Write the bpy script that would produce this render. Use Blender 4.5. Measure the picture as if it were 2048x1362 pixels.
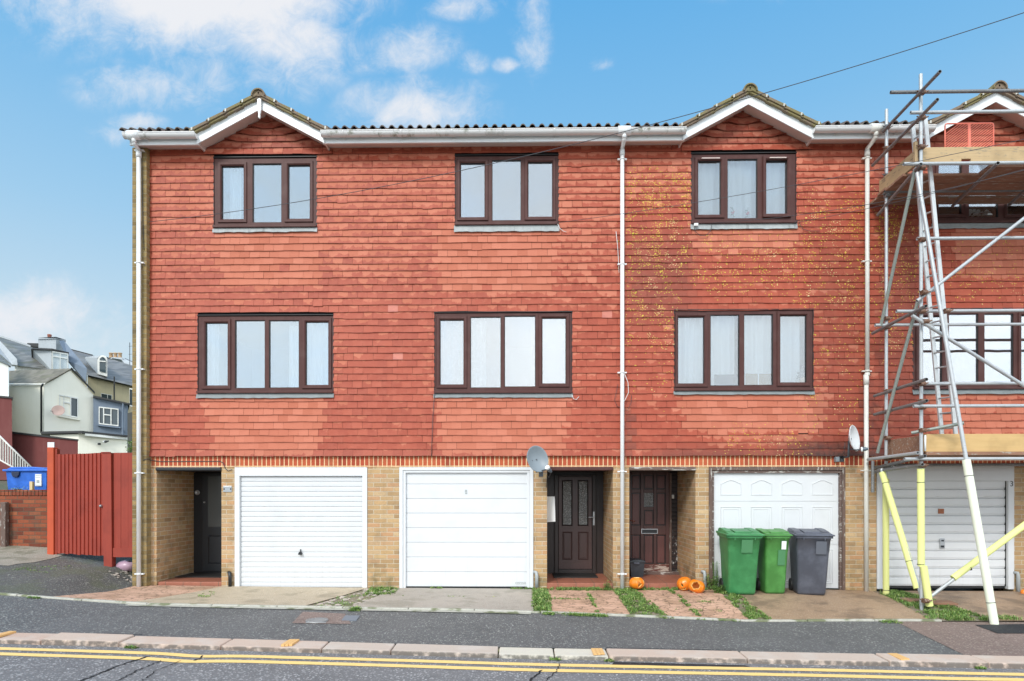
import bpy, math, random
from math import radians as R, sin, cos, pi, sqrt, atan2
from mathutils import Vector, Matrix, noise as mnoise
random.seed(11)
sc = bpy.context.scene
col = sc.collection
for o in list(bpy.data.objects): bpy.data.objects.remove(o)

# ---------------------------------------------------------------- camera
F = 1250.0; CD = 10.4; CZ = 1.56; YAW = R(0.9); HY = 985.0
cam = bpy.data.objects.new('camera', bpy.data.cameras.new('camera')); col.objects.link(cam)
cam.location = (0, -CD, CZ); cam.rotation_euler = (R(90), 0, YAW)
cam.data.sensor_width = 36; cam.data.lens = 36 * F / 2048
cam.data.shift_y = (HY - 681) / 2048; cam.data.clip_end = 3000; cam.data.clip_start = 0.05
sc.camera = cam

def P(px, py, Y=0.0):
    """measured point of the photograph -> world point at depth plane Y"""
    u = px - 1024; v = HY - py
    dx = u * cos(YAW) - F * sin(YAW); dy = u * sin(YAW) + F * cos(YAW)
    t = (Y + CD) / dy
    return Vector((dx * t, Y, CZ + v * t))
def PXx(px, Y=0.0): return P(px, HY, Y).x
def PZ(px, py, Y=0.0): return P(px, py, Y).z

# ---------------------------------------------------------------- node helpers
class NT:
    def __init__(s, nt): s.nt = nt; s.n = nt.nodes; s.l = nt.links
    def new(s, t, **kw):
        n = s.n.new(t)
        for k, v in kw.items(): setattr(n, k, v)
        return n
    def put(s, sock, v):
        if hasattr(v, 'is_output') or isinstance(v, bpy.types.NodeSocket): s.l.new(v, sock)
        elif isinstance(v, (tuple, list)):
            v = tuple(v)
            if sock.type == 'RGBA' and len(v) == 3: v = v + (1,)
            sock.default_value = v
        else: sock.default_value = v
    def m(s, op, a, b=None, c=None, clamp=False):
        n = s.new('ShaderNodeMath', operation=op, use_clamp=clamp)
        s.put(n.inputs[0], a)
        if b is not None: s.put(n.inputs[1], b)
        if c is not None: s.put(n.inputs[2], c)
        return n.outputs[0]
    def mix(s, f, a, b, t='RGBA', blend='MIX'):
        n = s.new('ShaderNodeMix', data_type=t); n.clamp_factor = True
        if t == 'RGBA': n.blend_type = blend; ia, ib, o = n.inputs[6], n.inputs[7], n.outputs[2]
        else: ia, ib, o = n.inputs[2], n.inputs[3], n.outputs[0]
        s.put(n.inputs[0], f); s.put(ia, a); s.put(ib, b)
        return o
    def noise(s, vec, scale, detail=3, rough=.55, out=0, dist=0):
        n = s.new('ShaderNodeTexNoise'); n.inputs['Scale'].default_value = scale
        n.inputs['Detail'].default_value = detail; n.inputs['Roughness'].default_value = rough
        n.inputs['Distortion'].default_value = dist
        if vec is not None: s.l.new(vec, n.inputs['Vector'])
        return n.outputs[out]
    def voro(s, vec, scale, feature='F1', out='Distance', rnd=1):
        n = s.new('ShaderNodeTexVoronoi', feature=feature); n.inputs['Scale'].default_value = scale
        n.inputs['Randomness'].default_value = rnd
        if vec is not None: s.l.new(vec, n.inputs['Vector'])
        return n.outputs[out]
    def ramp(s, f, stops, interp='LINEAR'):
        n = s.new('ShaderNodeValToRGB'); cr = n.color_ramp; cr.interpolation = interp
        while len(cr.elements) < len(stops): cr.elements.new(.5)
        for e, (p, c) in zip(cr.elements, stops):
            e.position = p; e.color = tuple(c) + ((1,) if len(c) == 3 else ())
        s.put(n.inputs[0], f); return n.outputs[0]
    def smooth(s, x, a, b):
        n = s.new('ShaderNodeMapRange', interpolation_type='SMOOTHSTEP')
        s.put(n.inputs[0], x); n.inputs[1].default_value = a; n.inputs[2].default_value = b
        return n.outputs[0]
    def sep(s, v):
        n = s.new('ShaderNodeSeparateXYZ'); s.put(n.inputs[0], v); return n.outputs
    def comb(s, x, y, z=0.0):
        n = s.new('ShaderNodeCombineXYZ'); s.put(n.inputs[0], x); s.put(n.inputs[1], y); s.put(n.inputs[2], z); return n.outputs[0]
    def attr(s, name, out='Fac'):
        n = s.new('ShaderNodeAttribute', attribute_name=name); return n.outputs[out]
    def white(s, vec, out='Value'):
        n = s.new('ShaderNodeTexWhiteNoise', noise_dimensions='3D'); s.put(n.inputs['Vector'], vec); return n.outputs[out]
    def bump(s, h, dist=.01, strength=1.0, normal=None):
        n = s.new('ShaderNodeBump'); n.inputs['Distance'].default_value = dist; n.inputs['Strength'].default_value = strength
        s.put(n.inputs['Height'], h)
        if normal is not None: s.l.new(normal, n.inputs['Normal'])
        return n.outputs[0]
    def pos(s): return s.new('ShaderNodeNewGeometry').outputs['Position']
    def uv(s): return s.new('ShaderNodeUVMap').outputs[0]

def mat(name, build=None, color=(.5, .5, .5), rough=.6, metal=0.0, spec=.5):
    m = bpy.data.materials.new(name); m.use_nodes = True
    t = NT(m.node_tree); b = t.n['Principled BSDF']
    b.inputs['Base Color'].default_value = tuple(color) + (1,); b.inputs['Roughness'].default_value = rough
    b.inputs['Metallic'].default_value = metal; b.inputs['Specular IOR Level'].default_value = spec
    if build: build(t, b)
    return m

# ---------------------------------------------------------------- world: daylight sky with broken cloud
w = bpy.data.worlds.new('World'); sc.world = w; w.use_nodes = True
t = NT(w.node_tree); bg = t.n['Background']; bg.inputs['Strength'].default_value = 0.1
SUN_EL, SUN_AZ = R(38), R(205)     # high and behind the camera, a little to the left
gen = t.new('ShaderNodeTexCoord').outputs['Generated']
x, y, z = t.sep(gen)[:3]
sky = t.new('ShaderNodeTexSky', sky_type='NISHITA'); sky.sun_disc = False
sky.sun_elevation = SUN_EL; sky.sun_rotation = SUN_AZ; sky.dust_density = .6; sky.ozone_density = 2.5
grad = t.ramp(t.m('MAXIMUM', z, 0.0), [(0, (5.6, 6.5, 6.9)), (.2, (4.7, 6.0, 6.8)), (.36, (2.9, 5.0, 6.9)), (.50, (1.75, 4.2, 6.8)), (.63, (1.05, 3.55, 6.6)), (1, (.8, 2.8, 5.8))])
base = t.mix(.92, sky.outputs[0], grad)
# broken white cloud in the part of the sky above the roofs
ya = t.m('MAXIMUM', y, .02)
gx = t.m('DIVIDE', x, ya); gz = t.m('DIVIDE', z, ya)
gv = t.comb(gx, gz, 0.0)
n1 = t.noise(gv, 5.5, 8, .62, dist=.35); n2 = t.noise(gv, 2.0, 3, .5); n3 = t.noise(gv, 20, 8, .7, dist=.6)
blobs = [(400, 0, 270, 85, 1.2), (570, 70, 110, 90, .8), (300, 175, 120, 40, .62), (400, 150, 90, 60, .5), (345, 195, 90, 35, .45), (790, 95, 100, 42, .62), (690, 60, 50, 60, .35),
         (835, 215, 110, 48, .8), (1065, 60, 35, 75, .5), (930, 10, 70, 25, .5), (1015, 130, 24, 14, .5), (945, 125, 28, 22, .4), (1210, 130, 26, 16, .45),
         (60, 635, 140, 60, .85), (40, 690, 160, 40, .6), (285, 243, 50, 18, .75), (225, 275, 60, 25, .35), (1540, -40, 160, 40, .3)]
acc = None
for (bx, by, rx, ry, wgt) in blobs:
    d = P(bx, by, 500.0) - Vector((0, -CD, CZ)); cx_, cz_ = d.x / d.y, d.z / d.y
    a = t.m('DIVIDE', t.m('SUBTRACT', gx, cx_), rx / F); b = t.m('DIVIDE', t.m('SUBTRACT', gz, cz_), ry / F)
    r2 = t.m('ADD', t.m('MULTIPLY', a, a), t.m('MULTIPLY', b, b))
    g = t.m('MULTIPLY', t.m('EXPONENT', t.m('MULTIPLY', r2, -.8)), wgt)
    acc = g if acc is None else t.m('MAXIMUM', acc, g)
dens = t.m('ADD', t.m('MULTIPLY', acc, .92), t.m('ADD', t.m('MULTIPLY', t.m('SUBTRACT', n1, .5), 1.5), t.m('MULTIPLY', t.m('SUBTRACT', n3, .5), .95)))
front = t.smooth(dens, .02, .95)
front = t.m('MULTIPLY', front, t.smooth(acc, .03, .22))
frontcol = t.mix(front, base, (6.6, 6.75, 7.1))
# behind the viewer: a bright, mostly cloudy sky, greyer higher up
nb = t.noise(gen, 2.6, 6, .6, dist=.4)
cb = t.smooth(nb, .36, .62)
bright = t.ramp(t.m('MAXIMUM', z, 0.0), [(0, (13.2, 13.8, 14)), (.25, (14.5, 15, 15.2)), (.36, (10.6, 11.6, 12.4)), (.5, (9.6, 10.8, 11.8)), (1, (13.8, 14.2, 14.8))])
backcol = t.mix(t.m('MULTIPLY_ADD', cb, .5, .5), t.ramp(t.m('MAXIMUM', z, 0.0), [(0, (11, 14, 17.5)), (1, (6, 10, 15))]), bright)
backcol = t.mix(t.m('MULTIPLY', t.smooth(t.m('DIVIDE', x, t.m('MAXIMUM', t.m('ABSOLUTE', y), .05)), -.12, -.30), .7), backcol, t.mix(1.0, backcol, (.80, .88, .90), blend='MULTIPLY'))
backcol = t.mix(t.m('MULTIPLY', t.smooth(t.m('DIVIDE', x, t.m('MAXIMUM', t.m('ABSOLUTE', y), .05)), -.10, .05), t.smooth(z, .36, .28)), backcol, t.mix(1.0, backcol, (1.16, 1.17, 1.18), blend='MULTIPLY'))
fb = t.smooth(y, -.15, .25)
fin = t.mix(fb, backcol, frontcol)
t.l.new(fin, bg.inputs['Color'])

sun = bpy.data.objects.new('sun', bpy.data.lights.new('sun', 'SUN')); col.objects.link(sun)
sun.data.energy = 1.9; sun.data.angle = R(16); sun.data.color = (1, .965, .91)
dv = Vector((sin(SUN_AZ) * cos(SUN_EL), cos(SUN_AZ) * cos(SUN_EL), sin(SUN_EL)))
sun.rotation_euler = dv.to_track_quat('Z', 'Y').to_euler()
sc.view_settings.view_transform = 'Standard'; sc.view_settings.look = 'None'
sc.view_settings.gamma = 1; sc.view_settings.exposure = 0.36
sc.cycles.max_bounces = 8; sc.cycles.transparent_max_bounces = 24; sc.cycles.use_denoising = True
sc.cycles.sample_clamp_indirect = 6

# ---------------------------------------------------------------- mesh helpers
class MB:
    def __init__(s): s.v = []; s.f = []; s.mi = []; s.sm = []; s.M = None; s.cur = 0; s.at = {}; s.uvs = None; s.smooth = False
    def vert(s, p):
        p = Vector(p)
        if s.M is not None: p = s.M @ p
        s.v.append(p); return len(s.v) - 1
    def face(s, pts, smooth=None, uv=None):
        idx = [s.vert(p) for p in pts]; s.fi(idx, smooth, uv)
    def fi(s, idx, smooth=None, uv=None):
        s.f.append(idx); s.mi.append(s.cur); s.sm.append(s.smooth if smooth is None else smooth)
        if s.uvs is None: s.uvs = {}
        if uv: s.uvs[len(s.f) - 1] = uv
    def box(s, x0, x1, y0, y1, z0, z1):
        if x1 < x0: x0, x1 = x1, x0
        if y1 < y0: y0, y1 = y1, y0
        if z1 < z0: z0, z1 = z1, z0
        i = [s.vert(p) for p in ((x0, y0, z0), (x1, y0, z0), (x1, y1, z0), (x0, y1, z0), (x0, y0, z1), (x1, y0, z1), (x1, y1, z1), (x0, y1, z1))]
        for q in ((0, 3, 2, 1), (4, 5, 6, 7), (0, 1, 5, 4), (1, 2, 6, 5), (2, 3, 7, 6), (3, 0, 4, 7)): s.fi([i[k] for k in q], False)
        return s
    def prism(s, pts, vec):
        """polygon pts (3d, seen counter-clockwise from the side away from vec) pushed along vec"""
        pts = [Vector(p) for p in pts]; vec = Vector(vec); n = Vector((0, 0, 0))
        for i in range(len(pts)): n += pts[i].cross(pts[(i + 1) % len(pts)])
        if n.dot(vec) > 0: pts = pts[::-1]
        a = [s.vert(p) for p in pts]; b = [s.vert(p + vec) for p in pts]; k = len(pts)
        s.fi(a, False); s.fi(b[::-1], False)
        for i in range(k): j = (i + 1) % k; s.fi([a[j], a[i], b[i], b[j]], False)
        return s
    def tube(s, p0, p1, r, n=10, r1=None, caps=True, hollow=0):
        p0 = Vector(p0); p1 = Vector(p1); r1 = r if r1 is None else r1
        d = (p1 - p0).normalized(); q = Vector((0, 0, 1)) if abs(d.z) < .9 else Vector((1, 0, 0))
        a = d.cross(q).normalized(); b = d.cross(a)
        c0 = [p0 + (a * cos(2 * pi * i / n) + b * sin(2 * pi * i / n)) * r for i in range(n)]
        c1 = [p1 + (a * cos(2 * pi * i / n) + b * sin(2 * pi * i / n)) * r1 for i in range(n)]
        i0 = [s.vert(p) for p in c0]; i1 = [s.vert(p) for p in c1]
        for i in range(n): j = (i + 1) % n; s.fi([i0[i], i0[j], i1[j], i1[i]], True)
        if caps and not hollow:
            s.face(c0[::-1], False); s.face(c1, False)
        if hollow:
            for (c, pc, rr, sg) in ((c0, p0, r, 1), (c1, p1, r1, -1)):
                inn = [pc + (p - pc) * hollow for p in c]; deep = [p + d * sg * r * 3 for p in inn]
                for i in range(n):
                    j = (i + 1) % n
                    if sg > 0: s.face([c[j], c[i], inn[i], inn[j]], False); s.face([inn[j], inn[i], deep[i], deep[j]], True)
                    else: s.face([c[i], c[j], inn[j], inn[i]], False); s.face([inn[i], inn[j], deep[j], deep[i]], True)
                s.face(deep if sg < 0 else deep[::-1], False)
        return s
    def path(s, pts, r, n=8, caps=True):
        pts = [Vector(p) for p in pts]; rings = []
        up = None
        for k, p in enumerate(pts):
            d = (pts[min(k + 1, len(pts) - 1)] - pts[max(k - 1, 0)]).normalized()
            if up is None: up = Vector((0, 0, 1)) if abs(d.z) < .9 else Vector((0, 1, 0))
            a = d.cross(up).normalized(); b = a.cross(d).normalized(); up = b
            rr = r[k] if isinstance(r, (list, tuple)) else r
            rings.append([s.vert(p + (a * cos(2 * pi * i / n) + b * sin(2 * pi * i / n)) * rr) for i in range(n)])
        for k in range(len(rings) - 1):
            for i in range(n): j = (i + 1) % n; s.fi([rings[k][j], rings[k][i], rings[k + 1][i], rings[k + 1][j]], True)
        if caps: s.fi(rings[0], False); s.fi(rings[-1][::-1], False)
        return s
    def lathe(s, prof, n=24, c=(0, 0, 0)):
        c = Vector(c); rings = [[s.vert(c + Vector((r * cos(2 * pi * i / n), r * sin(2 * pi * i / n), z))) for i in range(n)] for r, z in prof]
        for k in range(len(rings) - 1):
            for i in range(n): j = (i + 1) % n; s.fi([rings[k][i], rings[k][j], rings[k + 1][j], rings[k + 1][i]], True)
        return s
    def sheet(s, rows, smooth=True):
        g = [[s.vert(p) for p in row] for row in rows]
        for a in range(len(g) - 1):
            for b in range(len(g[0]) - 1): s.fi([g[a][b], g[a][b + 1], g[a + 1][b + 1], g[a + 1][b]], smooth)
        return s
    def build(s, name, mats, parent=None, bevel=0, seg=2, uvmode='box', merge=False):
        if not s.f: return None
        root = parent
        while root is not None and root.parent is not None: root = root.parent
        org = root.location if root is not None else Vector((0, 0, 0))
        off = Vector((0, 0, 0))
        if parent is None:
            mn = [min(v[k] for v in s.v) for k in range(3)]; mx = [max(v[k] for v in s.v) for k in range(3)]
            off = Vector(((mn[0] + mx[0]) / 2, (mn[1] + mx[1]) / 2, mn[2])); org = off
        me = bpy.data.meshes.new(name)
        me.from_pydata([v - org for v in s.v], [], s.f)
        for m_ in (mats if isinstance(mats, (list, tuple)) else [mats]): me.materials.append(m_)
        me.polygons.foreach_set('material_index', s.mi); me.polygons.foreach_set('use_smooth', s.sm)
        uvl = me.uv_layers.new(name='UVMap').data
        for p in me.polygons:
            cu = s.uvs.get(p.index) if s.uvs else None
            if cu:
                for li, c in zip(p.loop_indices, cu): uvl[li].uv = c
            else:
                nn = p.normal; ax = max(range(3), key=lambda k: abs(nn[k]))
                for li in p.loop_indices:
                    v = s.v[me.loops[li].vertex_index]
                    uvl[li].uv = (v.y, v.z) if ax == 0 else ((v.x, v.z) if ax == 1 else (v.x, v.y))
        for an, vals in s.at.items():
            a = me.attributes.new(an, 'FLOAT', 'FACE'); a.data.foreach_set('value', vals)
        me.update()
        o = bpy.data.objects.new(name, me); col.objects.link(o)
        if parent is not None: o.parent = parent
        else: o.location = off
        if bevel:
            bm_ = o.modifiers.new('bevel', 'BEVEL'); bm_.width = bevel; bm_.segments = seg; bm_.limit_method = 'ANGLE'; bm_.angle_limit = R(40)
        return o

def tag(o, label=None, cat=None, group=None, kind=None):
    if label: o['label'] = label
    if cat: o['category'] = cat
    if group: o['group'] = group
    if kind: o['kind'] = kind
    return o
def thing(name, label, cat, loc=(0, 0, 0), group=None):
    o = bpy.data.objects.new(name, None); col.objects.link(o); o.location = loc; o.empty_display_size = .2
    return tag(o, label, cat, group)
def wall_cells(mb, x0, x1, z0, z1, y0, y1, holes):
    """slab with rectangular holes, only outer faces emitted"""
    xs = sorted({x0, x1} | {c for h in holes for c in (h[0], h[1]) if x0 < c < x1})
    zs = sorted({z0, z1} | {c for h in holes for c in (h[2], h[3]) if z0 < c < z1})
    def solid(i, k):
        if i < 0 or k < 0 or i >= len(xs) - 1 or k >= len(zs) - 1: return False
        cx, cz = (xs[i] + xs[i + 1]) / 2, (zs[k] + zs[k + 1]) / 2
        return not any(h[0] < cx < h[1] and h[2] < cz < h[3] for h in holes)
    for i in range(len(xs) - 1):
        for k in range(len(zs) - 1):
            if not solid(i, k): continue
            a, b, c, d = xs[i], xs[i + 1], zs[k], zs[k + 1]
            mb.face([(a, y0, c), (b, y0, c), (b, y0, d), (a, y0, d)]); mb.face([(b, y1, c), (a, y1, c), (a, y1, d), (b, y1, d)])
            if not solid(i - 1, k): mb.face([(a, y1, c), (a, y0, c), (a, y0, d), (a, y1, d)])
            if not solid(i + 1, k): mb.face([(b, y0, c), (b, y1, c), (b, y1, d), (b, y0, d)])
            if not solid(i, k - 1): mb.face([(a, y1, c), (b, y1, c), (b, y0, c), (a, y0, c)])
            if not solid(i, k + 1): mb.face([(a, y0, d), (b, y0, d), (b, y1, d), (a, y1, d)])
# ---------------------------------------------------------------- materials
def b_tile(t, b):
    uv = t.uv(); u, v, _ = t.sep(uv)[:3]; pos = t.pos()
    rnd = t.attr('rnd'); cl = t.attr('clean'); li = t.attr('lichen'); gr = t.attr('grime'); pk = t.attr('pink')
    n = t.noise(pos, 14, 4, .6); nf = t.noise(pos, 60, 3, .6); nl = t.noise(pos, 2.2, 2)
    damp = t.ramp(rnd, [(0, (.320, .056, .027)), (.35, (.355, .065, .032)), (.7, (.375, .072, .036)), (1, (.405, .084, .043))])
    damp = t.mix(t.m('MULTIPLY', t.smooth(n, .35, .75), .3), damp, (.46, .12, .065))
    dry = t.ramp(rnd, [(0, (.475, .146, .084)), (.5, (.525, .172, .103)), (1, (.57, .198, .123))])
    du = t.m('ABSOLUTE', t.m('SUBTRACT', u, .5))
    dist = t.m('ADD', t.m('MULTIPLY', t.m('SUBTRACT', 1.0, v), .85), t.m('MULTIPLY', t.m('MULTIPLY', du, du), .9))
    k = t.m('SUBTRACT', t.m('ADD', t.m('MULTIPLY', cl, 1.7), t.m('ADD', t.m('MULTIPLY', t.m('SUBTRACT', t.noise(pos, 7, 3, .6), .5), .9), t.m('MULTIPLY', t.m('SUBTRACT', n, .5), .6))), dist)
    m = t.smooth(k, -.04, .16)
    c = t.mix(t.m('MULTIPLY', m, .85), damp, dry)
    c = t.mix(t.m('MULTIPLY', pk, .5), c, (.62, .25, .21))
    # soot and water grime
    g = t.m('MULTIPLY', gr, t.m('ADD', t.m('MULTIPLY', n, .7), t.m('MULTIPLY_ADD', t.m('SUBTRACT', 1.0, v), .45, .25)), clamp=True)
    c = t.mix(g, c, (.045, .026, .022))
    # overlap shading painted as a dark lower lip
    c = t.mix(t.m('MULTIPLY', t.smooth(v, .12, .0), .2), c, (.13, .035, .025))
    # yellow lichen: rings and spots
    warp = t.new('ShaderNodeVectorMath', operation='ADD'); t.l.new(pos, warp.inputs[0])
    nc = t.noise(pos, 30, 2, out=1); sc_ = t.new('ShaderNodeVectorMath', operation='SCALE'); t.l.new(nc, sc_.inputs[0]); sc_.inputs['Scale'].default_value = .02; t.l.new(sc_.outputs[0], warp.inputs[1])
    v1 = t.voro(warp.outputs[0], 25); c1 = t.voro(warp.outputs[0], 25, out='Color'); r1, g1, b1 = t.sep(c1)[:3]
    v2 = t.voro(warp.outputs[0], 50); c2 = t.voro(warp.outputs[0], 50, out='Color'); r2, g2, b2 = t.sep(c2)[:3]
    clus = t.smooth(t.noise(pos, 5, 4, .65), .42, .60)
    dl = t.m('MULTIPLY', li, t.m('MULTIPLY_ADD', clus, 1.15, .08))
    on1 = t.m('LESS_THAN', r1, t.m('MULTIPLY', dl, .55)); rad1 = t.m('MULTIPLY_ADD', g1, .30, .12)
    s1 = t.m('MULTIPLY', on1, t.m('LESS_THAN', v1, rad1))
    ring = t.m('MULTIPLY', t.m('LESS_THAN', v1, t.m('MULTIPLY', rad1, .55)), t.m('GREATER_THAN', b1, .5))
    s1 = t.m('MULTIPLY', s1, t.m('SUBTRACT', 1.0, t.m('MULTIPLY', ring, .7)))
    on2 = t.m('LESS_THAN', r2, t.m('MULTIPLY', dl, .6)); s2 = t.m('MULTIPLY', on2, t.m('LESS_THAN', v2, t.m('MULTIPLY_ADD', g2, .3, .18)))
    s = t.m('MAXIMUM', s1, s2)
    lc = t.ramp(t.noise(pos, 3, 2), [(.35, (.74, .60, .28)), (.48, (.70, .52, .06)), (.6, (.52, .47, .03))])
    c = t.mix(t.m('MULTIPLY', s, .85), c, lc)
    t.l.new(c, b.inputs['Base Color'])
    t.put(b.inputs['Roughness'], t.m('MULTIPLY_ADD', m, .2, .55)); b.inputs['Specular IOR Level'].default_value = .35
    t.l.new(t.bump(t.m('ADD', nf, t.m('MULTIPLY', n, 1.5)), .004, .5), b.inputs['Normal'])
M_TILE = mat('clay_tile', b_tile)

def brickmat(name, cols, mortar=(.42, .36, .28), bw=.225, bh=.075, mj=.010, off=.5, dirt=.35, green=.0, mdepth=.006, swap=False):
    def f(t, b):
        uv = t.uv(); u, v, _ = t.sep(uv)[:3]
        if swap: u, v = v, u
        pos = t.pos(); wob = t.noise(pos, 9, 2)
        v = t.m('ADD', v, t.m('MULTIPLY', t.m('SUBTRACT', wob, .5), .006))
        r = t.m('FLOOR', t.m('DIVIDE', v, bh)); odd = t.m('MULTIPLY', t.m('MODULO', t.m('ADD', r, 1000), 2), off * bw)
        uu = t.m('ADD', u, odd); c = t.m('FLOOR', t.m('DIVIDE', uu, bw))
        fu = t.m('SUBTRACT', uu, t.m('MULTIPLY', c, bw)); fv = t.m('SUBTRACT', v, t.m('MULTIPLY', r, bh))
        eu = t.m('MINIMUM', fu, t.m('SUBTRACT', bw, fu)); ev = t.m('MINIMUM', fv, t.m('SUBTRACT', bh, fv))
        e = t.m('MINIMUM', eu, ev); e = t.m('ADD', e, t.m('MULTIPLY', t.m('SUBTRACT', t.noise(pos, 55, 3), .5), .005))
        isb = t.smooth(e, mj * .35, mj * .75)
        wn = t.white(t.comb(c, r, 3.0)); wn2 = t.white(t.comb(c, r, 9.0))
        bc = t.ramp(wn, cols); n = t.noise(pos, 30, 5, .65); n2 = t.noise(pos, 3, 3)
        bc = t.mix(t.m('MULTIPLY', t.smooth(n, .4, .75), .30), bc, tuple(x * .55 for x in cols[0][1]))
        bc = t.mix(t.m('MULTIPLY', wn2, .22), bc, cols[-1][1])
        o = t.mix(isb, mortar, bc)
        o = t.mix(t.m('MULTIPLY', t.smooth(n2, .5, .75), dirt), o, (.10, .085, .06))
        if green:
            zz = t.sep(pos)[2]; low = t.smooth(zz, .55, 0.0)
            o = t.mix(t.m('MULTIPLY', t.m('MULTIPLY', low, t.smooth(t.noise(pos, 6, 4), .4, .65)), green), o, (.12, .115, .05))
        t.l.new(o, b.inputs['Base Color']); b.inputs['Roughness'].default_value = .85; b.inputs['Specular IOR Level'].default_value = .25
        t.l.new(t.bump(t.m('ADD', isb, t.m('MULTIPLY', n, .35)), mdepth, .8), b.inputs['Normal'])
    return mat(name, f)
BUFF = [(0, (.33, .205, .105)), (.25, (.44, .28, .14)), (.5, (.52, .34, .17)), (.7, (.50, .27, .14)), (.85, (.46, .31, .18)), (1, (.58, .41, .23))]
M_BRICK = brickmat('buff_brick', BUFF, mortar=(.56, .47, .34), green=.5)
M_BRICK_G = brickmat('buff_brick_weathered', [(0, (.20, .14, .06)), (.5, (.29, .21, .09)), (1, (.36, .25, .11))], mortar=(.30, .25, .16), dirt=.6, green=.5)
M_SOLD = brickmat('red_soldier_brick', [(0, (.34, .058, .03)), (.5, (.45, .085, .04)), (1, (.52, .13, .055))], mortar=(.80, .56, .32), bw=.075, bh=.40, mj=.014, off=0, dirt=.3)
M_REDB = brickmat('red_garden_brick', [(0, (.13, .035, .022)), (.3, (.22, .055, .03)), (.7, (.29, .08, .04)), (1, (.33, .11, .05))], mortar=(.13, .09, .06), dirt=.6, green=.0)

def b_white(t, b, c=(.80, .81, .82), d=.12, sc_=3.0):
    pos = t.pos(); n = t.noise(pos, sc_, 5, .6); x, y, z = t.sep(pos)[:3]
    st = t.noise(t.comb(t.m('MULTIPLY', x, 30), y, t.m('MULTIPLY', z, 1.2)), 1, 3)
    o = t.mix(t.m('MULTIPLY', t.smooth(n, .45, .8), d), c, tuple(k * .6 for k in c))
    o = t.mix(t.m('MULTIPLY', t.m('MULTIPLY', t.smooth(st, .5, .8), t.smooth(z, .6, 0.0)), d * 1.5), o, (.35, .33, .28))
    t.l.new(o, b.inputs['Base Color']); t.put(b.inputs['Roughness'], t.m('MULTIPLY_ADD', n, .2, .25))
M_WHITE = mat('white_coated_steel', lambda t, b: b_white(t, b, (.67, .68, .69), .16))
M_WHITE2 = mat('white_upvc', lambda t, b: b_white(t, b, (.80, .81, .81), .2))
M_CREAMW = mat('yellowed_white_plastic', lambda t, b: b_white(t, b, (.70, .68, .62), .3))
def b_gutter(t, b):
    pos = t.pos(); n = t.noise(pos, 7, 6, .7); n2 = t.noise(pos, .9, 2)
    o = t.mix(t.m('MULTIPLY', t.smooth(n, .5, .68), t.smooth(n2, .44, .60)), (.72, .71, .70), (.16, .17, .10))
    t.l.new(o, b.inputs['Base Color']); b.inputs['Roughness'].default_value = .35
M_GUTTER = mat('dirty_white_gutter', b_gutter)
def b_soffit(t, b):
    pos = t.pos(); n = t.noise(pos, 2.5, 4)
    t.l.new(t.mix(n, (.62, .49, .44), (.72, .60, .55)), b.inputs['Base Color']); b.inputs['Roughness'].default_value = .5
M_SOFFIT = mat('soffit_board', b_soffit)
def b_wframe(t, b, c0=(.062, .023, .020), c1=(.105, .042, .036)):
    pos = t.pos(); x, y, z = t.sep(pos)[:3]
    g = t.noise(t.comb(t.m('MULTIPLY', x, 40), t.m('MULTIPLY', y, 40), t.m('MULTIPLY', z, 3)), 1, 4)
    n = t.noise(pos, 4, 4)
    o = t.mix(g, c0, c1); o = t.mix(t.m('MULTIPLY', t.smooth(n, .45, .75), .25), o, (.16, .10, .09))
    t.l.new(o, b.inputs['Base Color']); b.inputs['Roughness'].default_value = .5; b.inputs['Specular IOR Level'].default_value = .25
M_WFRAME = mat('rosewood_upvc', b_wframe)
M_GASKET = mat('black_gasket', color=(.02, .018, .018), rough=.5)
def b_lead(t, b):
    pos = t.pos(); n = t.noise(pos, 9, 5, .7); x, y, z = t.sep(pos)[:3]
    s = t.noise(t.comb(t.m('MULTIPLY', x, 12), y, t.m('MULTIPLY', z, 2)), 1, 3)
    o = t.mix(n, (.20, .22, .22), (.48, .50, .49)); o = t.mix(t.m('MULTIPLY', t.smooth(s, .55, .7), .5), o, (.12, .12, .12))
    t.l.new(o, b.inputs['Base Color']); b.inputs['Roughness'].default_value = .6
    t.l.new(t.bump(n, .01, .5), b.inputs['Normal'])
M_LEAD = mat('lead_flashing', b_lead)
def b_lead2(t, b):
    pos = t.pos(); n = t.noise(pos, 9, 5, .7)
    t.l.new(t.mix(n, (.12, .14, .14), (.30, .33, .33)), b.inputs['Base Color']); b.inputs['Roughness'].default_value = .6
M_LEAD2 = mat('dark_lead_flashing', b_lead2)

def glassmat(name, refl, tint=(.86, .9, .92), rough=0.0, wav=.0015):
    m = bpy.data.materials.new(name); m.use_nodes = True; t = NT(m.node_tree)
    t.n.remove(t.n['Principled BSDF']); out = t.n['Material Output']
    g = t.new('ShaderNodeBsdfGlossy'); g.inputs['Roughness'].default_value = rough; g.inputs['Color'].default_value = (.97, .98, 1, 1)
    pos = t.pos(); t.l.new(t.bump(t.noise(pos, 1.6, 2), wav, 1.0), g.inputs['Normal'])
    tr = t.new('ShaderNodeBsdfTransparent'); tr.inputs['Color'].default_value = tuple(tint) + (1,)
    lw = t.new('ShaderNodeFresnel'); lw.inputs['IOR'].default_value = 1.5
    mx = t.new('ShaderNodeMixShader'); t.put(mx.inputs[0], t.m('ADD', lw.outputs[0], refl, clamp=True))
    t.l.new(tr.outputs[0], mx.inputs[1]); t.l.new(g.outputs[0], mx.inputs[2]); t.l.new(mx.outputs[0], out.inputs['Surface'])
    return m
M_GLASS = glassmat('window_glass', .27)
M_GLASS_DIM = glassmat('dusty_glass', .16)
M_GLASS_MID = glassmat('clearer_window_glass', .12)
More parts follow.
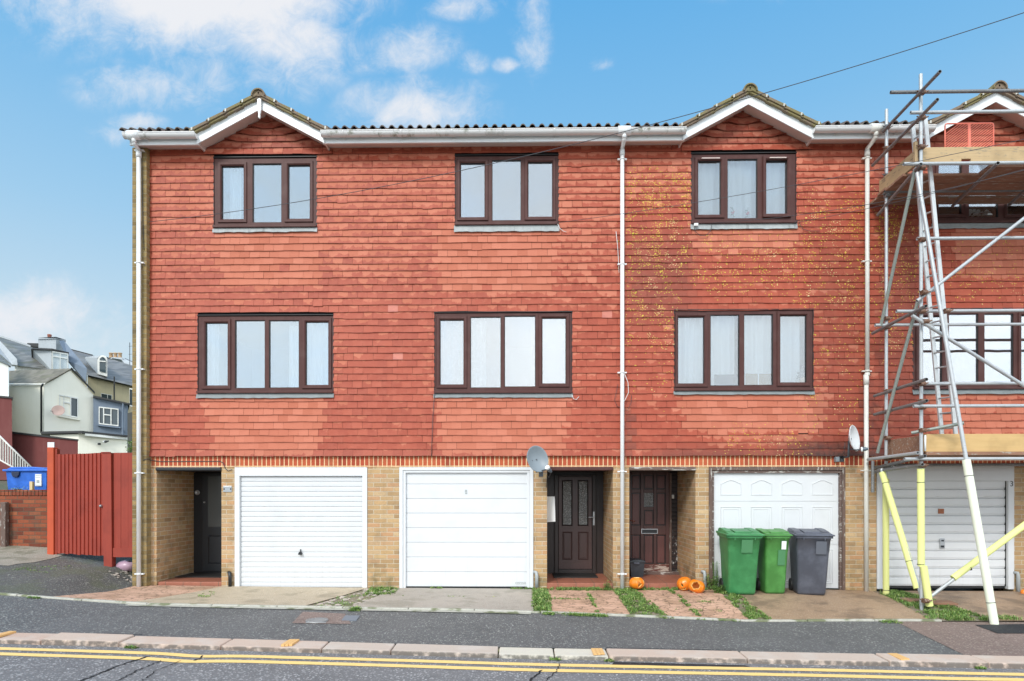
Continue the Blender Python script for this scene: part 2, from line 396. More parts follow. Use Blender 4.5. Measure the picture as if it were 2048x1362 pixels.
def b_obsc(t, b):
    pos = t.pos(); v = t.voro(pos, 70); n = t.noise(pos, 40, 4)
    t.l.new(t.ramp(v, [(0, (.05, .055, .06)), (.5, (.18, .19, .19)), (1, (.40, .42, .42))]), b.inputs['Base Color']); b.inputs['Roughness'].default_value = .12
    t.l.new(t.bump(n, .02, 1), b.inputs['Normal'])
M_OBSC = mat('patterned_glass', b_obsc)
M_DARKGLASS = mat('frosted_dark_glass', color=(.09, .10, .10), rough=.22)
def b_cloth(t, b, c=(.82, .83, .82)):
    pos = t.pos(); n = t.noise(pos, 40, 3)
    t.l.new(t.mix(n, c, tuple(k * .86 for k in c)), b.inputs['Base Color']); b.inputs['Roughness'].default_value = .9
M_CURT = mat('white_curtain', b_cloth)
def b_lace(t, b):
    pos = t.pos(); v = t.voro(pos, 26); n = t.noise(pos, 50, 2)
    k = t.m('MULTIPLY', t.smooth(v, .30, .18), t.m('LESS_THAN', t.noise(pos, 9, 2), .58))
    t.l.new(t.mix(k, (.50, .56, .58), (.9, .92, .92)), b.inputs['Base Color']); b.inputs['Roughness'].default_value = .95
M_LACE = mat('patterned_net_curtain', b_lace)
M_ROOM = mat('room_plaster', color=(.26, .28, .28), rough=.9)
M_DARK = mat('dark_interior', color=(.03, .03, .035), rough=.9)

def woodmat(name, c0, c1, ax=0, wear=None, rough=.6, scale=1.0, wearamt=.5):
    def f(t, b):
        pos = t.pos(); x, y, z = t.sep(pos)[:3]; q = [x, y, z]; q = [t.m('MULTIPLY', q[i], (2.0 if i == ax else 38.0) * scale) for i in range(3)]
        g = t.noise(t.comb(*q), 1, 5, .6, dist=.6); n = t.noise(pos, 3, 3)
        o = t.mix(g, c0, c1); o = t.mix(t.m('MULTIPLY', t.smooth(n, .45, .75), .35), o, tuple(k * .55 for k in c0))
        if wear:
            q2 = [t.m('MULTIPLY', [x, y, z][i], 6.0 if i == ax else 26.0) for i in range(3)]
            ww = t.smooth(t.noise(t.comb(*q2), 1, 6, .7), .62 - wearamt * .2, .70 - wearamt * .2)
            o = t.mix(ww, o, wear)
        t.l.new(o, b.inputs['Base Color']); b.inputs['Roughness'].default_value = rough
        t.l.new(t.bump(g, .004, .6), b.inputs['Normal'])
    return mat(name, f)
M_REDFENCE = woodmat('red_stained_timber', (.26, .030, .017), (.35, .050, .025), ax=2, rough=.65)
M_REDPOST = woodmat('orange_red_stained_timber', (.46, .062, .018), (.54, .09, .028), ax=2, rough=.6)
M_BOARD = woodmat('scaffold_board_timber', (.42, .28, .14), (.60, .44, .25), ax=0, wear=(.30, .24, .16), rough=.8, wearamt=.3)
M_BOARD2 = woodmat('new_scaffold_board', (.52, .33, .13), (.66, .45, .21), ax=0, rough=.8)
M_BOARDD = woodmat('stained_scaffold_board', (.22, .10, .06), (.33, .19, .12), ax=0, wear=(.36, .31, .26), rough=.85, wearamt=.35)
M_BOARDY = woodmat('scaffold_board_end_timber', (.36, .24, .13), (.46, .33, .18), ax=1, wear=(.14, .10, .07), rough=.85, wearamt=.25)
M_OLDWOOD = woodmat('peeling_brown_timber', (.10, .062, .05), (.17, .11, .085), ax=2, wear=(.42, .40, .36), rough=.7, wearamt=.3)
M_OLDWOODX = woodmat('peeling_brown_lintel_timber', (.10, .062, .05), (.18, .12, .10), ax=0, wear=(.50, .48, .44), rough=.7, wearamt=.45)
M_DOOR3 = woodmat('worn_mahogany_door', (.052, .021, .017), (.105, .042, .035), ax=2, rough=.45)
M_DOOR3R = woodmat('reddish_door_panel', (.085, .030, .025), (.16, .060, .052), ax=2, rough=.45)
M_DOOR3W = woodmat('scuffed_mahogany_door', (.09, .028, .02), (.17, .05, .036), ax=0, wear=(.45, .36, .30), rough=.5, wearamt=.75)
M_DOOR2 = woodmat('dark_rosewood_door', (.055, .029, .026), (.082, .044, .040), ax=2, rough=.38)
M_DOOR2D = woodmat('dark_rosewood_frame', (.022, .015, .014), (.035, .022, .02), ax=2, rough=.4)
M_BLACKP = mat('black_paint', color=(.016, .018, .021), rough=.35)
M_BLACKD = mat('black_composite_door', color=(.020, .023, .027), rough=.4)
def b_paintedbrick(t, b):
    uv = t.uv(); u, v, _ = t.sep(uv)[:3]; pos = t.pos()
    fv = t.m('FRACT', t.m('DIVIDE', v, .075)); e = t.smooth(t.m('MINIMUM', fv, t.m('SUBTRACT', 1, fv)), .06, .16)
    z = t.sep(pos)[2]; s = t.m('MULTIPLY', t.smooth(t.noise(t.comb(t.m('MULTIPLY', t.sep(pos)[0], 18), 0.0, t.m('MULTIPLY', z, 9)), 1, 5, .7), .56, .62), t.smooth(z, .95, .35))
    o = t.mix(s, t.mix(e, (.008, .006, .006), (.028, .018, .017)), (.45, .44, .42))
    t.l.new(o, b.inputs['Base Color']); b.inputs['Roughness'].default_value = .4
    t.l.new(t.bump(e, .008, 1), b.inputs['Normal'])
M_PBRICK = mat('dark_painted_brick', b_paintedbrick)

def b_quarry(t, b):
    pos = t.pos(); x, y, z = t.sep(pos)[:3]; n = t.noise(pos, 12, 5)
    o = t.mix(n, (.26, .085, .05), (.42, .16, .10)); fx = t.m('FRACT', t.m('DIVIDE', x, .30)); e = t.smooth(t.m('MINIMUM', fx, t.m('SUBTRACT', 1, fx)), .0, .03)
    o = t.mix(e, (.12, .09, .06), o)
    t.l.new(o, b.inputs['Base Color']); b.inputs['Roughness'].default_value = .45
M_QUARRY = mat('red_quarry_tile', b_quarry)

def b_tarmac(t, b, c=(.048, .048, .052), lite=(.36, .35, .33), amt=.10, damp=.0, tint=None, sc_=1.0, chip=.5):
    pos = t.pos(); v = t.voro(pos, 42 * sc_); vc = t.voro(pos, 42 * sc_, out='Color'); r, g, bb = t.sep(vc)[:3]
    n = t.noise(pos, 62 * sc_, 4, .85); nl = t.noise(pos, .8, 4, .6); nm = t.noise(pos, 5, 4, .6)
    o = t.mix(n, tuple(k * .2 for k in c), tuple(min(1, k * 2.0) for k in c))
    st = t.m('MULTIPLY', t.m('LESS_THAN', r, amt * 2.6), t.m('LESS_THAN', v, t.m('MULTIPLY_ADD', g, .4, .15)))
    o = t.mix(t.m('MULTIPLY', st, chip), o, t.mix(bb, tuple(k * .45 for k in lite), lite))
    v2 = t.voro(pos, 30 * sc_); r2, g2, _ = t.sep(t.voro(pos, 30 * sc_, out='Color'))[:3]
    st2 = t.m('MULTIPLY', t.m('LESS_THAN', r2, .07), t.m('LESS_THAN', v2, t.m('MULTIPLY_ADD', g2, .22, .08)))
    o = t.mix(st2, o, lite)
    o = t.mix(t.m('MULTIPLY', t.smooth(nl, .35, .7), .35), o, tuple(min(1, k * 1.7) for k in c))
    o = t.mix(t.m('MULTIPLY', t.smooth(nm, .5, .8), .35), o, tuple(k * .5 for k in c))
    if tint: o = t.mix(t.m('MULTIPLY', t.smooth(t.noise(pos, 1.6, 5, .65), .48, .62), tint[1]), o, tint[0])
    t.l.new(o, b.inputs['Base Color']); t.put(b.inputs['Roughness'], t.m('MULTIPLY_ADD', n, .35, .5 - damp)); b.inputs['Specular IOR Level'].default_value = .4
    t.l.new(t.bump(t.m('ADD', n, t.m('MULTIPLY', v, .8)), .008, .9), b.inputs['Normal'])
M_ROAD = mat('road_asphalt', lambda t, b: b_tarmac(t, b, (.155, .150, .150), (.80, .77, .75), .28))
M_PAVE = mat('pavement_tarmac', lambda t, b: b_tarmac(t, b, (.105, .104, .102), (.60, .60, .54), .24))
M_PAVE2 = mat('brown_pavement_tarmac', lambda t, b: b_tarmac(t, b, (.19, .135, .115), (.6, .5, .42), .28))
M_APRON = mat('old_driveway_tarmac', lambda t, b: b_tarmac(t, b, (.088, .085, .078), (.5, .5, .42), .26, tint=((.095, .11, .045), .4)))
M_PATCH = mat('fresh_tarmac_patch', lambda t, b: b_tarmac(t, b, (.022, .022, .025), (.15, .15, .16), .03))
M_FOOT = mat('old_concrete_path', lambda t, b: b_tarmac(t, b, (.28, .25, .20), (.6, .52, .42), .25, tint=((.12, .12, .07), .6)))
M_CONC = mat('exposed_aggregate_concrete', lambda t, b: b_tarmac(t, b, (.42, .34, .24), (.72, .62, .48), .35, sc_=1.1, tint=((.20, .17, .11), .5)))
M_CONC2 = mat('wet_brown_concrete', lambda t, b: b_tarmac(t, b, (.33, .22, .14), (.62, .48, .34), .35, damp=.12, sc_=1.3, tint=((.12, .085, .06), .6)))
M_CONC3 = mat('grey_concrete', lambda t, b: b_tarmac(t, b, (.36, .31, .26), (.58, .54, .46), .3, sc_=1.3, tint=((.17, .16, .11), .4)))
M_RUBBLE = mat('rubble_soil', lambda t, b: b_tarmac(t, b, (.20, .16, .11), (.55, .52, .48), .3, sc_=.5, tint=((.09, .13, .03), .7)))
def b_crazy(t, b, c0=(.52, .30, .20), c1=(.70, .45, .32)):
    pos = t.pos(); x, y, z = t.sep(pos)[:3]
    q = t.comb(x, t.m('MULTIPLY', y, 1.6), 0.0); n = t.noise(pos, 30, 5, .7); wp = t.new('ShaderNodeVectorMath', operation='ADD')
    t.l.new(q, wp.inputs[0]); s_ = t.new('ShaderNodeVectorMath', operation='SCALE'); t.l.new(t.noise(pos, 6, 4, out=1), s_.inputs[0]); s_.inputs['Scale'].default_value = .30; t.l.new(s_.outputs[0], wp.inputs[1])
    e = t.voro(wp.outputs[0], 5.5, feature='DISTANCE_TO_EDGE'); crack = t.smooth(e, .05, .008)
    o = t.mix(n, c0, c1); o = t.mix(t.m('MULTIPLY', t.smooth(t.noise(pos, 2.2, 4), .42, .65), .55), o, (.30, .18, .10))
    o = t.mix(t.m('MULTIPLY', crack, .8), o, (.15, .10, .06))
    t.l.new(o, b.inputs['Base Color']); b.inputs['Roughness'].default_value = .8
    t.l.new(t.bump(t.m('ADD', t.m('SUBTRACT', 1, crack), t.m('MULTIPLY', n, .4)), .012, .8), b.inputs['Normal'])
M_CRAZY = mat('pink_riven_paving', b_crazy)
def b_kerb(t, b):
    pos = t.pos(); n = t.noise(pos, 90, 4, .7); nl = t.noise(pos, 4, 4); r = t.attr('tone')
    o = t.ramp(r, [(0, (.60, .51, .43)), (.4, (.66, .51, .41)), (.7, (.62, .44, .34)), (1, (.74, .68, .56))])
    o = t.mix(t.m('MULTIPLY', n, .42), o, (.16, .12, .10)); o = t.mix(t.m('MULTIPLY', t.smooth(nl, .45, .7), .5), o, (.58, .52, .46))
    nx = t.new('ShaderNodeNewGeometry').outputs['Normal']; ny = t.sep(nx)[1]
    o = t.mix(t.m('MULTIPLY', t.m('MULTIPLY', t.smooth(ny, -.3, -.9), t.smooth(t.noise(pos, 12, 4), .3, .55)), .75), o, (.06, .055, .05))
    t.l.new(o, b.inputs['Base Color']); b.inputs['Roughness'].default_value = .8; t.l.new(t.bump(t.m('ADD', n, nl), .006, .8), b.inputs['Normal'])
M_KERB = mat('granite_kerb', b_kerb)
def b_edging(t, b):
    pos = t.pos(); n = t.noise(pos, 30, 5, .7); g = t.noise(pos, 4, 4)
    o = t.mix(n, (.28, .27, .22), (.60, .58, .50)); o = t.mix(t.m('MULTIPLY', t.smooth(g, .5, .62), .8), o, (.11, .13, .04))
    t.l.new(o, b.inputs['Base Color']); b.inputs['Roughness'].default_value = .85
M_EDGE = mat('concrete_edging', b_edging)
def b_yellow(t, b):
    pos = t.pos(); n = t.noise(pos, 60, 5, .75); n2 = t.noise(pos, 6, 5, .7)
    o = t.mix(t.m('MULTIPLY', n2, .5), (.88, .57, .17), (.90, .70, .36)); o = t.mix(t.smooth(t.m('ADD', n, t.m('MULTIPLY', n2, .5)), .92, 1.0), o, (.10, .095, .09))
    t.l.new(o, b.inputs['Base Color']); b.inputs['Roughness'].default_value = .7
M_YELLOW = mat('yellow_road_paint', b_yellow)
M_ORANGE = mat('orange_marker_paint', color=(.72, .43, .17), rough=.9)
M_CRACK = mat('crack_shadow', color=(.012, .012, .013), rough=.9)
def b_galv(t, b, c0=(.34, .36, .37), c1=(.60, .62, .63)):
    pos = t.pos(); n = t.noise(pos, 8, 5, .65); n2 = t.noise(pos, 50, 3)
    o = t.mix(n, c0, c1); o = t.mix(t.m('MULTIPLY', t.smooth(n, .58, .7), .5), o, (.24, .18, .14)); o = t.mix(t.m('MULTIPLY', t.smooth(n2, .6, .7), .4), o, (.7, .7, .68))
    t.l.new(o, b.inputs['Base Color']); b.inputs['Metallic'].default_value = .35; b.inputs['Roughness'].default_value = .48
M_GALV = mat('galvanised_tube', b_galv)
M_GALVD = mat('dull_galvanised_tube', lambda t, b: b_galv(t, b, (.13, .13, .13), (.27, .27, .27)))
M_GALVG = mat('green_grey_tube', lambda t, b: b_galv(t, b, (.22, .25, .22), (.36, .39, .35)))
M_ALU = mat('aluminium_ladder', lambda t, b: b_galv(t, b, (.52, .54, .54), (.72, .74, .74)))
M_RUST = mat('rusty_coupler', lambda t, b: b_galv(t, b, (.10, .07, .055), (.30, .15, .09)))
M_FOAM = mat('yellow_foam_sleeve', color=(.78, .80, .30), rough=.75)
M_FOAMW = mat('pale_foam_sleeve', color=(.80, .82, .66), rough=.75)
M_FOAMD = mat('darker_yellow_foam_sleeve', color=(.64, .64, .24), rough=.8)  # same yellow, evenly darker, for the inner standard
M_GUARD = mat('salmon_painted_mesh', color=(.85, .21, .14), rough=.5)
def plast(name, c, r=.42):
    def f(t, b):
        pos = t.pos(); n = t.noise(pos, 5, 5, .6); nf = t.noise(pos, 160, 2)
        t.l.new(t.mix(t.smooth(n, .35, .8), c, tuple(min(1, k * 1.5 + .012) for k in c)), b.inputs['Base Color'])
        t.put(b.inputs['Roughness'], t.m('MULTIPLY_ADD', n, .25, r - .1)); t.l.new(t.bump(nf, .002, .4), b.inputs['Normal'])
    return mat(name, f)
M_BING = plast('green_bin_plastic', (.040, .195, .066)); M_BING2 = plast('light_green_bin_plastic', (.062, .215, .048)); M_BINK = plast('grey_bin_plastic', (.075, .082, .105)); M_BINB = plast('blue_bin_plastic', (.02, .12, .50))
M_RUBBER = mat('black_rubber', color=(.015, .015, .015), rough=.6); M_GREYBOX = plast('dark_grey_box_plastic', (.04, .047, .055))
M_STICK = mat('white_sticker', color=(.8, .82, .82), rough=.5); M_FADE = mat('faded_sticker', color=(.07, .225, .095), rough=.6); M_FADEG = mat('faded_grey_sticker', color=(.115, .125, .15), rough=.6)
M_INK = mat('dark_print', color=(.03, .03, .035), rough=.6)
def b_pump(t, b):
    pos = t.pos(); n = t.noise(pos, 12, 4); t.l.new(t.mix(n, (.78, .17, .008), (.88, .27, .02)), b.inputs['Base Color']); b.inputs['Roughness'].default_value = .3
M_PUMP = mat('pumpkin_skin', b_pump); M_PFLESH = mat('pumpkin_flesh', color=(.88, .55, .18), rough=.5); M_PIN = mat('pumpkin_inside', color=(.86, .40, .09), rough=.6)
M_DISH = mat('grey_dish_paint', color=(.21, .245, .27), rough=.45); M_DISHW = mat('pale_dish_paint', color=(.66, .68, .69), rough=.45); M_DISHD = mat('dark_bracket_metal', color=(.07, .08, .09), rough=.45)
M_CABLE = mat('black_cable', color=(.05, .05, .055), rough=.5); M_CABLEW = mat('white_cable', color=(.72, .70, .68), rough=.5)
def b_mossroof(t, b, c0=(.14, .10, .07), c1=(.27, .20, .14), moss=(.21, .19, .055), f=.6, sc_=9):
    pos = t.pos(); n = t.noise(pos, sc_, 6, .7); n2 = t.noise(pos, sc_ * .45, 4)
    o = t.mix(n, c0, c1); o = t.mix(t.m('MULTIPLY', t.smooth(n2, .42, .6), f), o, moss); o = t.mix(t.m('MULTIPLY', t.smooth(t.noise(pos, sc_ * 5, 3), .6, .7), .5), o, (.42, .40, .33))
    t.l.new(o, b.inputs['Base Color']); b.inputs['Roughness'].default_value = .9; t.l.new(t.bump(n, .02, .7), b.inputs['Normal'])
M_VERGE = mat('mossy_verge_tile', b_mossroof)
M_ROOF = mat('brown_pantile', lambda t, b: b_mossroof(t, b, (.075, .055, .05), (.16, .12, .11), (.11, .10, .06), .35))
M_CLIP = mat('tile_clip', color=(.52, .50, .44), rough=.5)
def b_slate(t, b, c0=(.13, .13, .125), c1=(.23, .23, .22), moss=(.12, .13, .05), f=.5):
    uv = t.uv(); pos = t.pos(); x, y, z = t.sep(pos)[:3]
    fz = t.m('FRACT', t.m('DIVIDE', z, .16)); row = t.m('FLOOR', t.m('DIVIDE', z, .16)); cx_ = t.m('FLOOR', t.m('ADD', t.m('DIVIDE', x, .3), t.m('MULTIPLY', t.m('MODULO', t.m('ADD', row, 500), 2), .5)))
    wn = t.white(t.comb(cx_, row, 1.0)); o = t.mix(wn, c0, c1); n = t.noise(pos, 1.2, 5, .65)
    o = t.mix(t.m('MULTIPLY', t.smooth(n, .48, .66), f), o, moss); o = t.mix(t.m('MULTIPLY', t.smooth(fz, .18, .0), .6), o, (.03, .03, .03))
    t.l.new(o, b.inputs['Base Color']); b.inputs['Roughness'].default_value = .6
M_SLATE = mat('mossy_slate', b_slate); M_SLATE2 = mat('grey_slate', lambda t, b: b_slate(t, b, (.15, .15, .15), (.25, .245, .24), (.2, .17, .1), .25))
M_SLATE3 = mat('brown_concrete_roof_tile', lambda t, b: b_slate(t, b, (.15, .13, .09), (.24, .21, .16), (.15, .15, .06), .4))
def rendermat(name, c, d=(.3, .28, .2), f=.35):
    def g(t, b):
        pos = t.pos(); x, y, z = t.sep(pos)[:3]; n = t.noise(pos, .8, 6, .65); s = t.noise(t.comb(t.m('MULTIPLY', x, 5), t.m('MULTIPLY', y, 5), t.m('MULTIPLY', z, .5)), 1, 4)
        o = t.mix(t.m('MULTIPLY', t.smooth(n, .4, .75), f), c, d); o = t.mix(t.m('MULTIPLY', t.smooth(s, .5, .75), f * .7), o, d)
        t.l.new(o, b.inputs['Base Color']); b.inputs['Roughness'].default_value = .85
    return mat(name, g)
M_CREAM = rendermat('cream_render', (.88, .85, .73), (.68, .64, .50), .2); M_WHREND = rendermat('white_render', (.80, .80, .76)); M_GREYR = rendermat('blue_grey_render', (.165, .205, .26), (.12, .15, .19))
M_GREYR2 = rendermat('grey_render', (.42, .45, .47), (.30, .32, .33)); M_MAROON = rendermat('maroon_painted_render', (.16, .04, .036), (.24, .09, .08), .5); M_YELR = rendermat('yellowed_render', (.50, .44, .28), (.34, .30, .22), .6)
M_FARWIN = mat('far_window_pane', color=(.05, .07, .08), rough=.05); M_TERRA = mat('terracotta_pot', color=(.50, .33, .19), rough=.8); M_FELT = mat('black_felt', color=(.035, .035, .035), rough=.7)
def b_grass(t, b):
    r = t.attr('tone'); t.l.new(t.ramp(r, [(0, (.07, .14, .03)), (.5, (.14, .25, .05)), (.85, (.24, .36, .08)), (1, (.42, .42, .17))]), b.inputs['Base Color']); b.inputs['Roughness'].default_value = .55
M_GRASS = mat('grass_blades', b_grass)
M_LEAF = mat('weed_leaf', lambda t, b: b_grass(t, b))
M_GROUND = mat('ground_soil', lambda t, b: b_tarmac(t, b, (.10, .10, .07), (.3, .3, .25), .1, tint=((.06, .10, .03), .8)))
M_STEEL = mat('brushed_steel', color=(.45, .46, .47), rough=.35, metal=.8)
M_IRON = mat('iron_cover', lambda t, b: b_galv(t, b, (.20, .20, .20), (.34, .34, .33)))
M_PINKBAG = mat('pink_plastic_bag', color=(.42, .27, .34), rough=.3); M_PVCG = mat('grey_pvc_pipe', color=(.38, .40, .40), rough=.5)
M_BUFFW = mat('tan_box_card', color=(.30, .19, .055), rough=.8)
# ---------------------------------------------------------------- the terrace of houses
ZT, ZS, ZSOF, ZF = 2.165, 1.985, 7.31, 7.25
PD = 1.25                                    # porch depth
HBX = [PXx(283), PXx(768), PXx(1243.5), PXx(1724), PXx(2215)]
XL = PXx(272)
rr = random.Random(5)
def px_of(x, z): return 1043 + x * 120.2, 985 - (z - 1.56) * 120.2
def sm(a, b, v):
    k = max(0, min(1, (v - a) / (b - a))); return k * k * (3 - 2 * k)
def soft(px, py, x0, x1, y0, y1, ex=25, ey=14):
    return sm(x0 - ex, x0 + ex, px) * (1 - sm(x1 - ex, x1 + ex, px)) * sm(y0 - ey, y0 + ey, py) * (1 - sm(y1 - ey, y1 + ey, py))
def f_clean(px, py):
    c = .07
    c = max(c, .38 * soft(px, py, 300, 1245, 300, 470, 5, 20), .40 * soft(px, py, 1245, 2100, 290, 400, 5, 40))
    c = max(c, .30 * soft(px, py, 300, 1245, 460, 560, 5, 40))
    for (a, b, y0, y1, s) in ((424, 650, 455, 570, .95), (640, 840, 455, 560, .42), (865, 1118, 450, 585, .95), (1110, 1200, 450, 575, .45), (1370, 1600, 450, 505, .75),
                              (404, 652, 790, 905, .98), (868, 1140, 790, 905, .98), (1352, 1650, 785, 862, .92), (1400, 1640, 850, 895, .40),
                              (1890, 2200, 455, 560, .75), (1838, 2200, 785, 870, .60)):
        t_ = (py - y0) / (y1 - y0); ins = 16 * max(0, min(1, t_))
        c = max(c, s * soft(px, py, a + ins, b - ins, y0, y1, 11, 12))
    for (a, b, y0, y1) in ((655, 690, 640, 790), (845, 868, 640, 790), (1145, 1165, 640, 790), (1625, 1645, 640, 790)): c = max(c, .26 * soft(px, py, a, b, y0, y1, 8, 10))
    c = max(c, .20 * soft(px, py, 300, 1240, 560, 640, 10, 30))
    return c
def f_grime(px, py):
    g = .18 * sm(885, 912, py) + .30 * (1 - sm(292, 305, py))
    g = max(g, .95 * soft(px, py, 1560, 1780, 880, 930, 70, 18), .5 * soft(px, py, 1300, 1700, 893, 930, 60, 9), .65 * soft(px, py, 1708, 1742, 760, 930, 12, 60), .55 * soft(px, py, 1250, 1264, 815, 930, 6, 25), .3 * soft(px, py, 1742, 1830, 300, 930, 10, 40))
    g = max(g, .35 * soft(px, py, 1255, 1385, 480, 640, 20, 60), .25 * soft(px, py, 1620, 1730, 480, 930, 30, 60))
    return g
def f_lichen(px, py):
    l = 0
    for (a, b, y0, y1, s, e) in ((1248, 1382, 350, 560, .95, 10), (1248, 1350, 540, 700, .6, 10), (1248, 1330, 690, 790, .2, 10), (1385, 1610, 478, 590, .5, 20), (1590, 1726, 390, 620, .6, 20), (1590, 1726, 600, 860, .22, 20),
                              (1742, 1830, 380, 520, .85, 8), (1742, 1840, 520, 720, .5, 8), (1890, 2200, 480, 610, .22, 20), (1440, 1630, 862, 905, .6, 30), (1330, 1360, 620, 800, .35, 6)):
        l = max(l, s * soft(px, py, a, b, y0, y1, e, 25))
    return l
# windows: outer frame and glass lights measured on the facade
WINS = {
 0: [dict(o=(430, 318, 634, 456), g=[(444, 333, 489, 440, 1), (506, 328, 564, 446, 0), (577, 331, 621, 439, 1)], fl=467),
     dict(o=(398, 633, 667, 786), g=[(412, 646, 457, 772, 1), (471, 641, 531, 777, 0), (539, 641, 599, 776, 0), (612, 644, 658, 771, 1)], fl=797)],
 1: [dict(o=(911, 314, 1116, 451), g=[(921, 327, 970, 436, 1), (984, 321, 1042, 442, 0), (1056, 325, 1105, 435, 1)], fl=466),
     dict(o=(870, 627, 1143, 786), g=[(880, 640, 928, 770, 1), (941, 634, 1002, 776, 0), (1009, 632, 1071, 774, 0), (1084, 636, 1132, 768, 1)], fl=796)],
 2: [dict(o=(1382, 310, 1590, 448), g=[(1395, 323, 1441, 431, 1), (1454, 319, 1514, 438, 0), (1530, 322, 1573, 430, 1)], fl=461),
     dict(o=(1348, 622, 1624, 781), g=[(1355, 634, 1408, 768, 1), (1420, 630, 1478, 772, 0), (1487, 629, 1545, 771, 0), (1559, 631, 1612, 766, 1)], fl=790)],
 3: [dict(o=(1862, 310, 2073, 447), g=[(1875, 323, 1922, 430, 1), (1936, 319, 1995, 436, 0), (2012, 322, 2057, 430, 1)], fl=460),
     dict(o=(1824, 620, 2106, 778), g=[(1836, 633, 1883, 767, 1), (1896, 628, 1955, 770, 0), (1967, 628, 2025, 770, 0), (2040, 631, 2092, 766, 1)], fl=789)]}
def wrect(q, Y=0.0):
    cx = (q[0] + q[2]) / 2; cy = (q[1] + q[3]) / 2
    return (P(q[0], cy, Y).x, P(q[2], cy, Y).x, PZ(cx, q[3], Y), PZ(cx, q[1], Y))
ALLW = []
for k in WINS:
    for wd in WINS[k]:
        wd['r'] = wrect(wd['o']); wd['flz'] = PZ((wd['o'][0] + wd['o'][2]) / 2, wd['fl']); ALLW.append(wd)
GAB = {0: PXx(520.5, -.3), 2: PXx(1497, -.3), 3: PXx(1992, -.3)}

HOUSES = []
LAB = ["left end house of the red tile-hung terrace, gabled, with ribbed white garage door",
       "second house of the terrace, ungabled, with plain sectional white garage door and grey dish",
       "third house of the terrace, gabled, its red tiles spotted with yellow lichen above bins",
       "rightmost house of the red terrace, gabled, behind the scaffolding"]
for i in range(4):
    HOUSES.append(thing('terraced_house', LAB[i], 'house', ((HBX[i] + HBX[i + 1]) / 2, 0, 0), 'red tile-hung terraced houses'))
def house_of(x):
    for i in range(4):
        if x < HBX[i + 1]: return i
    return 3

# ---- tile cladding
tm = [MB() for _ in range(4)]
for m_ in tm: m_.at = {k: [] for k in ('rnd', 'clean', 'lichen', 'grime', 'pink')}
PINK = [(790, 621), (797, 718), (1205, 632)]
def put_tile(mb, bl, br, tr, tl, yb=-.044, yt=-.026, th=.012, clean=None):
    """one hanging tile: corners are (x, z)"""
    cx, cz = (bl[0] + tr[0]) / 2, (bl[1] + tr[1]) / 2; px, py = px_of(cx, cz)
    j = [rr.uniform(-.0035, .0035) for _ in range(2)]
    A = (bl[0], yb + j[0], bl[1]); B = (br[0], yb + j[1], br[1]); C = (tr[0], yt, tr[1]); D = (tl[0], yt, tl[1])
    A2 = (bl[0], yb + th + j[0], bl[1] + .001); B2 = (br[0], yb + th + j[1], br[1] + .001)
    n0 = len(mb.f)
    mb.face([A, B, C, D], False, [(0, 0), (1, 0), (1, 1), (0, 1)])
    mb.face([A2, B2, B, A], False, [(0, 0), (1, 0), (1, 0), (0, 0)])
    mb.face([A2, A, D], False, [(0, 0), (0, 0), (0, 1)]); mb.face([B, B2, C], False, [(1, 0), (1, 0), (1, 1)])
    cl = f_clean(px, py) if clean is None else clean
    cl = max(0, cl + rr.gauss(0, .05) + (rr.random() < .09) * .22)
    if rr.random() < .006: cl = .1
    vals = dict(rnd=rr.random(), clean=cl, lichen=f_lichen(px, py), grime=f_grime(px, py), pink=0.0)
    if any(abs(px - a) < 10 and abs(py - b_) < 7 for a, b_ in PINK): vals['pink'] = 1.0; vals['clean'] = .5
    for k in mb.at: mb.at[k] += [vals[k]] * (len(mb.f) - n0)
TW = .1655; NR = 45; TH = (ZSOF - ZT) / NR
xa, xb = PXx(302), HBX[4] - .02
for r in range(NR):
    z0 = ZT + r * TH; z1 = z0 + TH + .012
    off = (r % 2) * TW / 2 + rr.uniform(-.012, .012)
    # blocked spans
    zc = z0 + TH / 2; spans = [(xa, xb)]
    for wd in ALLW:
        a, b_, c, d = wd['r']
        if wd['flz'] + .02 < zc < d + .012:
            spans = [s2 for s in spans for s2 in ((s[0], min(s[1], a - .004)), (max(s[0], b_ + .004), s[1])) if s2[1] - s2[0] > .02]
    proud = 0.0
    k0 = int((xa - off) / TW) - 2
    for k in range(k0, k0 + int((xb - xa) / TW) + 6):
        ta, tb = k * TW + off + rr.uniform(-.003, .003), (k + 1) * TW + off
        for s in spans:
            a, b_ = max(ta, s[0]), min(tb, s[1])
            if b_ - a < .012: continue
            wv = lambda x: .0035 * sin(x * 2.1 + r * 1.7) + .003 * sin(x * 7.3 + r * 3.1)
            dz = rr.gauss(0, .0014); g = rr.uniform(.0004, .0013)
            if rr.random() < .004: dz -= .012
            yb = -.044; zz1 = z1
            for wd in ALLW:     # slightly proud tiles over the upper windows
                w0, w1, _, wt = wd['r']
                if wd['o'][1] < 400 and 0 < z0 - wt + .03 < TH and w0 - .12 < (a + b_) / 2 < w1 + .3 and wd['o'][0] not in (911,): yb = -.066
            if r == 0: yb = -.058
            pxx, pyy = px_of((a + b_) / 2, zc)
            if abs(pxx - 1608) < 10 and abs(pyy - 868) < 7: put_tile(tm[2], (a + g, z0 + .03), (b_ - g, z0 + .03), (b_ - g, zz1), (a + g, zz1), yb=-.030, yt=-.024, clean=1.2); continue
            put_tile(tm[house_of((a + b_) / 2)], (a + g, z0 + wv(a) + dz), (b_ - g, z0 + wv(b_) + dz), (b_ - g, zz1), (a + g, zz1), yb=yb)
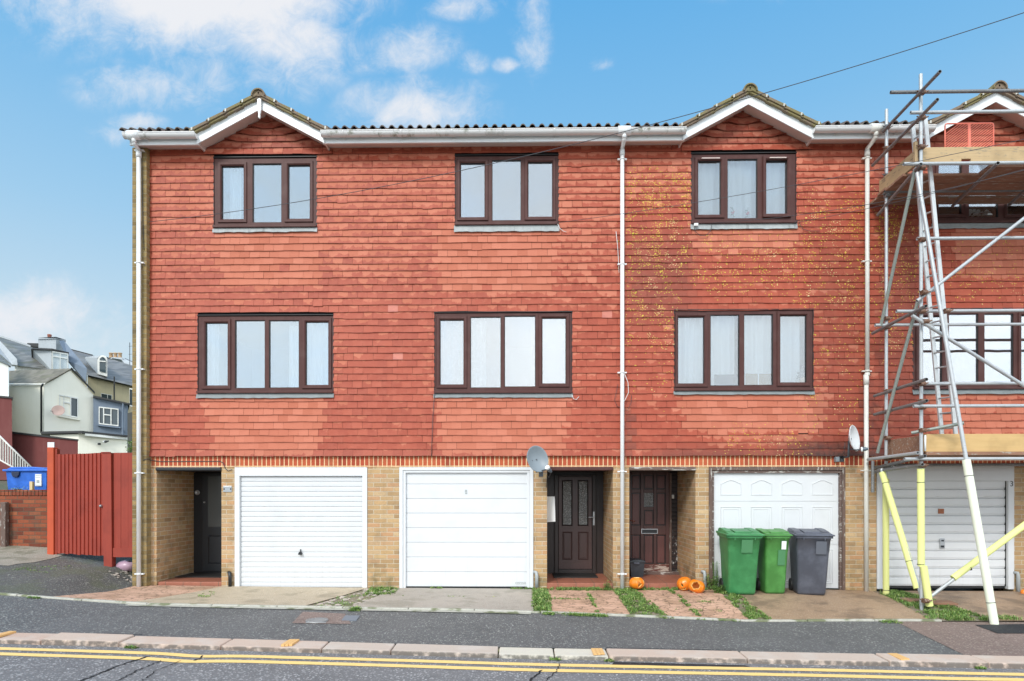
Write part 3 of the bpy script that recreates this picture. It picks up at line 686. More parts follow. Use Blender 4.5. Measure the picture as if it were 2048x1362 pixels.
# ---- gable tiling with angled end tiles
SL = .525
def zin(i, x): return 7.86 - SL * abs(x - GAB[i])
for i, gx0 in GAB.items():
    mb = tm[i]; r = 0; z0 = ZSOF
    put_tile(mb, (gx0 - 1.03, ZSOF + .05), (gx0 + 1.03, ZSOF + .05), (gx0 + .01, 7.86), (gx0 - .01, 7.86), -.008, -.008, clean=.2)
    lines = []
    n_c = 5
    for r in range(n_c + 1):
        zc = ZSOF + r * TH * .93
        hw = (7.86 - zc) / SL            # meets the slope here
        lines.append((zc, hw))
    def poly(r):
        zc, hw = lines[r]
        inner = hw - .36 if r else hw + .05
        if r == 0: return [(-hw - .05, zc), (hw + .05, zc)]
        inner = max(inner, .012)
        rise = .085
        out = inner + .30
        return [(-out, zc + rise), (-inner, zc), (inner, zc), (out, zc + rise)]
    for r in range(n_c + 1):
        cur = poly(r)
        def edge(pl, f_):  # sample the polyline at fraction
            L = [0]
            for a, b_ in zip(pl, pl[1:]): L.append(L[-1] + sqrt((b_[0] - a[0]) ** 2 + (b_[1] - a[1]) ** 2))
            d = f_ * L[-1]
            for q in range(len(pl) - 1):
                if d <= L[q + 1] + 1e-9:
                    k = (d - L[q]) / max(1e-9, L[q + 1] - L[q]); return (pl[q][0] + (pl[q + 1][0] - pl[q][0]) * k, pl[q][1] + (pl[q + 1][1] - pl[q][1]) * k)
            return pl[-1]
        yb, yt = -.048 - .004 * (r % 2), -.02
        def T(a, b_, c, d):
            f2 = lambda p: (GAB[i] + p[0], p[1])
            put_tile(mb, f2(a), f2(b_), f2(c), f2(d), yb, yt, clean=.32)
        if r == 0:
            n = int((cur[1][0] - cur[0][0]) / TW); hw = cur[1][0]
            for k in range(n):
                a = -hw + 2 * hw * k / n; b_ = -hw + 2 * hw * (k + 1) / n
                h = lambda x: max(0.0, min(TH * 1.1, 7.86 - SL * abs(x) - ZSOF))
                T((a + .002, ZSOF + .003), (b_ - .002, ZSOF + .003), (b_ - .002, ZSOF + h(b_)), (a + .002, ZSOF + h(a)))
            continue
        # centre tiles
        inner = cur[2][0]; zc = cur[1][1]
        n = max(1, round(2 * inner / TW))
        top = lambda x: min(zc + TH * 1.12, 7.86 - SL * abs(x))
        if r < n_c:
            for k in range(n):
                a = -inner + 2 * inner * k / n; b_ = -inner + 2 * inner * (k + 1) / n
                T((a + .002, zc), (b_ - .002, zc), (b_ - .002, top(b_)), (a + .002, top(a)))
            for sg in (-1, 1):   # two wedge tiles at each end, dropping toward the middle
                p0 = (sg * inner, zc); p2 = (sg * (inner + .30), zc + .085); p1 = ((p0[0] + p2[0]) / 2, (p0[1] + p2[1]) / 2)
                for (a, b_) in ((p0, p1), (p1, p2)):
                    ta = (a[0] * .93, min(a[1] + TH * 1.15, 7.86 - SL * abs(a[0] * .93))); tb = (b_[0] * .93, min(b_[1] + TH * 1.15, 7.86 - SL * abs(b_[0] * .93)))
                    q = [a, b_, tb, ta] if sg > 0 else [b_, a, ta, tb]
                    T(*q)
        else:
            z_ = zc - .02
            put_tile(mb, (GAB[i] - .001, z_), (GAB[i] + .001, z_), (GAB[i] + .17, z_ + .10), (GAB[i] - .17, z_ + .10), -.06, -.03, clean=.4)
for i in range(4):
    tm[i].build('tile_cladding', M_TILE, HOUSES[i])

# ---- structural walls, brick ground floor, porches
PZc = lambda px, py: PZ(px, py)
OPEN = [dict(porch=(PXx(313), PXx(443)), garage=(PXx(469.5), PXx(735)), gz=PZ(600, 1177)),
        dict(porch=(PXx(1094), PXx(1226)), garage=(PXx(798.5), PXx(1067)), gz=PZ(930, 1178)),
        dict(porch=(PXx(1258.5), PXx(1391)), garage=(PXx(1417.5), PXx(1690)), gz=PZ(1550, 1178)),
        dict(porch=(PXx(2062), PXx(2190)), garage=(PXx(1753), PXx(2027)), gz=PZ(1890, 1178))]
ZLIN = 1.925; ZFL = .055; ZB = -.45
for i in range(4):
    H = HOUSES[i]; x0, x1 = HBX[i], HBX[i + 1]; o = OPEN[i]
    if i == 0: x0 = PXx(302)
    mb = MB()
    a, b_ = o['porch']
    hs2 = sorted([o['porch'], o['garage']]); cuts = [x0 + (.001 if i else .0005)] + [v for h_ in hs2 for v in h_] + [x1 - .001]
    for q in range(0, 6, 2):
        p0, p1 = cuts[q], cuts[q + 1]
        if p1 - p0 < .02: continue
        mb = MB(); left_of = abs(p1 - a) < 1e-6; right_of = abs(p0 - b_) < 1e-6
        if left_of: poly_ = [(p0, 0), (p1, 0), (p1, PD), (p1 - .10, PD), (p1 - .10, .22), (p0, .22)] if p1 - p0 > .12 else [(p0, 0), (p1, 0), (p1, PD), (p0, PD)]
        elif right_of: poly_ = [(p0, 0), (p1, 0), (p1, .22), (p0 + .10, .22), (p0 + .10, PD), (p0, PD)] if p1 - p0 > .12 else [(p0, 0), (p1, 0), (p1, PD), (p0, PD)]
        else: poly_ = [(p0, 0), (p1, 0), (p1, .22), (p0, .22)]
        mb.prism([(x_, y_, ZB) for x_, y_ in poly_], (0, 0, ZS - ZB)); mb.build('brick_pier', M_BRICK, H)
    if i == 0:      # end wall and the projecting corner pier
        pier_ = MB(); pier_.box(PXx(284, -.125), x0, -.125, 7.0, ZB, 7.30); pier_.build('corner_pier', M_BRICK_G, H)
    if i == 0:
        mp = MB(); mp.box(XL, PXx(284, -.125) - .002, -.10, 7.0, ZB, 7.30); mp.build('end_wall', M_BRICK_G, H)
    ms = MB(); ms.box(x0 + .001, x1 - .001, -.006, .10, ZS + .001, ZT + .03); ms.build('soldier_course', M_SOLD, H)
    # upper wall behind the tiles
    mb = MB(); hs = [wd['r'] for wd in WINS[i]]
    wall_cells(mb, x0 + .002, x1 - .002, ZT - .03 + .06, 7.6, .012, .22, hs)
    if i in GAB: mb.prism([(GAB[i] - 1.2, .014, 7.6), (GAB[i] + 1.2, .014, 7.6), (GAB[i] + .45, .014, 7.84), (GAB[i], .014, 7.9), (GAB[i] - .45, .014, 7.84)], (0, .2, 0))
    mb.build('upper_wall', M_DARK, H)
    # rooms: back wall, party walls, floors
    mb = MB()
    mb.box(x0 + .003, x1 - .003, 3.8, 3.9, ZB, 7.45); mb.box(x0 + .004, x0 + .06, .225, 3.8, ZS, 7.4); mb.box(x1 - .06, x1 - .004, .225, 3.8, ZS, 7.4)
    for z in (2.12, 4.85, 7.3): mb.box(x0 + .06, x1 - .06, .23, 3.8, z, z + .12)
    mb.build('interior', M_ROOM if i != 3 else M_DARK, H)
    # porch ceiling, floor step
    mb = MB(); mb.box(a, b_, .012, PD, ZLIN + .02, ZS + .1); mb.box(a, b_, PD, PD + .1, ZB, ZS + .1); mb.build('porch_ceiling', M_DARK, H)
    mb = MB(); mb.box(a + .001, b_ - .001, -.02 if i else .03, PD, ZB, ZFL); st = mb.build('doorstep', M_QUARRY, H, bevel=.006)
    # lintel trim
    mb = MB(); mb.box(a - .002, b_ + .002, -.03, .06, ZLIN, ZS - .002)
    mb.build('porch_lintel', [M_BLACKP, M_WFRAME, M_OLDWOODX, M_BLACKP][i], H, bevel=.012)

# ---- windows
def frame_mesh(wd, Y0=-.022, Y1=.055):
    x0, x1, z0, z1 = wd['r']; mb = MB(); G = [(PXx(g[0], 0), PXx(g[2], 0), PZ((g[0] + g[2]) / 2, g[3]), PZ((g[0] + g[2]) / 2, g[1]), g[4]) for g in wd['g']]
    e = [x0] + [v for g in G for v in (g[0], g[1])] + [x1]
    for k in range(0, len(e), 2): mb.box(e[k], e[k + 1], Y0, Y1, z0, z1)
    for g in G: mb.box(g[0], g[1], Y0, Y1, g[3], z1); mb.box(g[0], g[1], Y0, Y1, z0, g[2])
    return mb, G
for i in range(4):
    H = HOUSES[i]
    for wi, wd in enumerate(WINS[i]):
        x0, x1, z0, z1 = wd['r']; mb, G = frame_mesh(wd)
        W = mb.build('window', M_WFRAME, H)
        upper = wi == 0
        # dark outer edge trim
        mb = MB(); mb.box(x0 - .012, x0 - .001, -.035, .03, z0, z1 + .01); mb.box(x1 + .001, x1 + .012, -.035, .03, z0, z1 + .01); mb.box(x0 - .012, x1 + .012, -.045, .03, z1 + .0101, z1 + .022)
        mb.build('edge_trim', M_GASKET, W)
        # sill and lead apron
        mb = MB(); mb.box(x0 - .01, x1 + .01, -.075, -.0221, z0 - .012, z0 + .026); mb.build('sill', M_WFRAME, W, bevel=.005)
        fz = wd['flz']; mb = MB(); n = 24
        rows = [[(x0 + (x1 - x0) * k / n - .02 + .04 * (k / n), -.040, z0 - .0125) for k in range(n + 1)],
                [(x0 + (x1 - x0) * k / n - .02 + .04 * (k / n), -.058 + rr.uniform(-.002, .002), fz + .012 + rr.uniform(-.004, .004)) for k in range(n + 1)],
                [(x0 + (x1 - x0) * k / n - .02 + .04 * (k / n), -.066 + rr.uniform(-.003, .003), fz + rr.uniform(-.006, .006)) for k in range(n + 1)]]
        mb.sheet(rows[::-1]); mb.build('lead_apron', M_LEAD if upper else M_LEAD2, W)
        for gi, g in enumerate(G):
            gx0, gx1, gz0, gz1, cas = g
            if cas:
                mb = MB(); e = .058; Y0, Y1 = -.042, -.018
                if i == 2 and upper and gi == 2: Y0, Y1 = -.060, -.030      # a casement left slightly open
                lo = max(x0 + .006, gx0 - e); hi = min(x1 - .006, gx1 + e); bz = max(z0 + .03, gz0 - .062); tz = min(z1 - .008, gz1 + .062)
                # mitred ring
                O = [(lo, bz), (hi, bz), (hi, tz), (lo, tz)]; N = [(gx0 + .003, gz0 + .003), (gx1 - .003, gz0 + .003), (gx1 - .003, gz1 - .003), (gx0 + .003, gz1 - .003)]
                for k in range(4):
                    j = (k + 1) % 4
                    c_ = .012
                    def lerp(a, b_, t_): return (a[0] + (b_[0] - a[0]) * t_, a[1] + (b_[1] - a[1]) * t_)
                    mo = lerp(O[k], N[k], .16), lerp(O[j], N[j], .16); mi_ = lerp(O[k], N[k], .72), lerp(O[j], N[j], .72)
                    v = lambda p, y: (p[0], y, p[1])
                    mb.face([v(O[k], Y1), v(O[j], Y1), v(mo[1], Y0), v(mo[0], Y0)]); mb.face([v(mo[0], Y0), v(mo[1], Y0), v(mi_[1], Y0), v(mi_[0], Y0)])
                    mb.face([v(mi_[0], Y0), v(mi_[1], Y0), v(N[j], Y0 + .016), v(N[k], Y0 + .016)]); mb.face([v(N[k], Y0 + .016), v(N[j], Y0 + .016), v(N[j], .02), v(N[k], .02)])
                mb.build('sash', M_WFRAME, W)
            # gasket ring
            mb = MB(); q = .009
            mb.box(gx0, gx0 + q, -.012, .004, gz0, gz1); mb.box(gx1 - q, gx1, -.012, .004, gz0, gz1); mb.box(gx0 + q, gx1 - q, -.012, .004, gz1 - q, gz1); mb.box(gx0 + q, gx1 - q, -.012, .004, gz0, gz0 + q)
            mb.build('gasket', M_GASKET, W)
            mb = MB(); mb.box(gx0 + .001, gx1 - .001, .006, .012, gz0 + .001, gz1 - .001); mb.build('pane', M_GLASS_DIM if (i == 3 and upper) else M_GLASS_MID if i == 2 else M_GLASS, W)
        if i == 2 and upper:
            for gi in (0, 2):
                g = G[gi]; mb = MB(); mb.box(g[0] + .05 if gi == 0 else g[0] + .05, g[1] - .03, -.075, -.058, g[3] + .012, g[3] + .028); mb.build('trickle_vent', M_SOFFIT, W, bevel=.003)
        def curtain(xa_, xb_, z_a, z_b, m=M_CURT, fold=.09, Y=.13, amp=.022, seed=0):
            mb = MB(); n = max(8, int((xb_ - xa_) / .012)); ph = seed * 1.3
            xs = [xa_ + (xb_ - xa_) * k / n for k in range(n + 1)]
            yy = lambda x: Y + amp * sin(x * 2 * pi / fold + ph) + amp * .6 * sin(x * 2 * pi / (fold * 1.9) + ph * 2)
            mb.sheet([[(x, yy(x) * 1.0, z_a) for x in xs], [(x, yy(x + .006), (z_a + z_b) / 2) for x in xs], [(x, yy(x), z_b) for x in xs]]); mb.build('curtain', m, W)
        if i == 0 and upper: curtain(G[0][0] + .09, G[0][0] + .27, z0, z1 - .12, fold=.06)
        if i == 0 and not upper:
            curtain(G[0][0] - .03, G[0][0] + .14, z0, z1 - .1, fold=.07); curtain(G[2][1] - .22, G[2][1] + .02, z0, z1 - .12, fold=.08); curtain(G[3][0] - .03, G[3][1] + .02, z0, z1 - .03, fold=.11, seed=2)
        if i == 1 and upper: curtain(G[0][0] - .01, G[0][0] + .012, z0, z1, amp=.002)
        if i == 1 and not upper: curtain(G[0][0] - .05, G[0][1] + .05, z0, z1, M_LACE, fold=.16); curtain(G[1][0] - .03, G[1][0] + .25, z0, z1, M_LACE, fold=.16)
        if i == 2 and upper:
            for k, g in enumerate(G): curtain(g[0] - .03, g[1] + .05, z0, z1, fold=.17, amp=.016, seed=k)
        if i == 2 and not upper:
            curtain(G[0][0] - .03, G[0][1] + .05, z0, z1, fold=.14, seed=1); curtain(G[1][0] - .03, G[1][1] - .03, z0, z1, fold=.17, seed=2)
            curtain(G[2][0] + .05, G[2][1] + .05, z0, z1, fold=.16, seed=3); curtain(G[3][0] - .02, G[3][1] - .05, z0, z1, fold=.18, seed=4)

# ---- eaves: fascia, soffit, bargeboards, roof
def eaves_spans(i):
    a, b_ = HBX[i], HBX[i + 1]
    if i == 0: a = PXx(258, -.3)
    if i in GAB: return [(a, GAB[i] - 1.02), (GAB[i] + 1.02, b_)]
    return [(a, b_)]
YE = -.28; GZ = 7.367
for i in range(4):
    H = HOUSES[i]
    for (a, b_) in eaves_spans(i):
        mf = MB(); mso = MB(); mg = MB()
        mf.box(a, b_, YE, YE + .02, ZF, 7.45)
        mf.box(a, b_, YE - .006, YE + .028, ZF - .012, ZF)                   # drip lip
        mso.prism([(a, YE + .02, ZF + .003), (b_, YE + .02, ZF + .003), (b_, .012, ZSOF + .004), (a, .012, ZSOF + .004)], (0, 0, .012))
        # gutter trough
        n = 10; ga = a - (.04 if (i == 0 and a < -6) else 0); gb = b_
        prof = [(-.352 + .066 * cos(pi + pi * k / n), GZ + .066 * sin(pi + pi * k / n)) for k in range(n + 1)]; prof_i = [(-.352 + .060 * cos(pi + pi * k / n), GZ + .002 + .060 * sin(pi + pi * k / n)) for k in range(n + 1)]
        mg.sheet([[(ga, y, z) for y, z in prof], [(gb, y, z) for y, z in prof]]); mg.sheet([[(gb, y, z) for y, z in prof_i], [(ga, y, z) for y, z in prof_i]])
        mg.box(ga, gb, -.424, -.412, GZ, GZ + .011); mg.box(ga, gb, -.292, -.284, GZ, GZ + .011)
        for xe in (ga, gb): mg.prism([(xe - .003, y, z) for y, z in prof], (.006, 0, 0))
        nb = int((gb - ga) / .82) + 1
        for k in range(nb):
            xx = ga + .35 + k * .82
            if xx > gb - .05: break
            pr = [(-.352 + .073 * cos(pi + pi * q / n), GZ + .073 * sin(pi + pi * q / n)) for q in range(n + 1)]
            mg.sheet([[(xx, y, z) for y, z in pr], [(xx + .022, y, z) for y, z in pr]]); mg.box(xx, xx + .022, -.30, YE - .001, 7.29, 7.35)
        mf.build('fascia', M_WHITE2, H); mso.build('soffit', M_SOFFIT, H); mg.build('gutter', M_GUTTER, H)
    if i in GAB:
        c = GAB[i]; mbg = MB(); ms2 = MB(); mv = MB(); CL = []
        for sg in (-1, 1):
            za = lambda x: 7.972 - .537 * abs(x); zb = lambda x: 7.80 - .525 * abs(x)
            xf = 1.045
            pts = [(c, YE - .02, za(0)), (c + sg * xf, YE - .02, za(xf)), (c + sg * xf, YE - .02, ZF - .012), (c, YE - .02, zb(0))]
            mbg.prism(pts, (0, .02, 0))
            mbg.prism([(c, YE - .03, za(0) + .004), (c + sg * xf, YE - .03, za(xf) + .004), (c + sg * xf, YE - .03, za(xf) - .018), (c, YE - .03, za(0) - .018)], (0, .0099, 0))
            ms2.prism([(c, YE, zb(0) + .004), (c + sg * (xf + .02), YE, zb(xf + .02) + .004), (c + sg * (xf + .02), .012, zb(xf + .02) + .064), (c, .012, zb(0) + .064)], (0, 0, .012))
            ms2.box(c + sg * (xf - .012), c + sg * (xf + .012), YE + .02, .012, ZF - .0, ZF + .17)
            # verge tiles, lapped up the slope, run back over the gable roof
            nt = 4; L = 1.10
            for k in range(nt):
                xa2 = L * k / nt - .02; xb2 = L * (k + 1) / nt + .03
                q = lambda x, d: (c + sg * x, 7.978 - .537 * x + d)
                ta, tb = q(xa2, .008), q(xb2, .020); ua, ub = q(xa2, .058), q(xb2, .078)
                y0 = -.375
                mv.prism([(ta[0], y0, ta[1]), (tb[0], y0, tb[1]), (ub[0], y0, ub[1]), (ua[0], y0, ua[1])], (0, 2.2, 0))
                mv.prism([(ta[0], y0 + .02, ta[1] - .035), (tb[0], y0 + .02, tb[1] - .04), (tb[0], y0 + .02, tb[1] + .001), (ta[0], y0 + .02, ta[1] + .001)], (0, .08, 0))
                if k < nt - 1 or True:
                    cx_ = q(xb2 - .045, .02); mcl = MB(); mcl.prism([(cx_[0] - .012, y0 - .008, cx_[1] + .005), (cx_[0] + .012, y0 - .008, cx_[1] + .005), (cx_[0] + .016, y0 - .008, cx_[1] + .050), (cx_[0] - .008, y0 - .008, cx_[1] + .050)], (0, .012, 0)); CL.append(mcl)
        mbg.build('bargeboard', M_WHITE2, H); ms2.build('gable_soffit', M_SOFFIT, H)
        vt = mv.build('gable_roof', M_VERGE, H, bevel=.008)
        for q_ in CL: q_.build('verge_clip', M_CLIP, vt)
        mr = MB(); n = 12
        for (ya, yb_, rad) in ((-.40, .05, .115), (.04, .50, .108), (.49, 1.0, .115), (.99, 1.7, .108)):
            o_ = [(c + rad * cos(pi * k / n), 7.965 + rad * sin(pi * k / n)) for k in range(n + 1)]; i_ = [(c + (rad - .02) * cos(pi * k / n), 7.965 + (rad - .02) * sin(pi * k / n)) for k in range(n, -1, -1)]
            mr.prism([(x, ya, z) for x, z in o_ + i_], (0, yb_ - ya, 0))
            mr.prism([(x, ya + .03, z) for x, z in i_], (0, .01, 0))
        mr.build('ridge_tile', M_VERGE, vt)
        if i == 0:
            mfn = MB(); ap = 7.972
            mfn.prism([(c - .035, -.345, ap + .002), (c + .035, -.345, ap + .002), (c + .028, -.345, ap - .20), (c + .012, -.345, ap - .30), (c + .018, -.345, ap - .32), (c, -.345, ap - .355), (c - .018, -.345, ap - .32), (c - .012, -.345, ap - .30), (c - .028, -.345, ap - .20)], (0, .034, 0))
            mfn.build('finial', M_WHITE2, H, bevel=.004)
    # pantiled main roof
    mr = MB(); a = HBX[i] - (.16 if i == 0 else 0); b_ = HBX[i + 1]; pitch = .435; pw = .1515
    nx = int((b_ - a) / pw); step = .34
    for rw in range(14):
        y0 = -.345 + rw * step * .92; y1 = y0 + step; zb_ = 7.435 + rw * step * .92 * pitch
        xs = []; 
        for k in range(nx + 1):
            for q in range(14):
                f_ = q / 14; x = a + (k + f_) * pw
                if x > b_: break
                h = .046 * max(0, sin(pi * f_ / .62)) ** .6 if f_ < .62 else -.006
                xs.append((x, h))
        if i in GAB and rw < 4: xs = [(x, h) for x, h in xs]
        seg = [[]]
        for x, h in xs:
            lim = 1.0 if i in GAB else -1
            if i in GAB and rw < 2 and abs(x - GAB[i]) < lim - rw * .25: 
                if seg[-1]: seg.append([])
                continue
            seg[-1].append((x, h))
        for sg_ in seg:
            if len(sg_) < 2: continue
            up = [(x, y0, zb_ + h + .014) for x, h in sg_]; lo = [(x, y0, zb_ + h - .004) for x, h in sg_]; bk = [(x, y1, zb_ + step * pitch + h - .004) for x, h in sg_]
            mr.sheet([up, bk]); mr.sheet([lo, up], False)
    mr.build('roof', M_ROOF, H)
    mu = MB(); mu.prism([(a, .03, 7.42 + .27 * pitch), (a, 4.0, 7.42 + 4.27 * pitch), (a, 4.0, 7.46), (a, 0.03, 7.50)], (b_ - a - .002, 0, 0)); mu.prism([(a, 4.0, 7.42 + 4.27 * pitch), (a, 8.0, 7.5), (a, 8.0, 7.3), (a, 4.0, 7.3)], (b_ - a - .002, 0, 0)); mu.build('roof_deck', M_FELT, H)
    mb = MB(); mb.box(HBX[i] + .01, HBX[i + 1] - .01, 6.9, 7.0, ZB, 7.5); mb.build('rear_wall', M_BRICK, H)

# ---- downpipes (parts of the house they drain)
def pipe(pts, r=.034): mb = MB(); mb.path(pts, r, 12); return mb
def downpipe(H, px, top, bot, knee, m, topx, spx=None, lowpx=None):
    Yp = -.10 if H is not HOUSES[0] else -.175
    x = PXx(px, Yp); xt = PXx(topx, -.352); zt = 7.345; mb = MB()
    mb.path([(xt, -.352, zt - .02), (xt, -.352, zt - .11)], .036, 12)
    mb.path([(xt, -.352, zt - .09), (xt, -.35, zt - .12), (x, Yp, PZ(px, knee, Yp) + .03), (x, Yp, PZ(px, knee, Yp) - .03)], .033, 12)
    mb.path([(x, Yp, PZ(px, knee, Yp)), (x, Yp, PZ(px, knee, Yp) - .10)], .042, 12)
    zb_ = PZ(px, bot, Yp)
    if lowpx:
        zj = PZ(px, lowpx[1], Yp); x2 = PXx(lowpx[0], Yp); mb.path([(x, Yp, PZ(px, knee, Yp)), (x, Yp, zj)], .033, 12); mb.path([(x, Yp, zj + .05), (x, Yp, zj)], .041, 12); mb.path([(x2, Yp, zj + .02), (x2, Yp, zj - .14)], .042, 12); mb.path([(x2, Yp, zj), (x2, Yp, zb_)], .034, 12)
    else: mb.path([(x, Yp, PZ(px, knee, Yp)), (x, Yp, zb_)], .033, 12); x2 = x
    mb.path([(xt - .1, -.352, 7.360), (xt + .1, -.352, 7.360)], .072, 12)
    d = mb.build('downpipe', m, H)
    for py in spx:
        mb = MB()
        z = PZ(px, py, Yp); xx = x2 if (lowpx and py > lowpx[1]) else x
        mb.path([(xx, Yp, z - .012), (xx, Yp, z + .012)], .039, 12); mb.box(xx - .075, xx + .075, -.058 if Yp > -.12 else -.128, Yp - .0, z - .010, z + .010)
        mb.build('pipe_bracket', m, d)
downpipe(HOUSES[0], 277.5, 0, 1173, 303, M_WHITE2, 268, spx=[300, 525, 738, 946, 1148])
downpipe(HOUSES[1], 1244.5, 0, 1178, 299, M_WHITE2, 1248.5, spx=[318, 528, 745, 943, 1148])
downpipe(HOUSES[2], 1734.5, 0, 1184, 301, M_CREAMW, 1752, spx=[316, 522, 742, 941], lowpx=(1732.5, 752))

# ---- garage doors
def rail_frame(mb, x0, x1, z0, z1, w_, top, y0, y1):
    mb.box(x0, x0 + w_, y0, y1, z0, z1 - top); mb.box(x1 - w_, x1, y0, y1, z0, z1 - top); mb.box(x0, x1, y0, y1, z1 - top, z1)
# house 1: ribbed up-and-over door
H = HOUSES[0]; o = OPEN[0]; gx0, gx1 = o['garage']; gz = o['gz']
mb = MB(); rail_frame(mb, gx0 + .003, gx1 - .003, gz, ZS - .004, .082, .145, -.015, .06); mb.build('garage_frame', M_WHITE, H, bevel=.004)
lx0, lx1, lz0, lz1 = PXx(480.5), PXx(727), gz + .012, PZ(603, 953)
mb = MB(); mb.box(lx0 - .018, lx1 + .018, .045, .065, lz0, lz1 + .01)
n = 22; rh = (lz1 - lz0) / n
for k in range(n):
    a = lz0 + k * rh
    mb.prism([(lx0, .044, a + .003), (lx0, .031, a + .009), (lx0, .028, a + rh * .5), (lx0, .027, a + rh - .012), (lx0, .044, a + rh - .001)], (lx1 - lx0, 0, 0))
mb.box(lx0 - .012, lx0 - .004, .02, .05, lz0, lz1); mb.box(lx1 + .004, lx1 + .012, .02, .05, lz0, lz1)
g = mb.build('garage_door', M_WHITE, H)
mb = MB(); hx = PXx(600.5); hz = PZ(600, 1106); mb.prism([(hx - .03, -.02, hz - .028), (hx + .028, -.02, hz - .030), (hx + .034, -.02, hz - .012), (hx + .01, -.02, hz + .028), (hx - .006, -.02, hz + .028), (hx - .034, -.02, hz - .012)], (0, .045, 0)); mb.box(hx - .006, hx + .006, .0, .03, hz + .028, hz + .062); mb.build('handle', M_BLACKP, g, bevel=.006)
# house 2: sectional door
H = HOUSES[1]; o = OPEN[1]; gx0, gx1 = o['garage']; gz = o['gz']
mb = MB(); rail_frame(mb, gx0 + .003, gx1 - .003, gz, ZS - .004, .06, .05, -.02, .05); rail_frame(mb, gx0 + .064, gx1 - .064, gz, ZS - .055, .045, .04, -.005, .055); mb.build('garage_frame', M_WHITE, H, bevel=.004)
lx0, lx1, lz0, lz1 = PXx(811.5), PXx(1055), PZ(930, 1174), PZ(930, 944.5)
mb = MB(); cuts = [lz1] + [PZ(930, p_) for p_ in (967.8, 997, 1026.4, 1055.8, 1085, 1114.5, 1144)] + [lz0]
for a, b_ in zip(cuts, cuts[1:]):
    mb.prism([(lx0, .050, b_ + .0015), (lx0, .0375, b_ + .006), (lx0, .0365, (a + b_) / 2), (lx0, .0375, a - .006), (lx0, .050, a - .0015)], (lx1 - lx0, 0, 0))
mb.box(lx0 - .02, lx1 + .02, .0495, .075, lz0, lz1)
g = mb.build('garage_door', M_WHITE, H)
mb = MB(); mb.box(lx0, lx1, .045, .06, lz0 - .03, lz0 - .002); mb.box(lx1 + .002, lx1 + .010, .030, .06, lz0, lz1); mb.box(lx0 - .010, lx0 - .002, .030, .06, lz0, lz1); mb.build('seal_and_shade', M_RUBBER, g)  # bottom strip is the shadow under the door, modelled in black
def text(s, size, loc, m, name='lettering', parent=None, rot=(R(90), 0, 0), ext=.001, al='CENTER', sx=1.0):
    cu = bpy.data.curves.new(name, 'FONT'); cu.body = s; cu.size = size; cu.extrude = ext; cu.align_x = al; cu.align_y = 'CENTER'
    to = bpy.data.objects.new('tmp', cu); col.objects.link(to); bpy.context.view_layer.update()
    me = bpy.data.meshes.new_from_object(to.evaluated_get(bpy.context.evaluated_depsgraph_get())); col.objects.unlink(to); bpy.data.objects.remove(to)
    ob = bpy.data.objects.new(name, me); me.materials.clear(); me.materials.append(m); col.objects.link(ob); ob.rotation_euler = rot; ob.scale = (sx, 1, 1)
    root = parent
    while root is not None and root.parent: root = root.parent
    ob.location = Vector(loc) - (root.location if root else Vector((0, 0, 0)))
    if parent: ob.parent = parent
    return ob
mb = MB(); nx_ = PXx(1041); nz_ = PZ(1041, 1166.5); mb.box(nx_ - .082, nx_ + .082, .031, .036, nz_ - .016, nz_ + .016); pl = mb.build('name_plate', M_GREYBOX, g); 
mb = MB(); mb.box(nx_ - .080, nx_ + .080, .0290, .0312, nz_ - .014, nz_ + .014); mb.build('name_plate_face', M_STICK, g)
text('HORMANN', .031, (nx_, .0285, nz_), M_INK, parent=g)
mb = MB(); mb.box(PXx(931.7) - .02, PXx(931.7) + .018, .031, .036, PZ(931, 984) , PZ(931, 979.4)); mb.box(PXx(931.7) - .016, PXx(931.7) + .02, .031, .036, PZ(931, 988) , PZ(931, 985)); mb.build('door_number', M_PVCG, g)
# house 3: raised-panel door in peeling brown frame
H = HOUSES[2]; o = OPEN[2]; gx0, gx1 = o['garage']; gz = o['gz']
mb = MB(); rail_frame(mb, gx0 + .003, gx1 - .003, ZB, ZS - .004, .05, .055, -.025, .05); mb.build('garage_frame', M_OLDWOOD, H, bevel=.006)
mb = MB(); rail_frame(mb, gx0 + .054, gx1 - .054, ZB, ZS - .060, .032, .045, -.002, .05); mb.build('inner_frame', M_OLDWOODX, H, bevel=.004)
lx0, lx1, lz0, lz1 = PXx(1429), PXx(1679), PZ(1550, 1177), PZ(1550, 946)
mb = MB(); zc1, zc2 = PZ(1550, 1002.5), PZ(1550, 1089)
for a, b_ in ((lz1, zc1), (zc1, zc2), (zc2, lz0)): mb.box(lx0, lx1, .040, .065, b_ + .002, a - .002)
mb.box(lx0 - .01, lx1 + .01, .066, .075, lz0, lz1)
def ring(mb, pts, w_, y0, h_):
    n = len(pts); cx = sum(p[0] for p in pts) / n; cz = sum(p[1] for p in pts) / n
    inn = []
    for k in range(n):
        a, b_, c = pts[k - 1], pts[k], pts[(k + 1) % n]
        d1 = Vector((b_[0] - a[0], b_[1] - a[1])).normalized(); d2 = Vector((c[0] - b_[0], c[1] - b_[1])).normalized()
        nn = Vector((-(d1.y + d2.y), d1.x + d2.x)).normalized(); s_ = w_ / max(.35, nn.dot(Vector((-d1.y, d1.x))))
        inn.append((b_[0] + nn.x * s_, b_[1] + nn.y * s_))
    mid = [((p[0] + q[0]) / 2, (p[1] + q[1]) / 2) for p, q in zip(pts, inn)]
    for k in range(n):
        j = (k + 1) % n; v = lambda p, y: (p[0], y, p[1])
        mb.face([v(pts[k], y0), v(pts[j], y0), v(mid[j], y0 - h_), v(mid[k], y0 - h_)]); mb.face([v(mid[k], y0 - h_), v(mid[j], y0 - h_), v(inn[j], y0), v(inn[k], y0)])
    return inn
cw = (lx1 - lx0) / 4
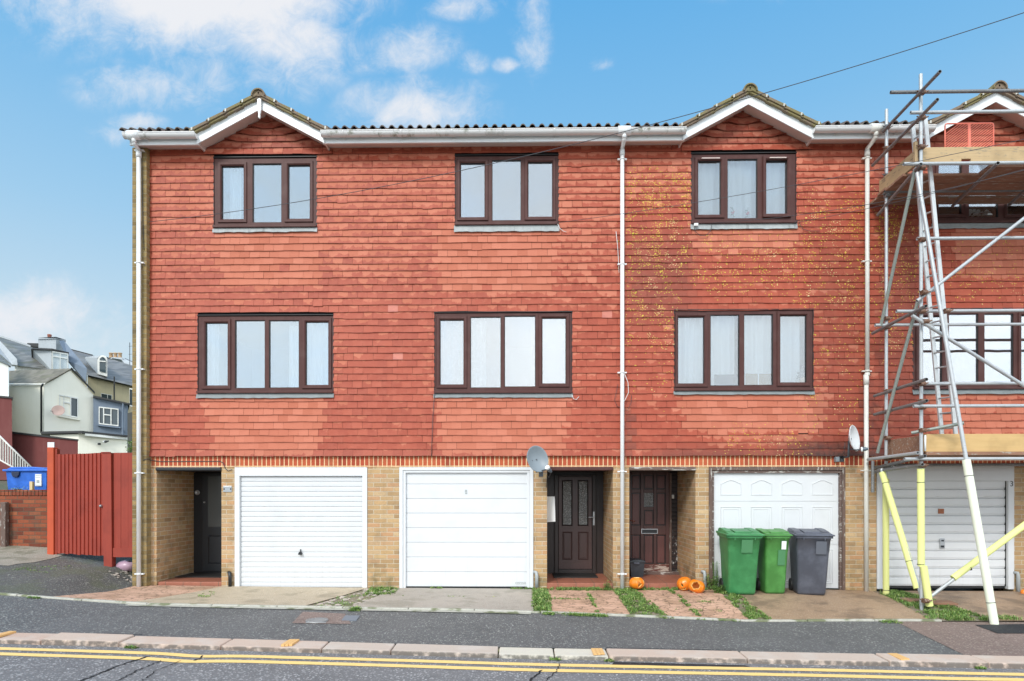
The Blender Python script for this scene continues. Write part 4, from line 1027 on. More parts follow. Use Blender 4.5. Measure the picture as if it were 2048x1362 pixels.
for c_ in range(4):
    xa2 = lx0 + cw * c_ + cw * (.18 + (.02 * (1.5 - c_))); xb2 = xa2 + cw * .68
    zt_, zb2 = PZ(1550, 967), PZ(1550, 990.5)
    arc = [(xb2 - (xb2 - xa2) * k / 10, zt_ + .062 * sin(pi * k / 10) ** 1.5) for k in range(11)]
    i1 = ring(mb, [(xa2, zb2), (xb2, zb2)] + arc, .016, .040, .011)
    for (pa, pb) in ((1013, 1081), (1098.5, 1168)): 
        q = [(xa2, PZ(1550, pb)), (xb2, PZ(1550, pb)), (xb2, PZ(1550, pa)), (xa2, PZ(1550, pa))]
        i1 = ring(mb, q, .016, .040, .011); ring(mb, [(p_[0] + (.025 if p_[0] < (xa2 + xb2) / 2 else -.025), p_[1] + (.025 if p_[1] < PZ(1550, (pa + pb) / 2) else -.025)) for p_ in i1], .014, .040, .006)
g = mb.build('garage_door', M_WHITE, H)
# house 4: horizontally ribbed door, white frame with the number 3
H = HOUSES[3]; o = OPEN[3]; gx0, gx1 = o['garage']; gz = o['gz']
mb = MB(); rail_frame(mb, gx0 + .003, gx1 - .003, gz, ZS + .02, .095, .255, -.02, .06); mb.build('garage_frame', M_WHITE, H, bevel=.004)
lx0, lx1, lz0, lz1 = PXx(1765), PXx(2013.5), PZ(1890, 1173), PZ(1890, 961)
mb = MB(); n = 12; rh = (lz1 - lz0) / n; mb.box(lx0 - .01, lx1 + .01, .064, .075, lz0, lz1)
for k in range(n):
    a = lz0 + k * rh; mb.prism([(lx0, .062, a + .001), (lx0, .050, a + .006), (lx0, .044, a + .024), (lx0, .044, a + .030), (lx0, .036, a + .036), (lx0, .036, a + rh - .012), (lx0, .05, a + rh - .002)], (lx1 - lx0, 0, 0))
g = mb.build('garage_door', M_WHITE, H)
mb = MB(); mb.box(lx0, lx1, .05, .07, lz0 - .035, lz0 - .001); mb.box(lx1 + .002, lx1 + .012, .03, .07, lz0, lz1); mb.build('seal_and_shade', M_RUBBER, g)  # black bottom strip stands for the shade below this door
mb = MB(); mb.box(PXx(1884.5) - .045, PXx(1884.5) + .045, .024, .035, PZ(1884, 1027.5), PZ(1884, 1017.5)); mb.build('handle_plate', mat('copper_brown_plate', color=(.33, .10, .035), rough=.5), g)
mb = MB(); lx = PXx(1886.5); mb.box(lx - .042, lx + .042, .018, .035, PZ(1886, 1097), PZ(1886, 1077)); lk = mb.build('lock', M_STEEL, g, bevel=.008)
mb = MB(); mb.box(lx - .02, lx + .02, .010, .0179, PZ(1886, 1083), PZ(1886, 1080)); mb.box(lx - .025, lx + .025, .010, .0179, PZ(1886, 1095), PZ(1886, 1091)); mb.build('keyhole', M_BLACKP, g)
text('3', .125, (PXx(2021.5), -.0215, PZ(2021, 968)), M_INK, name='house_number', parent=H)

# ---- front doors
Yd = PD
def PXd(px): return PXx(px, Yd)
def PZd(px, py): return PZ(px, py, Yd)
# house 1: black
H = HOUSES[0]
mb = MB(); a, b_ = OPEN[0]['porch']
x_fr = PXd(393); mb.box(x_fr - .02, b_, Yd - .06, Yd - .001, ZFL, 1.93)
fr = mb.build('door_frame', M_BLACKP, H)
mb = MB(); dx0 = PXd(409); dx1 = b_ - .02; pz = lambda py: PZd(420, py)
mb.box(dx0, dx1, Yd - .085, Yd - .061, ZFL + .04, 1.90)
D = mb.build('front_door', M_BLACKD, H, bevel=.004)
mb = MB(); mb.box(PXd(421), dx1 - .08, Yd - .092, Yd - .0851, pz(1053), pz(953)); mb.build('door_pane', M_DARKGLASS, D)
mb = MB(); ring(mb, [(PXd(421), pz(1126)), (dx1 - .08, pz(1126)), (dx1 - .08, pz(1070)), (PXd(421), pz(1070))], .02, Yd - .085, .012); mb.build('door_panel', M_BLACKD, D)
mb = MB(); kx, kz = PXd(398.5), pz(985); n = 20; mb.M = Matrix.Translation((kx, Yd - .062, kz)) @ Matrix.Rotation(R(90), 4, 'X'); mb.lathe([(.045, 0), (.048, .012), (.038, .018), (.026, .010), (.0, .010)], 20); mb.M = None; mb.build('bell_push', M_STEEL, fr)
mb = MB(); mb.tube((PXd(414.5), Yd - .12, pz(1004.5)), (PXd(414.5), Yd - .085, pz(1004.5)), .014); mb.build('handle', M_STEEL, D)
mb = MB(); mb.box(PXd(386), b_ - .02, .55, 1.12, ZFL + .001, ZFL + .016); dm = mb.build('doormat', M_RUBBER, None, bevel=.004); tag(dm, 'black doormat in the porch of the black front door', 'doormat', 'porch doormats')
mb = MB(); sx_ = PXx(455.5); sz_ = PZ(455, 978); mb.box(sx_ - .072, sx_ + .072, -.012, -.001, sz_ - .052, sz_ + .052); ps = mb.build('number_plate', M_STEEL, H, bevel=.004)
mb = MB(); [mb.box(sx_ + s_ * .055 - .008, sx_ + s_ * .055 + .008, -.018, -.0121, sz_ - .012, sz_ + .012) for s_ in (-1, 1)]; mb.build('screw', M_INK, ps)
# house 2: dark brown, two long lights
H = HOUSES[1]; pz = lambda py: PZd(1150, py); a, b_ = OPEN[1]['porch']
mb = MB(); mb.box(a, b_, Yd - .03, Yd - .001, ZFL, 1.94); mb.build('door_surround', M_DOOR2D, H)
mb = MB(); fx0, fx1, fz0, fz1 = PXd(1109), PXd(1191), pz(1150), 1.88
mb.box(fx0, PXd(1116), Yd - .09, Yd - .031, fz0, fz1); mb.box(PXd(1184), fx1, Yd - .09, Yd - .031, fz0, fz1); mb.box(PXd(1116), PXd(1184), Yd - .09, Yd - .031, fz0, pz(1138)); mb.box(PXd(1116), PXd(1184), Yd - .09, Yd - .031, pz(953), fz1); mb.build('door_frame', M_DOOR2D, H, bevel=.006)
mb = MB(); mb.box(PXd(1117), PXd(1183), Yd - .075, Yd - .032, pz(1137), pz(954)); D = mb.build('front_door', M_DOOR2, H, bevel=.004)
for (p0, p1) in ((1125.5, 1142), (1157, 1173.5)):
    mb = MB(); mb.box(PXd(p0), PXd(p1), Yd - .080, Yd - .0751, pz(1049), pz(963)); mb.build('door_pane', M_OBSC, D)
    mb = MB(); ring(mb, [(PXd(p0) - .022, pz(1049) - .022), (PXd(p1) + .022, pz(1049) - .022), (PXd(p1) + .022, pz(963) + .022), (PXd(p0) - .022, pz(963) + .022)], .026, Yd - .076, .018); mb.build('door_moulding', M_DOOR2D, D)
for (p0, p1) in ((1124.5, 1144), (1155.5, 1176)):
    mb = MB(); i1 = ring(mb, [(PXd(p0), pz(1118.5)), (PXd(p1), pz(1118.5)), (PXd(p1), pz(1063)), (PXd(p0), pz(1063))], .022, Yd - .0755, .012); mb.box(i1[0][0] + .012, i1[1][0] - .012, Yd - .084, Yd - .0751, i1[0][1] + .012, i1[2][1] - .012); mb.build('door_panel', M_DOOR2, D, bevel=.004)
mb = MB(); hx = PXd(1186.5); mb.box(hx - .016, hx + .016, Yd - .098, Yd - .0901, pz(1050), pz(1023)); mb.tube((hx, Yd - .13, pz(1034)), (hx, Yd - .095, pz(1034)), .010); mb.tube((hx + .005, Yd - .13, pz(1034)), (hx - .10, Yd - .13, pz(1034)), .010); mb.build('handle', M_STEEL, D, bevel=.002)
mb = MB(); mb.box(PXd(1104), PXd(1188), .62, 1.15, ZFL + .001, ZFL + .02); dm = mb.build('doormat', M_RUBBER, None, bevel=.004); tag(dm, 'black doormat before the dark door with two glass strips', 'doormat', 'porch doormats')
# house 3: worn mahogany nine-panel door
H = HOUSES[2]; pz = lambda py: PZd(1300, py); a, b_ = OPEN[2]['porch']
mb = MB(); mb.box(PXd(1338), b_ , Yd - .05, Yd - .001, ZFL, 1.94); mb.build('dark_brick_panel', M_PBRICK, H)
mb = MB(); mb.box(a, PXd(1338), Yd - .03, Yd - .001, ZFL, 1.94); mb.box(PXd(1336.8), PXd(1341), Yd - .09, Yd - .0501, ZFL, 1.92); mb.build('door_frame', M_OLDWOOD, H, bevel=.004)
mb = MB(); dx0, dx1 = a - .0, PXd(1336.5); mb.box(a + .001, dx1, Yd - .055, Yd - .0301, pz(1146), pz(936))
D = mb.build('front_door', M_DOOR2D, H)  # darker slab colours in the recess shade around the panels
cols3 = [(PXd(1261), PXd(1279.5)), (PXd(1286), PXd(1305.5)), (PXd(1311), PXd(1329.5))]
colb = [a + .002] + [v for c_ in cols3 for v in c_][0:] + [dx1]
mb = MB()  # stiles proud of the sunk panels
st_x = [(a + .002, cols3[0][0]), (cols3[0][1], cols3[1][0]), (cols3[1][1], cols3[2][0]), (cols3[2][1], dx1 - .001)]
for (u0, u1) in st_x: mb.box(u0, u1, Yd - .088, Yd - .0551, pz(1127), pz(940))
for ci, (u0, u1) in enumerate(cols3):
    rows = [(978.5, 985.5), (1050.5, 1069), (940, 950)] + ([(1013.5, 1020)] if ci == 1 else [])
    for (r0, r1) in rows: mb.box(u0, u1, Yd - .088, Yd - .0551, pz(r1), pz(r0))
mb.build('door_stile', M_DOOR3, D, bevel=.006)
mb = MB(); mb.box(a + .002, dx1 - .001, Yd - .080, Yd - .0551, pz(1145), pz(1127.2)); mb.build('kick_rail', M_DOOR3W, D, bevel=.005)
mb = MB()
for ci, (u0, u1) in enumerate(cols3):
    segs = [(950, 978.5), (1069, 1127)] + ([(1020, 1050.5)] if ci == 1 else [(985.5, 1050.5)])
    for (r0, r1) in segs: mb.box(u0 + .020, u1 - .020, Yd - .070, Yd - .0551, pz(r1) + .020, pz(r0) - .020)
mb.build('door_panel', M_DOOR3R, D, bevel=.008)
mb = MB(); mb.box(cols3[1][0], cols3[1][1], Yd - .060, Yd - .0551, pz(1013.5), pz(985.5)); mb.build('door_pane', M_OBSC, D)
mb = MB(); lx0, lx1 = PXd(1280.5), PXd(1313.5); rail_frame(mb, lx0, lx1, pz(1065.5), pz(1057), .014, .014, Yd - .100, Yd - .0881); mb.box(lx0, lx1, Yd - .100, Yd - .0881, pz(1065.5) - .012, pz(1065.5)); lb = mb.build('letterbox', M_STEEL, D, bevel=.002)
mb = MB(); mb.box(lx0 + .014, lx1 - .014, Yd - .092, Yd - .0882, pz(1065.5), pz(1057) - .014); mb.build('flap', M_BLACKP, lb)
mb = MB(); mb.path([(PXd(1258.5), Yd - .09, pz(1040)), (PXd(1262), Yd - .12, pz(1041)), (PXd(1268), Yd - .12, pz(1042))], .009, 8); mb.build('handle', mat('dull_copper', color=(.32, .12, .08), rough=.4, metal=.5), D)
mb = MB(); mb.box(PXd(1340) + .02, PXd(1343) + .03, Yd - .075, Yd - .0502, pz(997), pz(989.5)); mb.build('bell_push', M_CREAMW, H)
mb = MB(); mb.box(a, b_, Yd - .16, Yd - .051, ZFL + .0005, ZFL + .05); mb.build('threshold', M_OLDWOODX, H)
# small boiler-condensate pipes and vents at the wall foot
def drain(px, pytop, pybot, m, H, w_=.028, base=None):
    mb = MB(); x = PXx(px, -.05); mb.path([(x - .04, -.004, PZ(px, pytop) + .01), (x - .01, -.045, PZ(px, pytop) + .008), (x, -.05, PZ(px, pytop) - .05), (x, -.05, PZ(px, pybot))], w_, 10)
    return mb.build('drain_pipe', m, H)
drain(460, 1146, 1173, M_BLACKP, HOUSES[0]); drain(1073.5, 1145, 1174, M_PVCG, HOUSES[1]); drain(1410, 1144, 1180, M_PVCG, HOUSES[2]); drain(2036.5, 1146, 1184, M_PVCG, HOUSES[3])
# white meter cover hanging on the porch reveal of house 2
mb = MB(); x_ = PXx(1094) ; mb.prism([(x_ + .001, .28, PZ(1094, 1045, .2)), (x_ + .15, .20, PZ(1110, 1043, .2)), (x_ + .14, .20, PZ(1110, 993, .2)), (x_ + .001, .28, PZ(1094, 993, .2))], (.0, .02, 0)); mb.build('meter_cover', M_STICK, HOUSES[1])
# ---------------------------------------------------------------- terrain heights
def lut(tab, x):
    if x <= tab[0][0]: return tab[0][1]
    for (a, va), (b, vb) in zip(tab, tab[1:]):
        if x <= b: return va + (vb - va) * (x - a) / (b - a)
    return tab[-1][1]
ZE = [(-12, .36), (-9.5, .32), (-7, .15), (-5.3, .03), (-3.65, 0), (-.3, -.05), (1.6, -.12), (3.1, -.18), (4.5, -.165), (12, -.18)]
ZK = [(-40, .6), (-5.5, .04), (0, -.10), (5.4, -.185), (40, -.7)]
ZH = [(-6.1, -.005), (-3.6, -.035), (0, -.05), (1.5, -.05), (4.2, -.03), (5.7, -.07), (20, -.07)]
YED, YK0, YK1 = -1.9, -3.70, -3.98
def Hh(X, Y):
    if Y >= YED:
        ze = lut(ZE, X); zh = lut(ZH, X); f = (Y - YED) / -YED
        if f > 1: f = 1
        house = ze + (zh - ze) * (min(1, f * 1.55) if f < 1 else 1)
        left = ze + .055 * (min(Y, .6) + 1.9) + (.12 * (Y - .6) if Y > .6 else 0)
        if Y > 1.5 and X < -8.86: left = 1.0 + .12 * (Y - 1.5)
        k = sm(-6.42, -7.0, X) if X < -6.42 else 0
        k = 1 - sm(-7.1, -6.45, X)
        if Y > 4: left = min(left, 9.0)
        return house * (1 - k) + left * k
    if Y >= YK0:
        f = (Y - YK0) / (YED - YK0); return lut(ZK, X) * (1 - f) + lut(ZE, X) * f
    return lut(ZK, X) - .05
def gp(px, py, it=30):
    """where the line of sight through a measured point meets the ground"""
    lo, hi = -9.0, 3.0
    f = lambda Y: P(px, py, Y).z - Hh(P(px, py, Y).x, Y)
    for _ in range(40):
        m_ = (lo + hi) / 2
        if f(m_) > 0: lo = m_
        else: hi = m_
    p = P(px, py, lo); return Vector((p.x, p.y, Hh(p.x, p.y)))
def grid(name, xs, ys, m, lift=0.0, kind='structure', zf=None):
    mb = MB(); zf = zf or Hh
    mb.sheet([[(x, y, zf(x, y) + lift) for x in xs] for y in ys]); o = mb.build(name, m); return tag(o, kind=kind)
def fr(a, b, s):
    n = max(1, int(round((b - a) / s))); return [a + (b - a) * k / n for k in range(n + 1)]
BIGX = [-900, -300, -120, -60, -35, -22, -16] + fr(-14, 14, .5) + [18, 26, 40, 80, 200, 600, 900]
grid('ground', BIGX, [-700, -200, -80, -40, -25, -16, -14.2, -9, -6, -4, -3.71, -3.6, -1.9] + fr(-1.5, 6, .5) + [8, 12, 18, 26, 36, 50, 80, 200, 900], M_GROUND, -.06)
RX = [-60, -40, -25, -16] + fr(-14, 14, .4) + [18, 26, 40, 60]
grid('road', RX, fr(-9.2, YK1, .35), M_ROAD, 0.0, zf=lambda x, y: lut(ZK, x) - .05)
grid('opposite_pavement', RX, [-14.5, -12, -10.5, -9.3], M_PAVE, 0.06, zf=lambda x, y: lut(ZK, x) - .05)
grid('pavement', RX, fr(YK0, -1.96, .2), M_PAVE, 0.0)
def strip(name, Ys, fL, fR, m, lift, n=10, kind='structure'):
    mb = MB(); rows = []
    for Y in Ys:
        a, b = fL(Y), fR(Y); rows.append([(a + (b - a) * k / n, Y, Hh(a + (b - a) * k / n, Y) + lift) for k in range(n + 1)])
    mb.sheet(rows); o = mb.build(name, m); return tag(o, kind=kind) if kind else o
def side(px0, px1, Y0=0.0, Y1=YED):
    a, b = PXx(px0, Y0), PXx(px1, Y1)
    return lambda Y: a + (b - a) * (Y - Y0) / (Y1 - Y0)
DY = fr(YED, -.001, .19)
grid('verge_soil', fr(-6.5, 12, .37), DY, M_RUBBLE, 0.0)
S = {}
S['apron'] = strip('driveway', fr(YED, 2.6, .22), lambda Y: -14.0, lambda Y: side(272, 100)(Y) if Y < 0 else -6.43, M_APRON, .003, 40)
strip('footpath', fr(-.22, 1.5, .2), lambda Y: -14.0, lambda Y: -8.35 - .12 * (Y < 0), M_FOOT, .010, 20)
strip('paving', DY, side(276, 96), side(448, 262), M_CRAZY, .008, 8)
strip('driveway', DY, side(447, 255), side(737, 604), M_CONC, .012, 12)
strip('driveway', DY, side(792, 700), side(1066, 1067), M_CONC3, .012, 12)
strip('paving', DY, side(1092, 1100), side(1226, 1262), M_CRAZY, .008, 8)
strip('paving', DY, side(1262, 1330), side(1425, 1500), M_CRAZY, .008, 8)
strip('driveway', DY, side(1446, 1538), side(1742, 1862), M_CONC2, .012, 12)
strip('driveway', DY, side(1796, 1985), side(2300, 2560), M_CONC2, .010, 16)
strip('pavement', fr(YK0 + .001, -1.965, .2), lambda Y: PXx(1790, -1.95) + (PXx(1932, -3.7) - PXx(1790, -1.95)) * (Y + 1.95) / (-1.75), lambda Y: 14.0, M_PAVE2, .004, 20)
def gquad(name, pxs, m, lift, sub=1):
    mb = MB(); pts = [gp(*q) for q in pxs]; mb.face([p + Vector((0, 0, lift)) for p in pts][::-1]); o = mb.build(name, m); return o
tag(gquad('tarmac_patch', [(1950, 1251), (2060, 1249), (2110, 1268), (1995, 1268)], M_PATCH, .009), kind='structure')
tag(gquad('tarmac_patch', [(1212, 1296), (1462, 1301), (1478, 1307), (1218, 1301.5)], M_PATCH, .006), kind='structure')
tag(gquad('tarmac_patch', [(1228, 1324), (1490, 1331), (1512, 1338.5), (1222, 1332)], M_PATCH, .0025), kind='structure')
tag(gquad('tarmac_patch', [(150, 1267), (285, 1269.5), (278, 1273), (140, 1270)], M_PATCH, .006), kind='structure')
# edging of the driveways
mb = MB(); mb.at = {}; xs = fr(-9.6, 11, .9)
for a, b in zip(xs, xs[1:]):
    if a > PXx(1848, YED) : break
    j = rr.uniform(-.004, .006); q = lambda x, y, d: (x, y, Hh(x, y) + d + j)
    y0, y1 = -1.955, -1.885
    mb.prism([(a + .004, y0, Hh(a, y0) - .10), (b - .004, y0, Hh(b, y0) - .10), (b - .004, y0, Hh(b, y0) + .022 + j), (a + .004, y0, Hh(a, y0) + .022 + j)], (0, y1 - y0, 0))
o = mb.build('edging', M_EDGE, bevel=.012); tag(o, kind='structure')
strip('kerb_haunch', [-2.085, -2.02, -1.956], lambda Y: PXx(256, -2) , lambda Y: PXx(1062, -2), M_EDGE, .010, 30)
# granite kerb
mb = MB(); mb.at = {'tone': []}
J = [-800, -500, -250, -90, 100, 253, 453, 650, 786, 997, 1108, 1215, 1487, 1765, 1960, 2200, 2420, 2700, 3000]
for k, (a, b) in enumerate(zip(J, J[1:])):
    xa_, xb_ = PXx(a, -3.85) + .006, PXx(b, -3.85) - .006; dz = rr.uniform(-.006, .010); n0 = len(mb.f)
    pale = a in (997, 1108); hgt = .006 + dz + (-.012 if pale else .004); sk = 0.0
    ty = rr.uniform(-.01, .01)
    def zt(x): return lut(ZK, x) + hgt
    sl = .02
    pts = [(xa_, YK1 + ty, zt(xa_) - .32), (xb_, YK1 + ty, zt(xb_) - .32), (xb_, YK1 + ty, zt(xb_) - sl * .5), (xa_, YK1 + ty, zt(xa_) - sl * .5)]
    a_ = [mb.vert(p) for p in pts]; b_ = [mb.vert((p[0], YK0 - .001, p[2] + (sl * .5 if q > 1 else 0))) for q, p in enumerate(pts)]
    mb.fi(a_, False); mb.fi(b_[::-1], False)
    for q in range(4): r_ = (q + 1) % 4; mb.fi([a_[r_], a_[q], b_[q], b_[r_]], False)
    mb.at['tone'] += [1.0 if pale else rr.uniform(0, .78)] * (len(mb.f) - n0)
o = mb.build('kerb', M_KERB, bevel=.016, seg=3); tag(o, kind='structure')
# double yellow lines and the cracks
def road_line(y0, y1, name, ph):
    mb = MB(); xs = fr(-14, 13, .12); rows = [[], []]
    for x in xs:
        px = 1043 + x * 1250 / 6.2
        w_ = .055 * math.exp(-((px - 395) / 55) ** 2) + .006 * sin(x * 1.7 + ph); e = rr.uniform(-.004, .004)
        z = lut(ZK, x) - .05 + .004
        rows[0].append((x, y0 - w_ + e, z)); rows[1].append((x, y1 - w_ * 1.0 + rr.uniform(-.004, .004), z))
    mb.sheet(rows); tag(mb.build(name, M_YELLOW), kind='structure')
road_line(-4.235, -4.135, 'yellow_line', 0); road_line(-4.425, -4.325, 'yellow_line', 1)
mb = MB()
def crack(pts, w0=.012):
    Q = [gp(*p) for p in pts]; prev = None
    for k in range(len(Q) - 1):
        a, b = Q[k], Q[k + 1]; n = max(2, int((b - a).length / .03))
        for s_ in range(n):
            p = a.lerp(b, s_ / n) ; q = a.lerp(b, (s_ + 1) / n)
            d = (b - a).normalized(); nn = Vector((-d.y, d.x, 0))
            if prev is None: prev = (p + nn * w0 * .3, p - nn * w0 * .3)
            c = q + nn * rr.uniform(-.012, .012); w_ = w0 * rr.uniform(.3, .9)
            cur = (c + nn * w_, c - nn * w_); up = Vector((0, 0, .0065))
            mb.face([prev[0] + up, prev[1] + up, cur[1] + up, cur[0] + up]); prev = cur
crack([(300, 1313), (262, 1324), (225, 1337), (195, 1350), (165, 1361), (120, 1380)], .018); crack([(322, 1322), (285, 1337), (255, 1352), (235, 1362), (200, 1378)], .011); crack([(362, 1322), (310, 1343), (290, 1358), (270, 1372)], .008)
crack([(1085, 1341), (1068, 1355), (1055, 1368)], .014); crack([(1120, 1328), (1112, 1343), (1092, 1362)], .008); crack([(405, 1312), (398, 1318), (390, 1322)], .02)
tag(mb.build('road_cracks', M_CRACK), kind='structure')
# orange survey marks on kerb
mb = MB()
for (px, w_) in ((33, .08), (592, .11), (1193, .12), (1784, .10)):
    a = PXx(px - 12, -3.7); b = a + w_
    for q in range(3):
        mb.box(a + q * w_ / 3 + .003, a + (q + 1) * w_ / 3, -3.96 + .01 * q, -3.72, lut(ZK, a) - .0, lut(ZK, a) + .018 + (-.006 if 1100 < px < 1300 else .003))
tag(mb.build('survey_mark', M_ORANGE), kind='structure')
# covers in the pavement
o = tag(gquad('cover_surround', [(606, 1224), (690, 1228), (702, 1249), (584, 1247)], M_PAVE2, .006), kind='structure')
def frustum_cover(pts, m, name, label, ring_=True):
    G_ = [gp(*p) for p in pts]; mb = MB(); mb.prism([g + Vector((0, 0, .012)) for g in G_], (0, 0, -.03)); o = mb.build(name, m, bevel=.003); tag(o, label, 'cover', 'metal covers in the pavement')
    return o
c1 = frustum_cover([(618, 1238.5), (656, 1238.5), (652, 1247), (611, 1247)], M_IRON, 'access_cover', 'square iron cover with round lid in brown surround on pavement')
cc = gp(634, 1242.5); mb = MB(); mb.lathe([(.135, .0), (.135, .020), (.125, .021), (.12, .016), (.0, .016)], 28, c=(cc.x, cc.y, cc.z)); mb.build('round_lid', M_IRON, c1)
frustum_cover([(690, 1232.5), (720, 1232.5), (713, 1242), (683, 1242)], mat('blue_grey_plate', color=(.15, .17, .20), rough=.5), 'access_cover', 'small plain blue-grey metal plate set in the pavement')

# ---------------------------------------------------------------- grass and weeds
gm = MB(); gm.at = {'tone': []}; gr_ = random.Random(3)
def blade(x, y, h, tone=None):
    z = Hh(x, y) + .004; a = gr_.uniform(0, 2 * pi); w_ = gr_.uniform(.002, .005) * (1 + h * 6); ln = gr_.uniform(.15, .8) * h
    d = Vector((cos(a), sin(a), 0)); s_ = Vector((-sin(a), cos(a), 0)) * w_; b0 = Vector((x, y, z)); tp = b0 + d * ln + Vector((0, 0, h)); md = b0 + d * ln * .35 + Vector((0, 0, h * .6))
    n0 = len(gm.f); gm.face([b0 - s_, b0 + s_, md + s_ * .8, md - s_ * .8]); gm.face([md - s_ * .8, md + s_ * .8, tp])
    gm.at['tone'] += [tone if tone is not None else gr_.random()] * 2
def leaf(x, y, h, sz):
    z = Hh(x, y) + .005 + h; a = gr_.uniform(0, 2 * pi); el = gr_.uniform(-.2, .9); d = Vector((cos(a) * cos(el), sin(a) * cos(el), sin(el))); s_ = Vector((-sin(a), cos(a), 0)) * sz * .45; b0 = Vector((x, y, z))
    gm.face([b0, b0 + d * sz * .5 + s_, b0 + d * sz, b0 + d * sz * .5 - s_]); gm.at['tone'] += [gr_.random()]
def patch(fL, fR, Y0, Y1, n, h=.05, thr=0.0, sc_=7, leafy=.5):
    for _ in range(n):
        y = gr_.uniform(Y0, Y1); a, b = fL(y), fR(y); x = gr_.uniform(a, b)
        if mnoise.noise((x * sc_, y * sc_, 1.3)) + .5 * mnoise.noise((x * sc_ * 3, y * sc_ * 3, 4)) < thr: continue
        e = min(1, min(x - a, b - x) / .06 + .35)
        if gr_.random() < leafy: leaf(x, y, gr_.uniform(0, h * .7) * e, gr_.uniform(.012, .028))
        else: blade(x, y, h * gr_.uniform(.4, 1.2) * e)
w = lambda f, d: (lambda Y: f(Y) + d)
patch(side(1064, 1062), side(1096, 1104), -1.85, -.02, 4200, .045, -.2)
patch(side(1066, 1066), side(1100, 1104), -1.9, -.6, 2600, .06, -.3)
patch(side(1222, 1262), side(1266, 1338), -1.86, -.02, 7500, .045, -.12)
patch(side(1422, 1496), side(1452, 1546), -1.9, -.02, 7500, .045, -.12)
patch(side(1742, 1858), side(1792, 1990), -1.9, -.1, 12000, .05, -.08)
patch(side(1850, 1960), side(1990, 2060), -1.88, -1.7, 900, .05, -.1)
patch(side(1100, 1100), side(1225, 1230), -.16, -.005, 2600, .05, -.2); patch(side(1262, 1262), side(1420, 1420), -.16, -.005, 2600, .045, -.2)
patch(side(1020, 1020), side(1070, 1070), -.07, -.005, 500, .035, -.1)
patch(side(740, 700), side(800, 760), -.75, -.02, 3200, .045, -.1); patch(side(737, 610), side(790, 695), -1.85, -.7, 900, .03, .1)
patch(side(860, 860), side(885, 885), -.06, -.005, 260, .04, -.4)
j1 = side(1172, 1196); patch(w(j1, -.03), w(j1, .03), -1.8, -.05, 1500, .035, -.05)
j2 = side(1335, 1402); patch(w(j2, -.035), w(j2, .04), -1.85, -.05, 2200, .04, -.05)
for Yc, a, b in ((-.95, 1096, 1180), (-1.05, 1350, 1460), (-1.5, 1345, 1490)): patch(side(a, a), side(b, b + 30), Yc - .03, Yc + .03, 420, .025, .05)
e0 = lambda Y: PXx(60, -1.97); patch(e0, lambda Y: PXx(82, -1.97), -2.03, -1.96, 260, .02, -.3); patch(lambda Y: PXx(1085, -1.97), lambda Y: PXx(1215, -1.97), -2.06, -1.95, 1500, .03, -.15)
patch(lambda Y: PXx(1300, -1.97), lambda Y: PXx(1480, -1.97), -2.01, -1.95, 400, .02, .1); patch(lambda Y: PXx(700, -2.05), lambda Y: PXx(722, -2.05), -2.12, -1.98, 420, .05, -.5); patch(lambda Y: PXx(1760, -2), lambda Y: PXx(1800, -2), -2.1, -1.96, 420, .02, -.1)
patch(side(430, 360), side(452, 395), -1.3, -.6, 420, .03, .0); patch(lambda Y: PXx(250, -4.0), lambda Y: PXx(275, -4.0), -4.03, -3.99, 160, .015, -.4); patch(lambda Y: PXx(990, -3.9), lambda Y: PXx(1002, -3.9), -3.8, -3.7, 120, .03, -.5)
for px in (1110, 1218, 1960): patch(lambda Y: PXx(px, -4.0) - .05, lambda Y: PXx(px, -4.0) + .05, -4.03, -3.98, 140, .018, -.5)
patch(side(800, 790), side(1060, 1062), -.86, -.80, 500, .008, .05)
patch(lambda Y: -8.2, lambda Y: -7.6, -.5, .1, 600, .012, .15)
tag(gm.build('grass', M_GRASS), kind='stuff')
# rubble stones on the weedy strip
mb = MB(); tone = []
for _ in range(60):
    y = gr_.uniform(-1.8, -.05); a, b = side(740, 615)(y), side(790, 700)(y); x = gr_.uniform(a, b); s_ = gr_.uniform(.012, .045); z = Hh(x, y)
    mb.M = Matrix.Translation((x, y, z)) @ Matrix.Rotation(gr_.uniform(0, 6), 4, 'Z') @ Matrix.Diagonal((s_ * 1.5, s_, s_ * .6, 1))
    mb.lathe([(.01, -.6), (.8, -.3), (1, .1), (.6, .7), (.01, .9)], 7)
mb.M = None
for _ in range(40):
    x = gr_.uniform(PXx(237, .3), -6.5); y = gr_.uniform(-.05, .4); s_ = gr_.uniform(.012, .03); z = Hh(x, y)
    mb.M = Matrix.Translation((x, y, z)) @ Matrix.Diagonal((s_ * 1.5, s_, s_ * .7, 1)); mb.lathe([(.01, -.6), (.8, -.3), (1, .1), (.6, .7), (.01, .9)], 7)
mb.M = None; tag(mb.build('rubble', mat('flint_stone', lambda t, b: b_kerb(t, b))), kind='stuff')

